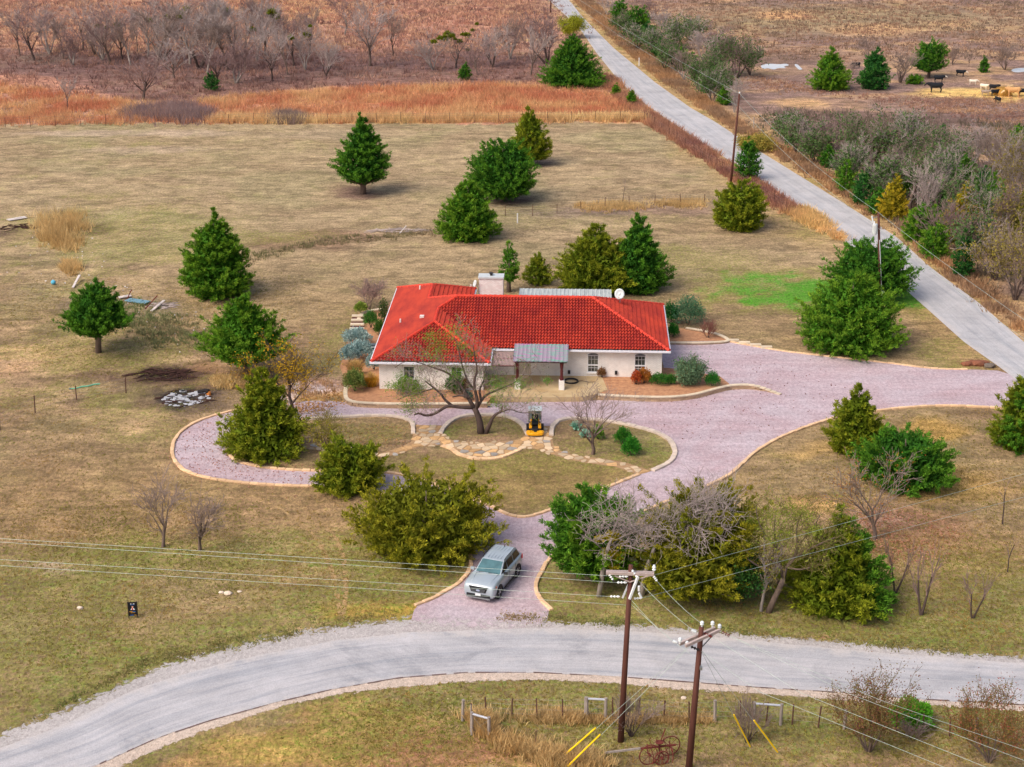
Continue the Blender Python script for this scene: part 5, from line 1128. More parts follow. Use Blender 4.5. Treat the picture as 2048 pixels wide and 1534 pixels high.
# roof vents
pmat('vent_pipe', lin(226,214,210), .1, 3, .6)
def vent(px, py, h=.4, r=.05, kind='pipe'):
    lo = G(px, py, 4.2); 
    for _ in range(12):                     # drop onto the roof plane under the sight line
        d = lo - H0; u, v = d[0] * _ch + d[1] * _sh, -d[0] * _sh + d[1] * _ch
        dist = min(u, max(0, v - V0) if u > UW or v > V0 + hw2 else v, UM - u, VB - v if u > UB else VE - v, hm)
        if kind == 'left': dist = u
        lo = G(px, py, zroof(max(0, dist)) + .04)
    d = lo - H0; u, v = d[0] * _ch + d[1] * _sh, -d[0] * _sh + d[1] * _ch
    mb = MB()
    if kind == 'box': mb.box((u, v, lo[2] + .12), (.35, .28, .22))
    else: mb.tube([(u, v, lo[2] - .2), (u, v, lo[2] + h)], r, 8)
    mb.build('roof_vent', 'vent_pipe', roof)
vent(840, 580, .4, .07, 'left'); vent(801, 647, .4, .07, 'left'); vent(844, 636, .3, .1, 'box'); vent(907, 651, .35, .06); vent(1066, 630, .45, .07)
# ---- walls with real openings
def wall(name, a, b, z0, z1, openings, th=.22, mat='white_brick', parent=house):
    """a->b in the house frame, outer face on the right hand; openings (s0,s1,zb,zt) along it"""
    a, b = np.array(a, float), np.array(b, float); L = np.linalg.norm(b - a); d = (b - a) / L; inn = np.array([-d[1], d[0]]); mb = MB()
    cuts = sorted(openings); s = 0.0
    def pc(s0, s1, zb, zt):
        c = a + d * (s0 + s1) / 2 + inn * th / 2; mb.box((*c, (zb + zt) / 2), (s1 - s0, th, zt - zb), ax=[(*d, 0), (*inn, 0), (0, 0, 1)])
    for s0, s1, zb, zt in cuts:
        pc(s, s0, z0, z1); 
        if zb > z0: pc(s0, s1, z0, zb)
        if zt < z1: pc(s0, s1, zt, z1)
        s = s1
    pc(s, L, z0, z1)
    return mb.build(name, mat, parent)
def window(a, d, s0, s1, zb, zt, arch=False, cols=3, rows=3, split=.5):
    a, d = np.array(a, float), np.array(d, float); inn = np.array([-d[1], d[0]]); ax = [(*d, 0), (*inn, 0), (0, 0, 1)]
    w = link('window', None, house); f = MB(); g = MB(); W = s1 - s0
    def P(s, z, dep): return (*(a + d * s + inn * dep), z)
    fr = .05
    f.box(P(s0 + fr / 2, (zb + zt) / 2, .07), (fr, .1, zt - zb), ax=ax); f.box(P(s1 - fr / 2, (zb + zt) / 2, .07), (fr, .1, zt - zb), ax=ax)
    f.box(P((s0 + s1) / 2, zb + fr / 2, .07), (W - 2 * fr, .1, fr), ax=ax); f.box(P((s0 + s1) / 2, zt - fr / 2, .07), (W - 2 * fr, .1, fr), ax=ax)
    zm = zb + (zt - zb) * split; f.box(P((s0 + s1) / 2, zm, .06), (W - 2 * fr, .1, .08), ax=ax)
    f.build('frame', 'window_frame', w)
    m = MB()
    for c in range(1, cols): m.box(P(s0 + fr + (W - 2 * fr) * c / cols, (zb + zt) / 2, .09), (.018, .03, zt - zb - 2 * fr), ax=ax)
    for r in range(1, rows * 2):
        if r != rows: m.box(P((s0 + s1) / 2, zb + (zt - zb) * r / (rows * 2), .094), (W - 2 * fr, .03, .018), ax=ax)
    m.build('muntins', 'window_frame', w)
    g.box(P((s0 + s1) / 2, (zb + zt) / 2, .13), (W - .02, .02, zt - zb - .02), ax=ax); g.build('glass', 'window_glass', w)
    if arch:
        t = MB(); pts = [(s0 + W / 2 + (W / 2 + .02) * math.cos(x), zt + .22 * math.sin(x)) for x in np.linspace(0, math.pi, 9)]
        V = [P(x, z, -.004) for x, z in pts] + [P(x, z, .03) for x, z in pts]; n = len(pts)
        t.add(V, [tuple(range(n)), tuple(range(2 * n - 1, n - 1, -1))] + [(i, i + 1, n + i + 1, n + i) for i in range(n - 1)]); t.build('arch_glass', 'window_glass', w)
        t = MB(); t.tube([P(x, z, -.01) for x, z in pts], .035, 5); t.build('arch_trim', 'window_frame', w)
    sl = MB(); sl.box(P((s0 + s1) / 2, zb - .05, -.03), (W + .16, .14, .09), ax=ax); sl.build('sill', 'white_brick', w)
    return w
OV = .55; ZB, ZT = .1, ZE - .14
def s_of(px, py, v, u0):                     # distance along a front wall of a picture point
    q = atY(px, py, hw((px - 745) / 25.0, v)[1]); d = q - H0; return (d[0] * _ch + d[1] * _sh) - u0
vW, vM = OV, V0 + OV
wo = []
for x0, x1 in ((808, 828), (903, 923)): s0, s1 = s_of(x0, 750, vW, OV), s_of(x1, 750, vW, OV); wo.append((s0 - .04, s1 + .04, .62, 2.3))
wall('wall', (OV, vW), (UW - OV, vW), ZB, ZT, wo)
for o in wo: window((OV, vW), (1, 0), *o, cols=2, rows=2, split=.36)
mo = []
for x0, x1 in ((1176, 1196), (1270, 1290)): s0, s1 = s_of(x0, 730, vM, UW - OV), s_of(x1, 730, vM, UW - OV); mo.append((s0 - .04, s1 + .04, .72, 2.2))
dr = (s_of(1028, 740, vM, UW - OV), s_of(1062, 740, vM, UW - OV), .45, 2.4); sdw = (1.0, 2.6, .9, 2.2)
wall('wall', (UW - OV, vM), (UM - OV, vM), ZB, ZT, [dr] + mo)
for o in mo: window((UW - OV, vM), (1, 0), *o, arch=True, cols=3, rows=2, split=.42)
wall('wall', (UW - OV, OV + .225), (UW - OV, vM - .003), ZB, ZT, []); wall('wall', (UM - OV, vM + .225), (UM - OV, VB - OV), ZB, ZT, [])
wall('wall', (UM - OV - .225, VB - OV), (UB - OV, VB - OV), ZB, ZT, []); wall('wall', (UB - OV, VB - OV + .225), (UB - OV, VE - OV), ZB, ZT, [])
wall('wall', (UB - OV - .225, VE - OV), (OV, VE - OV), ZB, ZT, []); wall('wall', (OV, VE - OV - .225), (OV, OV + .225), ZB, ZT, [(3.0, 4.2, .9, 2.2), (11, 12.2, .9, 2.2)])
pmat('door_paint', lin(196,186,170), .1, 2, .6)
mb = MB(); mb.box((UW - OV + (dr[0] + dr[1]) / 2, vM + .1, (dr[2] + dr[3]) / 2), (dr[1] - dr[0] - .02, .06, dr[3] - dr[2])); dd = mb.build('door', 'door_paint', house)
mb = MB(); mb.lathe([(.03, -.03), (.045, 0), (.03, .03)], (UW - OV + dr[1] - .2, vM + .05, 1.4), 8, 'y'); mb.build('handle', 'vent_pipe', dd)
# wall lamps and small fittings on the long front
pmat('dark_metal', lin(52,50,52), .2, 5, .5, metal=.3); pmat('steel', lin(150,156,160), .2, 5, .45, metal=.6); pmat('pale_metal', lin(206,212,214), .1, 3, .5, metal=.2)
for x in (1138, 1232):
    s = s_of(x, 748, vM, 0); mb = MB(); mb.box((s, vM - .06, .75), (.2, .12, .3)); mb.build('meter_box', 'dark_metal', house)
# chimney
c = G(982, 600, 3.0); cv = hw(10.3, 16.6)
chx0, chx1 = 958, 1006; Yc = hw(10.5, VB + .55)[1]
q0, q1 = atY(chx0, 575, Yc), atY(chx1, 575, Yc); ctop = atY(982, 557, Yc)[2]
cu = lambda q: ((q - H0)[0] * _ch + (q - H0)[1] * _sh)
u0, u1 = cu(q0), cu(q1); ch = link('chimney', None, house)
mb = MB(); mb.box(((u0 + u1) / 2, VB + 1.0, ctop / 2), (u1 - u0, 1.1, ctop)); brick_mat('chimney_brick', lin(240,236,234), lin(228,214,212), lin(210,204,200)); mb.build('stack', 'chimney_brick', ch)
mb = MB(); mb.box(((u0 + u1) / 2, VB + 1.0, ctop + .06), (u1 - u0 + .14, 1.26, .14)); mb.build('cap', 'pale_metal', ch)
mb = MB(); mb.lathe([(.12, 0), (.12, .16), (.2, .18), (.2, .24), (.05, .3)], ((u0 + u1) / 2, VB + 1.0, ctop + .13), 10); mb.build('flue', 'dark_metal', ch)
# rear patio roof of pale ribbed metal
Yb = hw(17, VB + .2)[1]
a, b = G(1036, 602, 3.1), G(1224, 604, 3.1); pu0, pu1 = cu(atY(1036, 590, Yb)), cu(atY(1224, 590, Yb))
def ribbed_mat(name, c1, c2, axis=0):
    return pmat(name, c1, .2, 1.5, .5, 0, .25, col2=c2, stretch=(3, .35, 1) if axis == 0 else (.35, 3, 1))
ribbed_mat('patio_metal', lin(206,212,208), lin(166,172,172)); rp = link('rear_patio_roof', None, house)
zf = atY(1130, 600, Yb)[2] + .35; Ybk = Yb + 4.2; zbk = atY(1130, 577, Ybk)[2]
n = 46; V = []
for i in range(n * 2):
    u = pu0 + (pu1 - pu0) * i / (n * 2 - 1); h = .035 if i % 4 == 0 else 0; V += [(u, VB - .2, zf - .45 + h), (u, VB + 4.2, zbk + h)]
mb = MB(); mb.add(V, [(2 * i, 2 * i + 2, 2 * i + 3, 2 * i + 1) for i in range(n * 2 - 1)]); mb.build('roof_sheet', 'patio_metal', rp)
for u in (pu0 + .2, (pu0 + pu1) / 2, pu1 - .2):
    mb = MB(); mb.box((u, VB + 4.0, zbk / 2), (.12, .12, zbk - .02)); mb.build('post', 'white_trim', rp)
mb = MB(); mb.box(((pu0 + pu1) / 2, VB + 4.0, zbk - .06), (pu1 - pu0, .08, .12)); mb.build('beam', 'white_trim', rp)
# ---- front porch roof of weathered metal on turned posts, and the slatted lattice beside it
pf0, pf1 = 1030, 1134
porch = link('porch', None, house)
def porch_mat():
    m, n, l, b = _newmat('porch_metal'); tc = n.new('ShaderNodeTexCoord'); mp = n.new('ShaderNodeMapping'); mp.inputs['Scale'].default_value = (.5, 4.2, 1); l.new(tc.outputs['Object'], mp.inputs[0])
    f = _noise(n, l, mp.outputs[0], 1.6, 4, .6, .6); c = _mix(n, l, _map(n, l, f, .44, .56, 0, 1), lin(104,160,140), lin(168,118,156)); g = _noise(n, l, mp.outputs[0], 4, 3, .6)
    c = _mix(n, l, _map(n, l, g, .52, .66, 0, .3), c, lin(150,164,160)); l.new(c, b.inputs['Base Color']); b.inputs['Roughness'].default_value = .55
porch_mat()
Yp = hw(12.5, 1.0)[1]                        # front edge of the porch roof
def frontY(v): return hw(13, v)[1]
zl = atY(1082, 723, frontY(.6))[2]; vback = V0 + .35; zh = atY(1082, 690, frontY(vback))[2]
zh = max(zh, zroof(vback - V0) + .2)
uL0, uR0 = cu(atY(1026, 723, frontY(.6))), cu(atY(1136, 723, frontY(.6)))
nr = 40; V = []
for i in range(nr + 1):
    u = uL0 + (uR0 - uL0) * i / nr; h = .03 if i % 3 == 0 else 0; V += [(u, .6, zl + h), (u, vback, zh + h)]
mb = MB(); mb.add(V + [(x, y, z - .05) for x, y, z in V], [(2 * i, 2 * i + 2, 2 * i + 3, 2 * i + 1) for i in range(nr)] + [(2 * (nr + 1) + 2 * i, 2 * (nr + 1) + 2 * i + 1, 2 * (nr + 1) + 2 * i + 3, 2 * (nr + 1) + 2 * i + 2) for i in range(nr)]); mb.build('porch_roof', 'porch_metal', porch)
pmat('maroon_wood', lin(92,36,38), .25, 4, .6, stretch=(1, 1, .3)); pmat('lattice_wood', lin(190,158,156), .2, 3, .7)
mb = MB(); mb.bar((uL0 + .1, .95, zl - .13), (uR0 - .1, .95, zl - .13), .14, .16); mb.build('beam', 'maroon_wood', porch)
for px in (1035, 1123):
    u = cu(atY(px, 780, frontY(.95))); po = link('porch_post', None, porch)
    mb = MB(); mb.box((u, .95, .70), (.44, .44, 1.0)); mb.build('plinth', 'white_brick', po)
    mb = MB(); mb.lathe([(.17, 1.2), (.17, 1.36), (.12, 1.4), (.11, 1.9), (.14, 1.95), (.10, 2.0), (.15, zl - .3), (.2, zl - .2)], (u, .95, 0), 8); mb.build('turned_post', 'maroon_wood', po)
lat = link('lattice_cover', None, porch); lu0, lu1 = UW + .12, uL0 + .15
for i in range(17):
    u = lu0 + (lu1 - lu0) * (i + .5) / 17; mb = MB(); mb.box((u, 1.85, ZE - .22), (.05, 3.2, .06)); mb.build('slat', 'lattice_wood', lat)
for v in (.45, 2.2):
    mb = MB(); mb.box(((lu0 + lu1) / 2, v, ZE - .31), (lu1 - lu0, .1, .12)); mb.build('beam', 'maroon_wood', lat)
# ---- terrace slab and raised planting beds
pmat('patio_concrete', lin(196,176,140), .2, 1.2, .9, .1, col2=lin(176,148,108)); pmat('bed_mulch', lin(194,146,108), .3, 3.0, .95, .5, col2=lin(150,106,80)); pmat('bed_dark', lin(120,88,72), .3, 3, .95, .5)
BEDL = [(690,790),(694,798),(712,803),(760,805),(830,806),(975,804),(982,796),(985,740),(760,740),(722,745),(700,770)]
pb = Gl(BEDL, BED); tb = MB(); tb.prism([(p[0], p[1]) for p in pb], -.1, BED - .02); o = tb.build('planting_bed', 'bed_mulch'); tag(o, kind='structure')
BEDR = [(1196,786),(1240,789),(1330,792),(1386,787),(1425,776),(1460,768),(1440,752),(1336,735),(1190,735)]
pb = Gl(BEDR, BED); tb = MB(); tb.prism([(p[0], p[1]) for p in pb], -.1, BED - .02); o = tb.build('planting_bed', 'bed_mulch'); tag(o, kind='structure')
PAT = [(980,792),(1060,795),(1165,794),(1192,788),(1215,780),(1196,735),(980,735)]
pb = Gl(PAT, BED); tb = MB(); tb.prism([(p[0], p[1]) for p in pb], -.1, BED + .012); o = tb.build('patio_slab', 'patio_concrete'); tag(o, kind='structure')
BEDS = [(716,628),(760,622),(786,600),(792,700),(760,742),(722,745),(694,770),(680,735),(690,700),(700,660)]
pb = Gl(BEDS, 0); o = flat_poly('side_bed', pb, [], .03, MATS['bed_mulch'])
BEDE = [(1330,684),(1440,682),(1462,680),(1440,668),(1400,660),(1340,656),(1330,660)]
o = flat_poly('end_bed', Gl(BEDE, 0), [], .03, MATS['bed_mulch'])
def block_wall(label, pix, courses=2, cap=True, z=BED, name='retaining_wall', taper=None):
    P = smooth_line(Gl(pix, z), 2); P = resample(P[:, :2], .46); t = thing(name, label, 'wall', (*P[0], 0), 0, 'block walls round the beds'); hC = (z - .07) / courses
    mb = MB(); mb.box((0, 0, 0), (.44, .22, hC * .96)); bme = mb.mesh('block'); bme.materials.append(pmat('wall_block', lin(186,158,130), .2, 3, .95, .3, rnd=.25) if 'wall_block' not in MATS else MATS['wall_block'])
    mb = MB(); mb.box((0, 0, 0), (.455, .32, .08)); cme = mb.mesh('cap_stone'); cme.materials.append(pmat('cap_stone', lin(214,198,174), .15, 3, .9, .2, rnd=.12) if 'cap_stone' not in MATS else MATS['cap_stone'])
    rr = random.Random(len(pix)); N = len(P) - 1
    for i in range(N):
        d = P[i + 1] - P[i]; an = math.atan2(d[1], d[0]); m = (P[i] + P[i + 1]) / 2 - P[0]; dn = taper(i / N) if taper else 0
        for k in range(courses):
            sh = .23 * (k % 2); zz = hC * (k + .5) - dn
            if zz > -.1: link('block', bme, t, None, (m[0] + math.cos(an) * sh + rr.uniform(-.01, .01), m[1] + math.sin(an) * sh + rr.uniform(-.01, .01), zz), (0, 0, an + rr.uniform(-.02, .02)))
        if cap: link('cap_stone', cme, t, None, (m[0], m[1], z - .03 - dn), (0, 0, an + rr.uniform(-.015, .015)))
    return t
block_wall('low block wall with pale cap edging the left front planting bed', [(692,770),(690,790),(694,799),(712,804),(760,806),(830,807),(975,805)])
block_wall('curving block wall with pale cap below the right planting bed', [(1196,788),(1240,791),(1330,794),(1386,789),(1425,778),(1460,769),(1500,768),(1530,772),(1562,780)], taper=lambda t: .34 * sstep(.8, 1.0, t))
block_wall('low stone edging round the small bed right of the house', [(1340,684),(1400,685),(1440,683),(1462,681),(1440,668),(1400,659),(1372,655)], 1, True, .2)
block_wall('pale timber edging at the back of the side garden', [(716,640),(722,626),(745,619),(768,617)], 1, True, .3)
# garden steps
stp = thing('garden_steps', 'short flight of stone garden steps left of the house', 'steps', G(715, 670))
for i in range(6):
    a, b = G(704 - i * 1.5, 640 + i * 7), G(728 + i * .2, 640 + i * 7); c = (a + b) / 2 - G(715, 670); mb = MB(); L = np.linalg.norm(b - a)
    mb.box((c[0], c[1], .40 - i * .07), (L, .42, .12)); mb.build('tread', MATS['cap_stone'], stp)
    mb = MB(); mb.box((c[0], c[1] - .15, .2 - i * .035), (L - .04, .1, max(.06, .36 - i * .07))); mb.build('riser', 'maroon_wood', stp)
for i in range(4):
    c = G(1467 + i * 22, 683 + i * 4.5); mb = MB(); mb.box((0, 0, .1), (.95, .35, .2)); tag(mb.build('step_stone', MATS['cap_stone'], bevel=.02), ['upper left','second from the left','third from the left','lower right'][i] + ' of the pale step stones above the drive', 'stone', 'step stones above the drive').location = c
# air conditioner
p = G(748, 712, .1); ac = thing('cooling_unit', 'dark cylindrical air conditioning unit at the left wall', 'air conditioner', p)
mb = MB(); mb.lathe([(.46, -.1), (.48, .02), (.48, .9)], (0, 0, 0), 16); mb.build('casing', pmat('ac_dark', lin(44,56,60), .2, 8, .5), ac)
mb = MB(); mb.lathe([(.5, .9), (.5, .97), (.46, .98)], (0, 0, 0), 16); mb.build('top_ring', 'pale_metal', ac)
mb = MB(); mb.lathe([(.4, .985), (.4, .99), (.12, 1.01)], (0, 0, 0), 16); mb.build('fan_grille', 'ac_dark', ac)
for k in range(8):
    mb = MB(); a = k * math.pi / 8; mb.bar((-.44 * math.cos(a), -.44 * math.sin(a), 1.02), (.44 * math.cos(a), .44 * math.sin(a), 1.02), .015, .01); mb.build('guard_wire', 'steel', ac)
# satellite dishes
def dish(label, bx, by, dx, dy, Y, r, face, arm):
    b = atY(bx, by, Y); t = thing('satellite_dish', label, 'satellite dish', b); c = atY(dx, dy, Y) - b; f = np.array(face) / np.linalg.norm(face)
    ref = np.cross(f, (0, 0, 1)); ref /= np.linalg.norm(ref); up = np.cross(ref, f); V, Fc = [], []
    for i, (rr, dd) in enumerate([(0.001, -.14), (.4, -.11), (.75, -.05), (1, .0)]):
        for k in range(18): a = k * math.pi / 9; V.append(c + (ref * math.cos(a) * rr + up * math.sin(a) * rr * 1.1) * r + f * dd * r)
    for i in range(3):
        for k in range(18): Fc.append((i * 18 + k, i * 18 + (k + 1) % 18, (i + 1) * 18 + (k + 1) % 18, (i + 1) * 18 + k))
    mb = MB(); mb.add(V, Fc); o = mb.build('reflector', 'pale_metal', t, True); sm = o.modifiers.new('thick', 'SOLIDIFY'); sm.thickness = .03
    mb = MB(); mb.tube([(0, 0, -.25), (0, 0, c[2] * .5), c - f * .15 * r], .035, 6); mb.build('mast', 'steel', t)
    e = c + f * r * 1.0 - up * r * .75; mb = MB(); mb.tube([c - up * r * .95, e], .022, 5); mb.build('arm', 'steel', t)
    mb = MB(); mb.box(e, (.12, .12, .16)); mb.build('feed_horn', 'vent_pipe', t); return t
dish('small pale satellite dish on a bent mast left of the chimney', 957, 582, 949, 567, hw(8, VB + .4)[1], .30, (-1, -.45, .35), 1)
dish('round grey satellite dish above the right end of the roof', 1240, 599, 1239, 588, hw(19.5, VR + 1.2)[1], .42, (-.15, -1, .35), 1)
# hose coil on the terrace, bird feeder, downspout
p = G(1142, 763, BED + .03); t = thing('garden_hose', 'black garden hose coiled on the patio slab', 'hose', p)
mb = MB()
for k in range(4): mb.tube([((.5 + .03 * k) * math.cos(a), (.5 + .03 * k) * math.sin(a), .03 + .035 * (k % 3)) for a in np.linspace(0, 6.283, 25)], .028, 6, False)
mb.build('coil', 'dark_metal', t); mb = MB(); mb.tube([(.5, 0, .03), (.9, .1, .03), (1.4, -.2, .03), (1.9, -.15, .03)], .02, 5); mb.build('tail', 'dark_metal', t)
# ================================================================== SUV
def paint(name, c, metal=.55, rough=.3):
    m, n, l, b = _newmat(name); tc = n.new('ShaderNodeTexCoord'); f = _noise(n, l, tc.outputs['Object'], 3, 3)
    l.new(_mix(n, l, _map(n, l, f, .3, .7, 0, 1), c, tuple(x * .93 for x in c)), b.inputs['Base Color']); b.inputs['Metallic'].default_value = metal; b.inputs['Roughness'].default_value = rough
    b.inputs['Coat Weight'].default_value = .4; b.inputs['Coat Roughness'].default_value = .08
    return m
paint('silver_paint', lin(172,184,194), .2, .28); pmat('tyre_rubber', lin(38,36,38), .2, 8, .85); pmat('alloy', lin(206,210,216), .1, 5, .35, metal=.7); pmat('black_plastic', lin(36,37,40), .15, 6, .55)
pmat('tail_red', lin(196,24,28), .1, 5, .3); pmat('amber', lin(232,110,30), .1, 5, .3); pmat('lamp_glass', lin(120,124,136), .3, 9, .15, spec=.8); pmat('plate_white', lin(226,230,236), .1, 6, .5)
def car_glass(name, c):
    m, n, l, b = _newmat(name); tc = n.new('ShaderNodeTexCoord'); f = _noise(n, l, tc.outputs['Object'], 2.0, 2); l.new(_mix(n, l, _map(n, l, f, .35, .65, 0, 1), c, tuple(x * .7 for x in c)), b.inputs['Base Color'])
    b.inputs['Roughness'].default_value = .05; b.inputs['Specular IOR Level'].default_value = .9
car_glass('windscreen_glass', lin(70,112,120)); car_glass('side_glass', lin(30,31,36))
def make_suv():
    a, b = G(972.5, 1186), G(1019, 1154)             # midpoints between the front and rear wheels
    fr, rl, rr_ = G(1005, 1190), G(941, 1182), G(1034, 1156)
    # axes from the wheel contacts: the near-side front wheel to the rear wheel
    d = rr_ - fr; yaw = math.radians(-74.0) + math.pi     # nose points to the viewer and a little left
    ctr = (G(941, 1181) + G(1034, 1157)) / 2
    yaw = math.atan2(-(rr_ - fr)[1], -(rr_ - fr)[0])
    t = thing('car', 'silver SUV facing the road in the drive mouth', 'car', (*ctr[:2], .016), yaw)
    L, W = 5.05, 2.0
    # side profile stations: x (nose positive), half width at sill / belt, heights
    st = [(2.50,.80,.84,.36,.84),(2.45,.90,.94,.30,1.02),(2.28,.965,.985,.27,1.12),(1.9,.985,1.0,.25,1.17),(1.2,.99,1.0,.25,1.21),(.85,.99,1.0,.25,1.22),(0,.99,1.0,.25,1.20),(-1.2,.99,1.0,.25,1.21),(-2.0,.985,.99,.27,1.22),(-2.35,.95,.96,.30,1.22),(-2.5,.86,.88,.38,1.18),(-2.54,.7,.74,.5,1.0)]
    V, Fc = [], []
    for x, ws, wb, z0, z1 in st:
        zm = z0 + (z1 - z0) * .55
        for y, z in ((-ws * .9, z0), (-ws, z0 + .12), (-wb, zm), (-wb * .985, z1 - .08), (-wb * .88, z1), (wb * .88, z1), (wb * .985, z1 - .08), (wb, zm), (ws, z0 + .12), (ws * .9, z0)): V.append((x, y, z))
    n = 10
    for i in range(len(st) - 1):
        for k in range(n): Fc.append((i * n + k, i * n + (k + 1) % n, (i + 1) * n + (k + 1) % n, (i + 1) * n + k))
    Fc += [tuple(range(n)), tuple(range(len(V) - 1, len(V) - n - 1, -1))]
    mb = MB(); mb.add(V, Fc); body = mb.build('body', 'silver_paint', t, True)
    body.data.polygons.foreach_set('use_smooth', np.ones(len(body.data.polygons), bool))
    # bonnet creases
    for s in (-1, 1):
        mb = MB(); mb.tube([(2.2, s * .55, 1.13), (1.6, s * .62, 1.19), (1.0, s * .68, 1.215)], .025, 5); mb.build('bonnet_crease', 'silver_paint', body, True)
    # cabin: windscreen base x=.95, roof from .1 to -2.0
    def ring(x, hwid, z): return (x, hwid, z)
    roofz = 1.75
    gl = [(1.02, .82, 1.20), (.12, .70, roofz - .02), (-.9, .71, roofz + .03), (-1.95, .68, roofz - .03), (-2.42, .76, 1.22)]
    V = [(x, s * w, z) for x, w, z in gl for s in (-1, 1)] + [(x, s * (.87 if i < 4 else .80), 1.19) for i, (x, w, z) in enumerate(gl) for s in (-1, 1)]
    mb = MB(); mb.add(V, [(0, 1, 3, 2), (2, 3, 5, 4), (4, 5, 7, 6), (6, 7, 9, 8)] + [(0, 2, 12, 10), (2, 4, 14, 12), (4, 6, 16, 14), (6, 8, 18, 16)] + [(1, 11, 13, 3), (3, 13, 15, 5), (5, 15, 17, 7), (7, 17, 19, 9)])
    mb.build('cabin', 'silver_paint', t, bevel=.03)
    def quad(name, pts, mat, off=.012):
        P = np.array(pts, float); nrm = np.cross(P[1] - P[0], P[3] - P[0]); nrm /= np.linalg.norm(nrm)
        if np.dot(nrm, P.mean(0) - np.array([-.6, 0, 1.0])) < 0: nrm = -nrm
        m2 = MB(); A = P + nrm * off; B_ = P - nrm * .02; k = len(P); m2.add(np.concatenate([A, B_]), [tuple(range(k)), tuple(range(2 * k - 1, k - 1, -1))] + [(i, (i + 1) % k, k + (i + 1) % k, k + i) for i in range(k)]); return m2.build(name, mat, t)
    quad('windscreen', [(.97, -.76, 1.225), (.97, .76, 1.225), (.16, .65, roofz - .04), (.16, -.65, roofz - .04)], 'windscreen_glass', .02)
    quad('rear_window', [(-2.38, -.68, 1.27), (-2.38, .68, 1.27), (-2.0, .6, roofz - .08), (-2.0, -.6, roofz - .08)], 'side_glass', .02)
    for s in (-1, 1):
        yb = lambda z: s * (.87 - (z - 1.19) / (roofz - 1.19) * .165 + .004)
        for x0, x1, x2, x3 in ((.80, -.02, -.10, .10), (-.16, -1.02, -1.02, -.16), (-1.12, -2.12, -1.86, -1.12)):
            zt = roofz - .1
            quad('side_window', [(x0, yb(1.24), 1.24), (x1, yb(1.24), 1.24), (x2, yb(zt), zt), (x3, yb(zt), zt)] if x0 < .5 else [(x0, yb(1.24), 1.24), (x1, yb(1.24), 1.24), (x2, yb(zt), zt), (.14, yb(zt), zt)], 'side_glass', .015)
        mb = MB(); mb.tube([(.05, s * .70, roofz + .01), (-.2, s * .70, roofz + .07), (-1.6, s * .69, roofz + .07), (-1.85, s * .68, roofz)], .025, 6); mb.build('roof_rail', 'black_plastic', t)
        mb = MB(); mb.box((.78, s * 1.08, 1.27), (.16, .24, .17)); mr = mb.build('mirror', 'black_plastic' if s > 0 else 'silver_paint', t, bevel=.03)
        for x in (.0, -1.06):
            mb = MB(); mb.box((x, s * 1.003, .78), (.012, .012, .72)); dr_ = mb.build('door_seam', 'black_plastic', t)
            mb = MB(); mb.box((x - .2, s * 1.015, 1.03), (.22, .03, .04)); mb.build('handle', 'silver_paint', dr_)
        mb = MB(); mb.box((-.35, s * 1.0, .33), (2.2, .03, .1)); mb.build('sill_trim', 'black_plastic', t)
        for x in (1.56, -1.48):
            w = link('wheel', None, t, None, (x, s * .86, .385))
            mb = MB(); mb.lathe([(.2, -.12), (.36, -.13), (.385, -.1), (.385, .1), (.36, .13), (.2, .12)], (0, 0, 0), 20, 'y'); mb.build('tyre', 'tyre_rubber', w)
            mb = MB(); mb.lathe([(.27, s * .12), (.27, s * .125), (.06, s * .135), (.001, s * .14)], (0, 0, 0), 16, 'y')
            for k in range(5): a2 = k * 2 * math.pi / 5; mb.bar((0, s * .14, 0), (.25 * math.cos(a2), s * .14, .25 * math.sin(a2)), .06, .02)
            mb.build('rim', 'alloy', w)
            mb = MB(); mb.tube([(x + .46 * math.cos(a2), s * .995, .385 + .46 * math.sin(a2)) for a2 in np.linspace(-.25, math.pi + .25, 13)], .05, 6); mb.build('wheel_arch', 'black_plastic', t)
            mb = MB(); mb.lathe([(.001, s * .9), (.43, s * .9), (.43, s * 1.002), (.001, s * 1.002)], (x, 0, .385), 18, 'y'); mb.build('wheel_well_shade', 'black_plastic', t)  # black disc stands in for the shade inside the wheel well
        quad('headlight', [(2.43, s * .60, 1.02), (2.16, s * .965, 1.07), (2.18, s * .975, .94), (2.47, s * .58, .90)], 'lamp_glass', .03)
        quad('side_marker', [(2.16, s * .955, .90), (2.04, s * .985, .91), (2.04, s * .985, 1.0), (2.15, s * .955, 1.01)], 'amber', .025)
        quad('fog_lamp', [(2.47, s * .62, .60), (2.30, s * .93, .62), (2.32, s * .92, .48), (2.47, s * .62, .50)], 'black_plastic', .03)
        quad('tail_light', [(-2.42, s * .93, 1.16), (-2.2, s * .985, 1.17), (-2.2, s * .99, .92), (-2.44, s * .94, .92)], 'tail_red', .03)
    quad('grille', [(2.475, -.60, 1.0), (2.475, .60, 1.0), (2.515, .46, .66), (2.515, -.46, .66)], 'black_plastic', .03)
    for k in range(3):
        mb = MB(); mb.box((2.57, 0, .73 + k * .07), (.02, .9 - .04 * (2 - k), .012)); mb.build('grille_bar', 'steel', t)
    em = link('emblem', None, t); mb = MB(); mb.lathe([(.001, 0), (.13, 0), (.13, .02), (.001, .02)], (0, 0, 0), 20, 'x')
    o = mb.build('emblem_oval', pmat('emblem_blue', lin(150,170,205), .1, 5, .3, metal=.4), em); o.location = (2.57, 0, .80); o.scale = (1, 1, .45)
    fc = bpy.data.curves.new('emblem_lettering', 'FONT'); fc.body = 'Ford'; fc.size = .1; fc.extrude = .004; fc.align_x = 'CENTER'; fc.align_y = 'CENTER'; fc.materials.append(MATS['plate_white'])
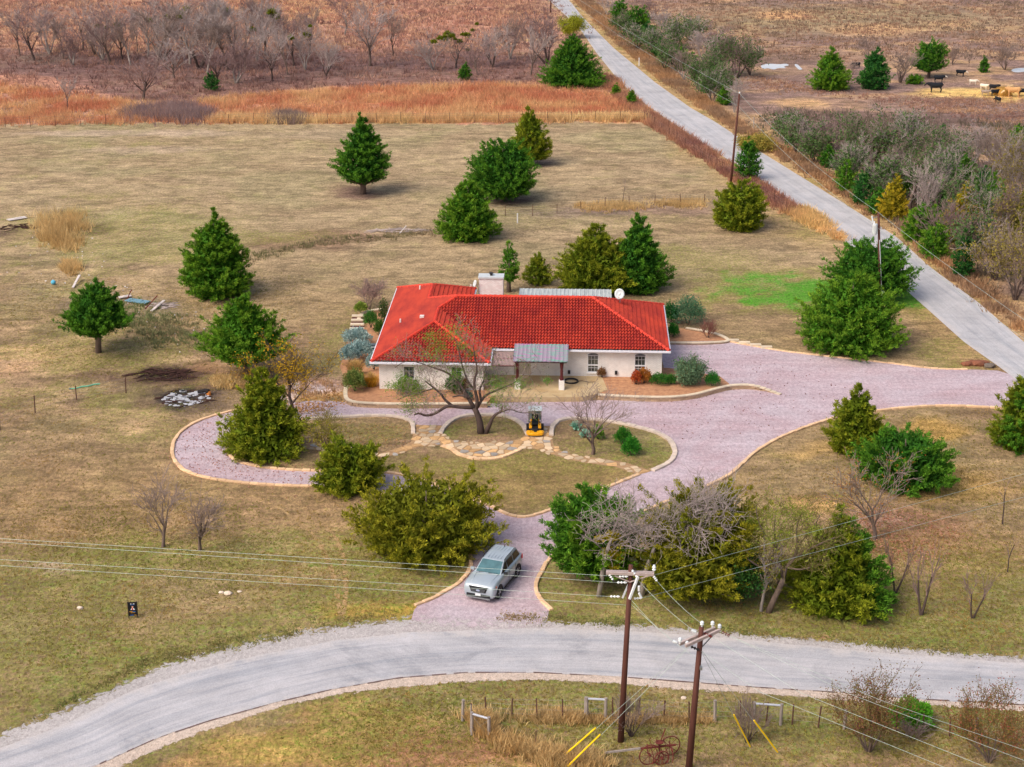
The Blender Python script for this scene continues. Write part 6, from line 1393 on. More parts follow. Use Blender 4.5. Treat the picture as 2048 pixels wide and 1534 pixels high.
    tmp = bpy.data.objects.new('emblem_lettering', fc); COL.objects.link(tmp); dg = bpy.context.evaluated_depsgraph_get(); dg.update(); fme = bpy.data.meshes.new_from_object(tmp.evaluated_get(dg)); bpy.data.objects.remove(tmp)
    ft = link('emblem_lettering', fme, em, MATS['plate_white']); ft.location = (2.597, 0, .80); ft.rotation_euler = (math.pi / 2, 0, math.pi / 2)
    mb = MB(); mb.box((2.49, 0, .44), (.12, 1.5, .16)); mb.build('lower_grille', 'black_plastic', t); mb = MB(); mb.box((2.47, 0, .30), (.2, 1.5, .08)); mb.build('skid_trim', 'steel', t)
    mb = MB(); mb.box((2.58, 0, .53), (.02, .34, .17)); mb.build('licence_plate', 'plate_white', t)
    mb = MB()
    for k in range(5): mb.box((-.85, -.4 + k * .2, roofz + .022), (1.7, .03, .02))
    mb.build('roof_ribs', 'silver_paint', t)
    mb = MB(); mb.bar((-1.75, 0, roofz), (-1.9, 0, roofz + .12), .04, .03); mb.build('antenna', 'black_plastic', t)
    mb = MB(); mb.bar((1.0, -.6, 1.235), (.9, .1, 1.27), .03, .02); mb.bar((1.0, .05, 1.235), (.92, .6, 1.27), .03, .02); mb.build('wipers', 'black_plastic', t)
make_suv()

# ================================================================== RIDING MOWER
def make_mower():
    p = G(1070, 862); t = thing('riding_mower', 'yellow riding mower with pale canopy parked on the flagstones', 'mower', (*p[:2], .04), math.radians(-90))
    pmat('mower_yellow', lin(236,168,20), .15, 6, .4, spec=.5); pmat('canopy_grey', lin(206,216,218), .1, 4, .6); pmat('mower_glass', lin(112,134,140), .2, 3, .3, spec=.6); pmat('seat_black', lin(26,32,36), .2, 8, .6)
    for s in (-1, 1):
        for x, r, w in ((.1, .30, .26), (1.05, .16, .14)):
            wl_ = link('wheel', None, t, None, (x, s * (.52 if r > .2 else .42), r)); mb = MB(); mb.lathe([(r * .5, -w / 2), (r * .95, -w / 2), (r, -w * .35), (r, w * .35), (r * .95, w / 2), (r * .5, w / 2)], (0, 0, 0), 16, 'y'); mb.build('tyre', 'tyre_rubber', wl_)
            mb = MB(); mb.lathe([(r * .55, -w * .4), (r * .55, w * .4), (.02, w * .42)], (0, 0, 0), 12, 'y'); mb.build('rim', 'mower_yellow', wl_)
        mb = MB(); mb.tube([(-.35, s * .46, .5), (-.4, s * .46, 1.3), (-.3, s * .46, 1.72)], .025, 6); mb.build('canopy_post', 'dark_metal', t)
        mb = MB(); mb.tube([(.45, s * .3, .55), (.5, s * .32, .9), (.42, s * .12, .95)], .022, 6); mb.build('control_lever', 'dark_metal', t)
        mb = MB(); mb.box((.35, s * .34, .52), (.7, .22, .22)); mb.build('fender', 'mower_yellow', t, bevel=.05)
    mb = MB(); mb.prism([(-.75, -.42), (.0, -.42), (.75, -.34), (.9, -.2), (.9, .2), (.75, .34), (.0, .42), (-.75, .42)], .28, .46); mb.build('chassis', 'dark_metal', t, bevel=.03)
    mb = MB(); mb.box((-.55, 0, .62), (.55, .7, .34)); mb.build('engine_cover', 'mower_yellow', t, bevel=.06)
    mb = MB(); mb.prism([(.75, -.6), (1.0, -.68), (1.32, -.55), (1.4, -.2), (1.4, .2), (1.32, .55), (1.0, .68), (.75, .6)], .12, .34); mb.build('mower_deck', 'mower_yellow', t, bevel=.04)
    for y in (-.42, 0, .42):
        mb = MB(); mb.lathe([(.13, .34), (.13, .38), (.05, .4)], (1.05, y, 0), 10); mb.build('pulley_cover', 'mower_yellow' if y else 'dark_metal', t)
    mb = MB(); mb.box((.05, 0, .62), (.5, .5, .14)); mb.build('seat', 'seat_black', t, bevel=.05)
    mb = MB(); mb.box((-.25, 0, .95), (.14, .48, .6)); mb.build('backrest', 'seat_black', t, bevel=.05)
    mb = MB(); mb.box((-.42, 0, 1.15), (.03, .86, .9)); mb.build('rear_screen', 'mower_glass', t)
    V = [(-.55, -.52, 1.74), (.45, -.5, 1.76), (.45, .5, 1.76), (-.55, .52, 1.74)]; mb = MB(); mb.prism([(v[0], v[1]) for v in V], 1.72, 1.79); mb.build('canopy', 'canopy_grey', t, bevel=.03)
make_mower()

# ================================================================== SIGN
def make_sign():
    a, b = G(258, 1237), G(276, 1236); c = (a + b) / 2; Y = c[1]; t = thing('yard_sign', 'black real estate sign with small portrait on the left lawn', 'sign', c, math.atan2((b - a)[1], (b - a)[0]))
    w = np.linalg.norm(b - a); zt = atY(264, 1205, Y)[2]; zb = atY(266, 1231, Y)[2]
    pmat('sign_black', lin(18,20,30), .2, 6, .5); pmat('sign_post', lin(40,34,34), .2, 6, .7); pmat('sign_white', lin(214,220,226), .05, 6, .6); pmat('sign_red', lin(206,40,40), .1, 6, .6); pmat('sign_gold', lin(206,150,60), .1, 6, .6); pmat('sign_blue', lin(52,110,190), .1, 6, .6); pmat('sign_skin', lin(226,170,150), .1, 6, .6)
    lean = .0
    for s in (-1, 1):
        mb = MB(); mb.box((s * w / 2, 0, zt / 2), (.045, .045, zt + .1)); mb.build('post', 'sign_post', t)
    H = zt - zb; mb = MB(); mb.box((0, -.03, zb + H / 2), (w - .05, .02, H)); pn = mb.build('panel', 'sign_black', t)
    mb = MB(); mb.box((0, -.03, zt + .02), (w + .05, .05, .04)); mb.build('top_rail', 'sign_post', t)
    def mark(name, x, z, ww, hh, m): mb = MB(); mb.box((x * w, -.043, zb + z * H), (ww * w, .006, hh * H)); mb.build(name, m, pn)
    mark('lettering', -.16, .92, .12, .06, 'sign_white'); mark('lettering', .16, .92, .16, .06, 'sign_white'); mark('lettering', 0, .85, .5, .03, 'sign_blue')
    for i, (x, m) in enumerate([(-.2, 'sign_gold'), (.12, 'sign_blue')]): mark('lettering', x, .33, .34, .045, m)
    mark('lettering', 0, .24, .5, .03, 'sign_gold'); mark('lettering', -.14, .06, .34, .04, 'sign_blue'); mark('lettering', .24, .06, .22, .035, 'sign_gold')
    mb = MB(); mb.lathe([(.001, 0), (.055, 0), (.055, .008), (.001, .008)], (0, -.048, zb + H * .68), 12, 'y'); mb.build('portrait_head', 'sign_skin', pn)
    mb = MB(); mb.add([(-.13, -.044, zb + H * .46), (.13, -.044, zb + H * .46), (.09, -.044, zb + H * .57), (0, -.044, zb + H * .62), (-.09, -.044, zb + H * .57)], [(0, 1, 2, 3, 4)]); mb.build('portrait_shoulders', 'sign_white', pn)
    mb = MB(); mb.add([(-.05, -.047, zb + H * .46), (.03, -.047, zb + H * .46), (.02, -.047, zb + H * .62), (-.03, -.047, zb + H * .62)], [(0, 1, 2, 3)]); mb.build('portrait_jacket', 'sign_red', pn)
make_sign()

# ================================================================== POWER POLES AND LINES
pmat('pole_wood', lin(92,56,48), .3, 3, .8, .2, stretch=(3, 3, .2)); pmat('arm_wood', lin(176,160,156), .2, 3, .85, .2); pmat('porcelain', lin(222,228,232), .08, 6, .35, spec=.6); pmat('insulator_brown', lin(120,40,34), .2, 6, .35, spec=.5); pmat('wire_metal', lin(170,184,178), .1, 4, .5, metal=.3); pmat('guard_yellow', lin(246,206,20), .08, 5, .5)
def pole_root(label, bx, by, tx, ty, r=.17):
    p = G(bx, by); q = atY(tx, ty, p[1]); t = thing('utility_pole', label, 'pole', p, 0, 'utility poles'); h = q - p
    mb = MB(); mb.tube([(0, 0, -.2), h * .5, h], [r, r * .85, r * .68], 10); mb.build('pole', 'pole_wood', t, True); return t, p, h
def bell(mb, c, n=3, step=.14, r=.09, d=(0, 0, 1)):
    d = np.array(d, float) / np.linalg.norm(d)
    for k in range(n):
        a = np.array(c) + d * step * k; mb.tube([a, a + d * step * .5, a + d * step * .55, a + d * step], [.03, r, r * .5, .03], 8)
def crossarm(t, a, b, name='crossarm', w=.12, h=.14):
    mb = MB(); mb.bar(a, b, w, h); return mb.build(name, 'arm_wood', t)
# pole 1
t1, p1, h1 = pole_root('near utility pole with wide double crossarm, left of two', 1241, 1483, 1262, 1130)
def rel(px, py, base, dy=0.0): return atY(px, py, base[1] + dy) - base
for dy in (-.18, .18): crossarm(t1, rel(1212, 1143 + (3 if dy < 0 else 0), p1, dy), rel(1308, 1146 + (3 if dy < 0 else 0), p1, dy))
for x in (1230, 1296):
    mb = MB(); mb.bar(rel(x, 1152, p1, -.25), rel(1260, 1164, p1, -.2), .04, .05); mb.build('brace', 'arm_wood', t1)
mb = MB(); mb.bar(rel(1276, 1153, p1, -.3), rel(1259, 1198, p1, -.42), .12, .10); mb.build('side_arm', 'porcelain', t1)
mb = MB(); mb.bar(rel(1257, 1168, p1, .3), rel(1245, 1196, p1, .3), .08, .08); mb.build('side_arm', 'porcelain', t1)
mb = MB(); mb.lathe([(.07, 0), (.1, .06), (.06, .12), (.1, .18), (.05, .3)], rel(1308, 1141, p1), 10); mb.build('post_insulator', 'porcelain', t1)
for (a, b) in [((1238, 1153), (1256, 1153)), ((1234, 1165), (1254, 1165)), ((1220, 1193), (1240, 1193)), ((1268, 1197), (1284, 1196)), ((1218, 1148), (1226, 1160)), ((1307, 1152), (1314, 1162)), ((1264, 1140), (1274, 1154))]:
    mb = MB(); A, B_ = rel(*a, p1, -.2), rel(*b, p1, -.2); bell(mb, A, 3, np.linalg.norm(B_ - A) / 3, .075, B_ - A); mb.build('strain_insulator', 'porcelain', t1)
for a, b in [((1278, 1172), (1278, 1182)), ((1278, 1186), (1283, 1196))]:
    mb = MB(); mb.tube([rel(*a, p1, -.5), rel(*b, p1, -.5)], .06, 8); mb.build('fuse_cutout', 'porcelain', t1)
# pole 2
t2, p2, h2 = pole_root('near utility pole with brown bell insulators, right of two', 1377, 1540, 1403, 1254, .18)
for dy in (-.2, .2):
    A, B_ = rel(1359 + (12 if dy < 0 else 0), 1288 + (4 if dy < 0 else 0), p2, dy - .5), rel(1430 + (10 if dy < 0 else 0), 1256 + (4 if dy < 0 else 0), p2, dy + .5); crossarm(t2, A, B_, w=.12, h=.15)
for x, y in [(1360, 1283), (1374, 1290), (1404, 1250), (1425, 1250), (1439, 1256)]:
    mb = MB(); mb.lathe([(.04, -.12), (.05, 0), (.1, .04), (.08, .1), (.1, .14), (.06, .2)], rel(x, y, p2, (x - 1400) / 80), 10); mb.build('post_insulator', 'porcelain', t2)
for (a, b, m) in [((1444, 1264), (1460, 1272), 'insulator_brown'), ((1408, 1266), (1424, 1274), 'insulator_brown'), ((1382, 1293), (1398, 1300), 'dark_metal'), ((1346, 1282), (1354, 1285), 'porcelain'), ((1384, 1260), (1392, 1264), 'porcelain')]:
    mb = MB(); A, B_ = rel(*a, p2, .1), rel(*b, p2, -.2); bell(mb, A, 3, np.linalg.norm(B_ - A) / 3, .085, B_ - A); mb.build('strain_insulator', m, t2)
mb = MB(); mb.bar(rel(1428, 1268, p2, .2), rel(1402, 1296, p2), .04, .05); mb.build('brace', 'steel', t2)
mb = MB(); mb.box(rel(1402, 1336, p2, -.2), (.12, .2, .16)); mb.build('spool_bracket', 'steel', t2)
# far poles
t3, p3, h3 = pole_root('tall plain utility pole on the lawn beside the far road', 1461, 372, 1479, 187, .15)
mb = MB(); mb.lathe([(.05, 0), (.1, .08), (.05, .2)], h3, 8); mb.build('top_insulator', 'porcelain', t3)
t4, p4, h4 = pole_root('utility pole with grey transformer can behind the dome cedar', 1761, 612, 1757, 425, .15)
mb = MB(); mb.lathe([(.22, 0), (.24, .05), (.24, .85), (.2, .95)], rel(1749, 468, p4, -.3) , 12); tr = mb.build('transformer', 'pale_metal', t4)
mb = MB(); mb.lathe([(.05, .95), (.07, 1.0), (.04, 1.2)], rel(1747, 468, p4, -.3), 8); mb.build('bushing', 'porcelain', tr)
mb = MB(); mb.bar(rel(1757, 433, p4), rel(1744, 436, p4), .06, .06); mb.build('cutout_arm', 'steel', t4)
mb = MB(); mb.tube([rel(1744, 432, p4), rel(1746, 444, p4)], .08, 8); mb.build('fuse_cutout', 'porcelain', t4)
mb = MB(); mb.tube([rel(1759, 480, p4, -.2), rel(1762, 545, p4, -.2), rel(1764, 608, p4, -.2)], .04, 6); mb.build('conduit', 'pale_metal', t4)
mb = MB(); mb.box(rel(1766, 585, p4, -.25), (.2, .1, .3)); mb.build('meter_box', 'pale_metal', t4)
t5, p5, h5 = pole_root('distant utility pole at the top end of the far road', 1101, 26, 1103, -40, .15)
def wire(label, pts, r=.0085, sag=0.0, name='power_line', mat='wire_metal', group='overhead wires'):
    pts = [np.array(p, float) for p in pts]; t = thing(name, label, 'wire', pts[0], 0, group); Q = []
    for a, b in zip(pts[:-1], pts[1:]):
        for k in range(17):
            s = k / 16; q = a * (1 - s) + b * s; q[2] -= 4 * sag * s * (1 - s); Q.append(q - pts[0])
    mb = MB(); mb.tube(Q, r, 5); mb.build('cable', mat, t); return t
def wl_left(y_pole, x_pole, y_left):
    a = rel(x_pole, y_pole, p1, -.15) + p1; b = atY(0, y_left, 80.5); return [b + (b - a) * .8 + np.array([0, 0, .8]), b, a]
for lab, a in [('topmost of four wires crossing the left lawn to the near pole', (1153, 1238, 1077)), ('second from the top of four wires crossing the left lawn', (1165, 1234, 1084)), ('third from the top of four wires crossing the left lawn', (1193, 1220, 1119)), ('lowest of four wires crossing the left lawn', (1210, 1252, 1131))]: wire(lab, wl_left(*a))
for lab, s, e in [('upper wire rising right from the near pole over the two-toned cedar', (1290, 1155), (2048, 948)), ('lower wire rising right from the near pole over the two-toned cedar', (1284, 1196), (2048, 994))]:
    a = rel(*s, p1) + p1; b = atY(*e, 88); wire(lab, [a, b, b + (b - a) * .5 + np.array([0, 0, .8])])
for lab, s, e in [('uppermost short wire between the two near poles', (1314, 1162), (1404, 1248)), ('second short wire between the two near poles', (1278, 1163), (1386, 1260)), ('third short wire between the two near poles', (1262, 1199), (1346, 1282)), ('lowest short wire between the two near poles', (1262, 1208), (1400, 1322))]:
    wire(lab, [rel(*s, p1) + p1, rel(*e, p2) + p2], sag=.12)
for i, (lab, s, m, e) in enumerate([('leftmost of four wires running out of the lower right corner', (1398, 1300), (1520, 1384), (1892, 1536)), ('second from the left of four wires running out of the lower right corner', (1424, 1274), (1600, 1385), (1976, 1536)), ('third from the left of four wires running out of the lower right corner', (1439, 1262), (1700, 1388), (2048, 1521)), ('rightmost of four wires running out of the lower right corner', (1460, 1272), (1760, 1400), (2048, 1500))]):
    a = rel(*s, p2) + p2; b = atY(*m, p2[1] - 3.0); c = atY(*e, p2[1] - 10.0); wire(lab, [a, b, c, c + (c - b) * .8], r=.0085)
a3, a4, a5 = p3 + h3, p4 + h4, p5 + h5
wire('upper long wire strung beside the far road between its poles', [a5, a3, a4, a4 + np.array([10, -60, 0])], r=.014, sag=.7)
wire('lower long wire strung beside the far road between its poles', [a5 - (0, 0, 1.6), a3 - (0, 0, 1.5), a4 - (0, 0, 1.4), a4 + np.array([10, -60, -1.4])], r=.014, sag=.7)
for lab, a in [('yellow guy guard leftmost in the lower middle grass', (1118, 1520, 1172, 1483)), ('yellow guy guard second from left in the lower middle grass', (1128, 1540, 1184, 1488)), ('yellow guy guard upper one right of the near poles', (1502, 1497, 1440, 1424)), ('yellow guy guard lower one right of the near poles', (1558, 1508, 1492, 1438))]:
    g0 = G(a[0], a[1]); left = a[0] < 1300; top = p2 + h2 * (.94 if left else .86); d = (top - g0) / np.linalg.norm(top - g0); t = thing('guy_wire', lab, 'guy wire', g0, 0, 'guy wires with yellow guards')
    mb = MB(); mb.tube([(0, 0, -.1) , top - g0], .009, 4); mb.build('cable', 'wire_metal', t); mb = MB(); mb.tube([d * .15, d * 2.7], .045, 8); mb.build('guard', 'guard_yellow', t)

# ================================================================== FENCES
pmat('steel_post', lin(96,66,58), .3, 5, .8); pmat('grey_post', lin(150,140,134), .3, 5, .9, .3, stretch=(1, 1, .3)); pmat('fence_wire', lin(140,136,132), .1, 4, .6, metal=.4)
def fence(label, pix, step, h=1.25, mat='steel_post', r=.035, wires=4, seed=1, big=None, cat='fence', group='wire fences'):
    P = Gl(pix); Q = resample(P[:, :2], step); t = thing('wire_fence', label, cat, (*Q[0], 0), 0, group); rr = random.Random(seed); tops = []
    for i, q in enumerate(Q):
        hh = h * rr.uniform(.9, 1.1); dx, dy = rr.uniform(-.06, .06) * hh, rr.uniform(-.04, .04) * hh; b = big and i % big == 0; c = np.array([*(q - Q[0]), 0.0])
        mb = MB(); mb.tube([c + (0, 0, -.15), c + (dx, dy, hh)], (r * 2.2 if b else r), 6); mb.build('post', 'grey_post' if b else mat, t); tops.append((c, np.array([dx, dy, 0]), hh))
    for k in range(wires):
        f = (k + 1) / wires * .92; mb = MB(); mb.tube([c + d * f + (0, 0, hh * f) for c, d, hh in tops], .007, 3); mb.build('wire', 'fence_wire', t)
    return t
fence('wire fence with thin rusty posts along the red grass', [(-40,256),(0,255),(220,251),(420,249),(560,248),(700,247),(960,246),(1120,244),(1288,243)], 3.4, 1.5, seed=2)
fence('wire fence running down the left verge of the far road', [(1294,243),(1340,275),(1400,315),(1460,352),(1520,392),(1572,425)], 3.6, 1.3, seed=3)
fence('wire fence across the back lawn behind the house', [(960,428),(1015,432),(1070,432),(1125,426),(1180,420),(1235,414),(1290,411),(1345,410),(1400,407),(1450,418)], 3.0, 1.2, seed=4)
fence('old wire fence with leaning posts at the left of the ash heap', [(0,860),(40,842),(92,815),(128,806),(172,795),(252,786)], 3.4, 1.3, seed=5, r=.045)
fence('wire fence with mixed posts in front of the near poles', [(925,1442),(975,1432),(1020,1436),(1055,1438),(1095,1440),(1150,1440),(1170,1436),(1214,1438),(1300,1436),(1370,1442),(1420,1443),(1470,1441),(1562,1447),(1640,1455),(1690,1458),(1800,1462),(1880,1470),(1960,1480),(2060,1486)], 1.35, 1.2, 'steel_post', .042, 4, 6, 5)
def brace(label, a, b, h):
    A, B_ = G(*a), G(*b); t = thing('fence_brace', label, 'fence', A, 0, 'H-braces of the near fence'); d = B_ - A
    for c in (np.zeros(3), d):
        mb = MB(); mb.tube([c + (0, 0, -.2), c + (0, 0, h)], .085, 8); mb.build('post', 'grey_post', t)
    mb = MB(); mb.tube([(0, 0, h * .93), d + (0, 0, h * .93)], .06, 7); mb.build('rail', pmat('brace_rail', lin(178,182,194), .15, 4, .7) if 'brace_rail' not in MATS else MATS['brace_rail'], t)
    mb = MB(); mb.tube([(0, 0, .15), d + (0, 0, h * .9)], .008, 3); mb.tube([(0, 0, h * .9), d + (0, 0, .15)], .008, 3); mb.build('brace_wire', 'fence_wire', t)
brace('left grey wooden H-brace at the fence corner in tall grass', (944, 1470), (978, 1480), 1.35); brace('middle grey wooden H-brace left of the near pole', (1171, 1436), (1211, 1438), 1.25); brace('right grey wooden H-brace beside the bare shrub', (1507, 1446), (1561, 1450), 1.25)
for i, (x, y, h) in enumerate([(941, 1462, 1.6), (1070, 1500, 1.1), (1168, 1534, .9)]):
    t = thing('fence_post', ['old grey post leaning on the left H-brace', 'rusty steel post in the tall straw grass', 'rusty steel post near the bottom edge by the guards'][i], 'post', G(x, y), 0, 'single posts'); mb = MB(); mb.tube([(0, 0, -.2), (.05, 0, h)], .05 if i == 0 else .025, 6); mb.build('shaft', 'grey_post' if i == 0 else 'steel_post', t); mb = MB(); mb.tube([(.05, 0, h), (.052, 0, h + .03)], .055 if i == 0 else .03, 6); mb.build('cap', 'steel_post', t)

# ================================================================== OLD SEEDER (rusty farm implement)
def make_implement():
    p = G(1312, 1520); t = thing('rusty_implement', 'rusty old horse-drawn farm implement with spoked wheels and wooden tongue', 'implement', p, math.radians(6)); pmat('rust', lin(122,56,48), .35, 8, .9, .2, col2=lin(84,40,38))
    for x, y, r in ((-.4, -.35, .55), (.75, .35, .55), (.2, -.45, .38)):
        w = link('wheel', None, t, None, (x, y, r), (0, 0, math.radians(12))); mb = MB(); mb.tube([(r * math.cos(a), 0, r * math.sin(a)) for a in np.linspace(0, 6.283, 25)], .03, 6, False); mb.build('rim', 'rust', w)
        for k in range(8): mb = MB(); a = k * math.pi / 4; mb.tube([(0, 0, 0), (r * math.cos(a), 0, r * math.sin(a))], .014, 4); mb.build('spoke', 'rust', w)
        mb = MB(); mb.lathe([(.06, -.1), (.06, .1)], (0, 0, 0), 8, 'y'); mb.build('hub', 'rust', w)
    mb = MB(); mb.bar((-.8, 0, .72), (1.0, .1, .76), .08, .08); mb.bar((-.5, -.4, .68), (-.4, .4, .68), .07, .07); mb.bar((.75, -.4, .7), (.75, .5, .7), .06, .06); mb.build('frame', 'rust', t)
    for k in range(5): mb = MB(); x = -.3 + k * .25; mb.tube([(x, -.1, .75), (x + .1, -.3, .45), (x + .05, -.5, .1)], .025, 5); mb.build('tine', 'rust', t)
    for k in range(3): mb = MB(); x = -.2 + k * .35; mb.tube([(x, 0, .75), (x - .15, .05, 1.15), (x - .1, .05, 1.3)], .02, 5); mb.build('lever', 'rust', t)
    mb = MB(); mb.tube([(.15, .1, .75), (.45, .15, 1.7)], .03, 6); mb.build('hand_lever', 'rust', t)
    mb = MB(); mb.lathe([(.05, 0), (.2, .04), (.22, .09)], (.15, 0, .95), 10); mb.build('seat', 'rust', t)
    mb = MB(); mb.bar((-2.6, .3, .4), (-.7, .05, .7), .09, .09); mb.build('tongue', 'grey_post', t)
make_implement()

# ================================================================== CATTLE
pmat('hide_black', lin(26,30,38), .3, 4, .8); pmat('hide_white', lin(222,212,196), .12, 4, .85); pmat('hide_tan', lin(206,158,106), .15, 4, .85); pmat('hide_cream', lin(222,190,146), .12, 4, .85); pmat('hide_grey', lin(158,140,126), .2, 4, .85)
def cow_meshes():
    mb = MB()
    def loft(sec, n=12):                     # (x, z centre, half width, half height)
        V = [(x, w * math.cos(a), z + h * math.sin(a)) for x, z, w, h in sec for a in np.linspace(0, 2 * math.pi, n, endpoint=False)]
        m = len(sec); mb.add(V, [(i * n + k, i * n + (k + 1) % n, (i + 1) * n + (k + 1) % n, (i + 1) * n + k) for i in range(m - 1) for k in range(n)] + [tuple(range(n)), tuple(range(m * n - 1, m * n - n - 1, -1))])
    loft([(-1.0, 1.12, .16, .18), (-.9, 1.08, .28, .32), (-.6, 1.04, .32, .36), (-.1, .99, .34, .38), (.35, 1.02, .32, .38), (.62, 1.08, .27, .36), (.82, 1.16, .19, .27), (1.02, 1.22, .14, .2), (1.15, 1.22, .12, .16)])
    for x, s, kx in ((-.78, 1, -.06), (-.78, -1, -.06), (.52, 1, .0), (.52, -1, .0)):
        y = s * .19; mb.tube([(x + .06, y, .95), (x + (.1 if x < 0 else .03), y, .68), (x + kx, y, .42), (x + .02, y, .12), (x + .04, y, 0)], [.17 if x < 0 else .13, .12, .065, .055, .07], 8)
    mb.tube([(-1.0, 0, 1.2), (-1.1, 0, 1.1), (-1.12, 0, .75), (-1.1, 0, .55)], [.04, .035, .025, .04], 6)
    body = mb.mesh('body', True)
    mb = MB(); 
    def head(sec, n=10):
        V = [(x, w * math.cos(a), z + h * math.sin(a)) for x, z, w, h in sec for a in np.linspace(0, 2 * math.pi, n, endpoint=False)]
        m = len(sec); mb.add(V, [(i * n + k, i * n + (k + 1) % n, (i + 1) * n + (k + 1) % n, (i + 1) * n + k) for i in range(m - 1) for k in range(n)] + [tuple(range(n)), tuple(range(m * n - 1, m * n - n - 1, -1))])
    head([(1.05, 1.24, .11, .14), (1.2, 1.24, .13, .15), (1.35, 1.14, .10, .12), (1.5, 1.02, .085, .09), (1.56, .98, .06, .06)])
    for s in (-1, 1): mb.tube([(1.12, s * .1, 1.3), (1.1, s * .24, 1.28), (1.08, s * .3, 1.24)], [.03, .06, .02], 6)
    return body, mb.mesh('head', True)
cow_body, cow_head = cow_meshes()
def cow(label, bx, by, length, yaw, hide, face=None, drop=0.0, name='cow'):
    p = G(bx, by); s = px_per_m(p); sc = length / s / 2.5
    t = thing(name, label, 'cow', p, math.radians(yaw), 'cattle in the far pasture'); t.scale = (sc,) * 3
    b = cow_body.copy(); b.materials.append(MATS[hide]); o = link('body', b, t); rm = o.modifiers.new('skin', 'REMESH'); rm.mode = 'VOXEL'; rm.voxel_size = .055; rm.use_smooth_shade = True
    h = cow_head.copy(); h.materials.append(MATS[face or hide]); o = link('head', h, t); o.location = (-.05 * drop, 0, -drop); o.rotation_euler = (0, drop * .35, 0)
    return t
for a in [('black bull standing broadside facing left in the pasture', 1870, 185, 36, 178, 'hide_black', None, 0.0), ('black white-faced cow just behind the broadside bull', 1878, 165, 26, -5, 'hide_black', 'hide_white', 0.0), ('black white-faced cow farthest back in the pasture', 1921, 153, 24, -30, 'hide_black', 'hide_white', 0.1), ('black cow between the two pasture cedars', 1712, 137, 22, 200, 'hide_black', None, .1), ('white calf standing apart left of the hay', 1946, 170, 20, -15, 'hide_white', None, .1),
          ('white cow with tan head left of the hay', 1968, 180, 22, -40, 'hide_white', 'hide_cream', .2), ('grey calf walking in front of the white cow', 1971, 192, 22, -10, 'hide_grey', 'hide_white', .2), ('black cow eating at the left back of the hay', 1988, 183, 26, -10, 'hide_black', None, .4), ('black cow eating at the left front of the hay', 1990, 192, 24, 20, 'hide_black', None, .4), ('black cow seen from the front, nearest of the herd', 1995, 206, 22, 110, 'hide_black', None, .3), ('tan cow with pale face in front of the hay', 2025, 194, 36, 175, 'hide_tan', 'hide_cream', .3), ('cream cow behind the hay pile', 2020, 182, 22, 220, 'hide_cream', None, .4), ('black cow at the right edge beside the tan cow', 2045, 192, 28, 170, 'hide_black', None, .3)]:
    cow(*a)
# hay
def make_hay():
    p = G(2004, 190); t = thing('hay_pile', 'loose golden round hay bale in the middle of the cattle', 'hay', p, 0); rg = np.random.default_rng(4); n = 2600
    d = _unit(rg.normal(size=(n, 3))); d[:, 2] = np.abs(d[:, 2]); P = d * (rg.random((n, 1)) ** .3) * np.array([1.5, 1.2, 1.3]); V, Fc = leaf_quads(P, _unit(rg.normal(size=(n, 3)) + np.array([0, 0, -.3])), rg.uniform(.2, .5, n), rg.uniform(.03, .07, n), rg)
    C = np.array(lin(206,164,84)) * rg.uniform(.6, 1.2, (n, 1)); link('hay', np_mesh('hay', V, [Fc], np.repeat(C, 4, 0)), t, MATS['blades'])
    mb = MB(); mb.lathe([(1.2, 0), (1.25, .4), (1.0, .9), (.4, 1.15)], (0, 0, 0), 14); mb.build('core', pmat('hay_core', lin(176,134,66), .3, 6, .95, .5), t)
make_hay()
# water sheets in the pasture
pmat('puddle_water', lin(214,216,220), .15, 2, .25, spec=.8)
for lab, pl in [('a', [(1520,131),(1535,127),(1560,129),(1572,127),(1580,131),(1566,133),(1574,137),(1556,136),(1548,140),(1535,136),(1526,139)]), ('b', [(1588,129),(1594,128),(1600,134),(1606,139),(1598,140),(1593,135)]), ('c', [(2020,140),(2035,136),(2060,136),(2060,142),(2030,146)])]:
    flat_poly('puddle', smooth_line(Gl(pl), 2, True), [], .02, MATS['puddle_water'])
# ================================================================== TALL GRASS (nobody could count it: one object per stand)
def scatter(pix, n, seed, warp=None):
    poly = Gl(pix); rng = np.random.default_rng(seed); x0, y0 = poly[:, :2].min(0); x1, y1 = poly[:, :2].max(0); out = []
    ft = min(1.6, .10 * math.sqrt((x1 - x0) * (y1 - y0))) if warp is None else warp
    while sum(map(len, out)) < n:
        q = rng.uniform((x0, y0), (x1, y1), (n * 2, 2)); q = q[inside(poly, q[:, 0], q[:, 1])]
        q = q[rng.random(len(q)) < sstep(.34, .58, fbm(q[:, 0] / 3.2, q[:, 1] / 2.2, seed + 5)) + .12]   # grows in patches
        out.append(q + rng.normal(size=q.shape) * ft)
    return np.concatenate(out)[:n]
def stand(name, label, cat, P, h, cA, cB, seed, k=6, spread=.2, width=.03, lean=.6):
    rng = np.random.default_rng(seed); w = np.clip(fbm(P[:, 0] / 6, P[:, 1] / 4, seed) * 2.2 - .6 + rng.normal(0, .12, len(P)), 0, 1)[:, None]
    C = np.array(cA) * (1 - w) + np.array(cB) * w; H = h * rng.uniform(.7, 1.25, len(P))
    o = link(name, blades_mesh(seed, P, H, np.clip((C * .8 + C.mean(1, keepdims=True) * .2) * 1.1, 0, .8), k, spread, lean, width, name, simple=P[:, 1].mean() > 150), None, MATS['blades']); return tag(o, label, cat, kind='stuff')
red, straw, pale, brown = lin(204,124,82), lin(222,178,116), lin(202,168,140), lin(128,92,88)
BACKF = [(-60,252),(430,246),(700,245),(960,244),(1286,242),(1240,196),(1195,186),(1060,172),(930,166),(760,176),(560,186),(300,210),(-60,160)]
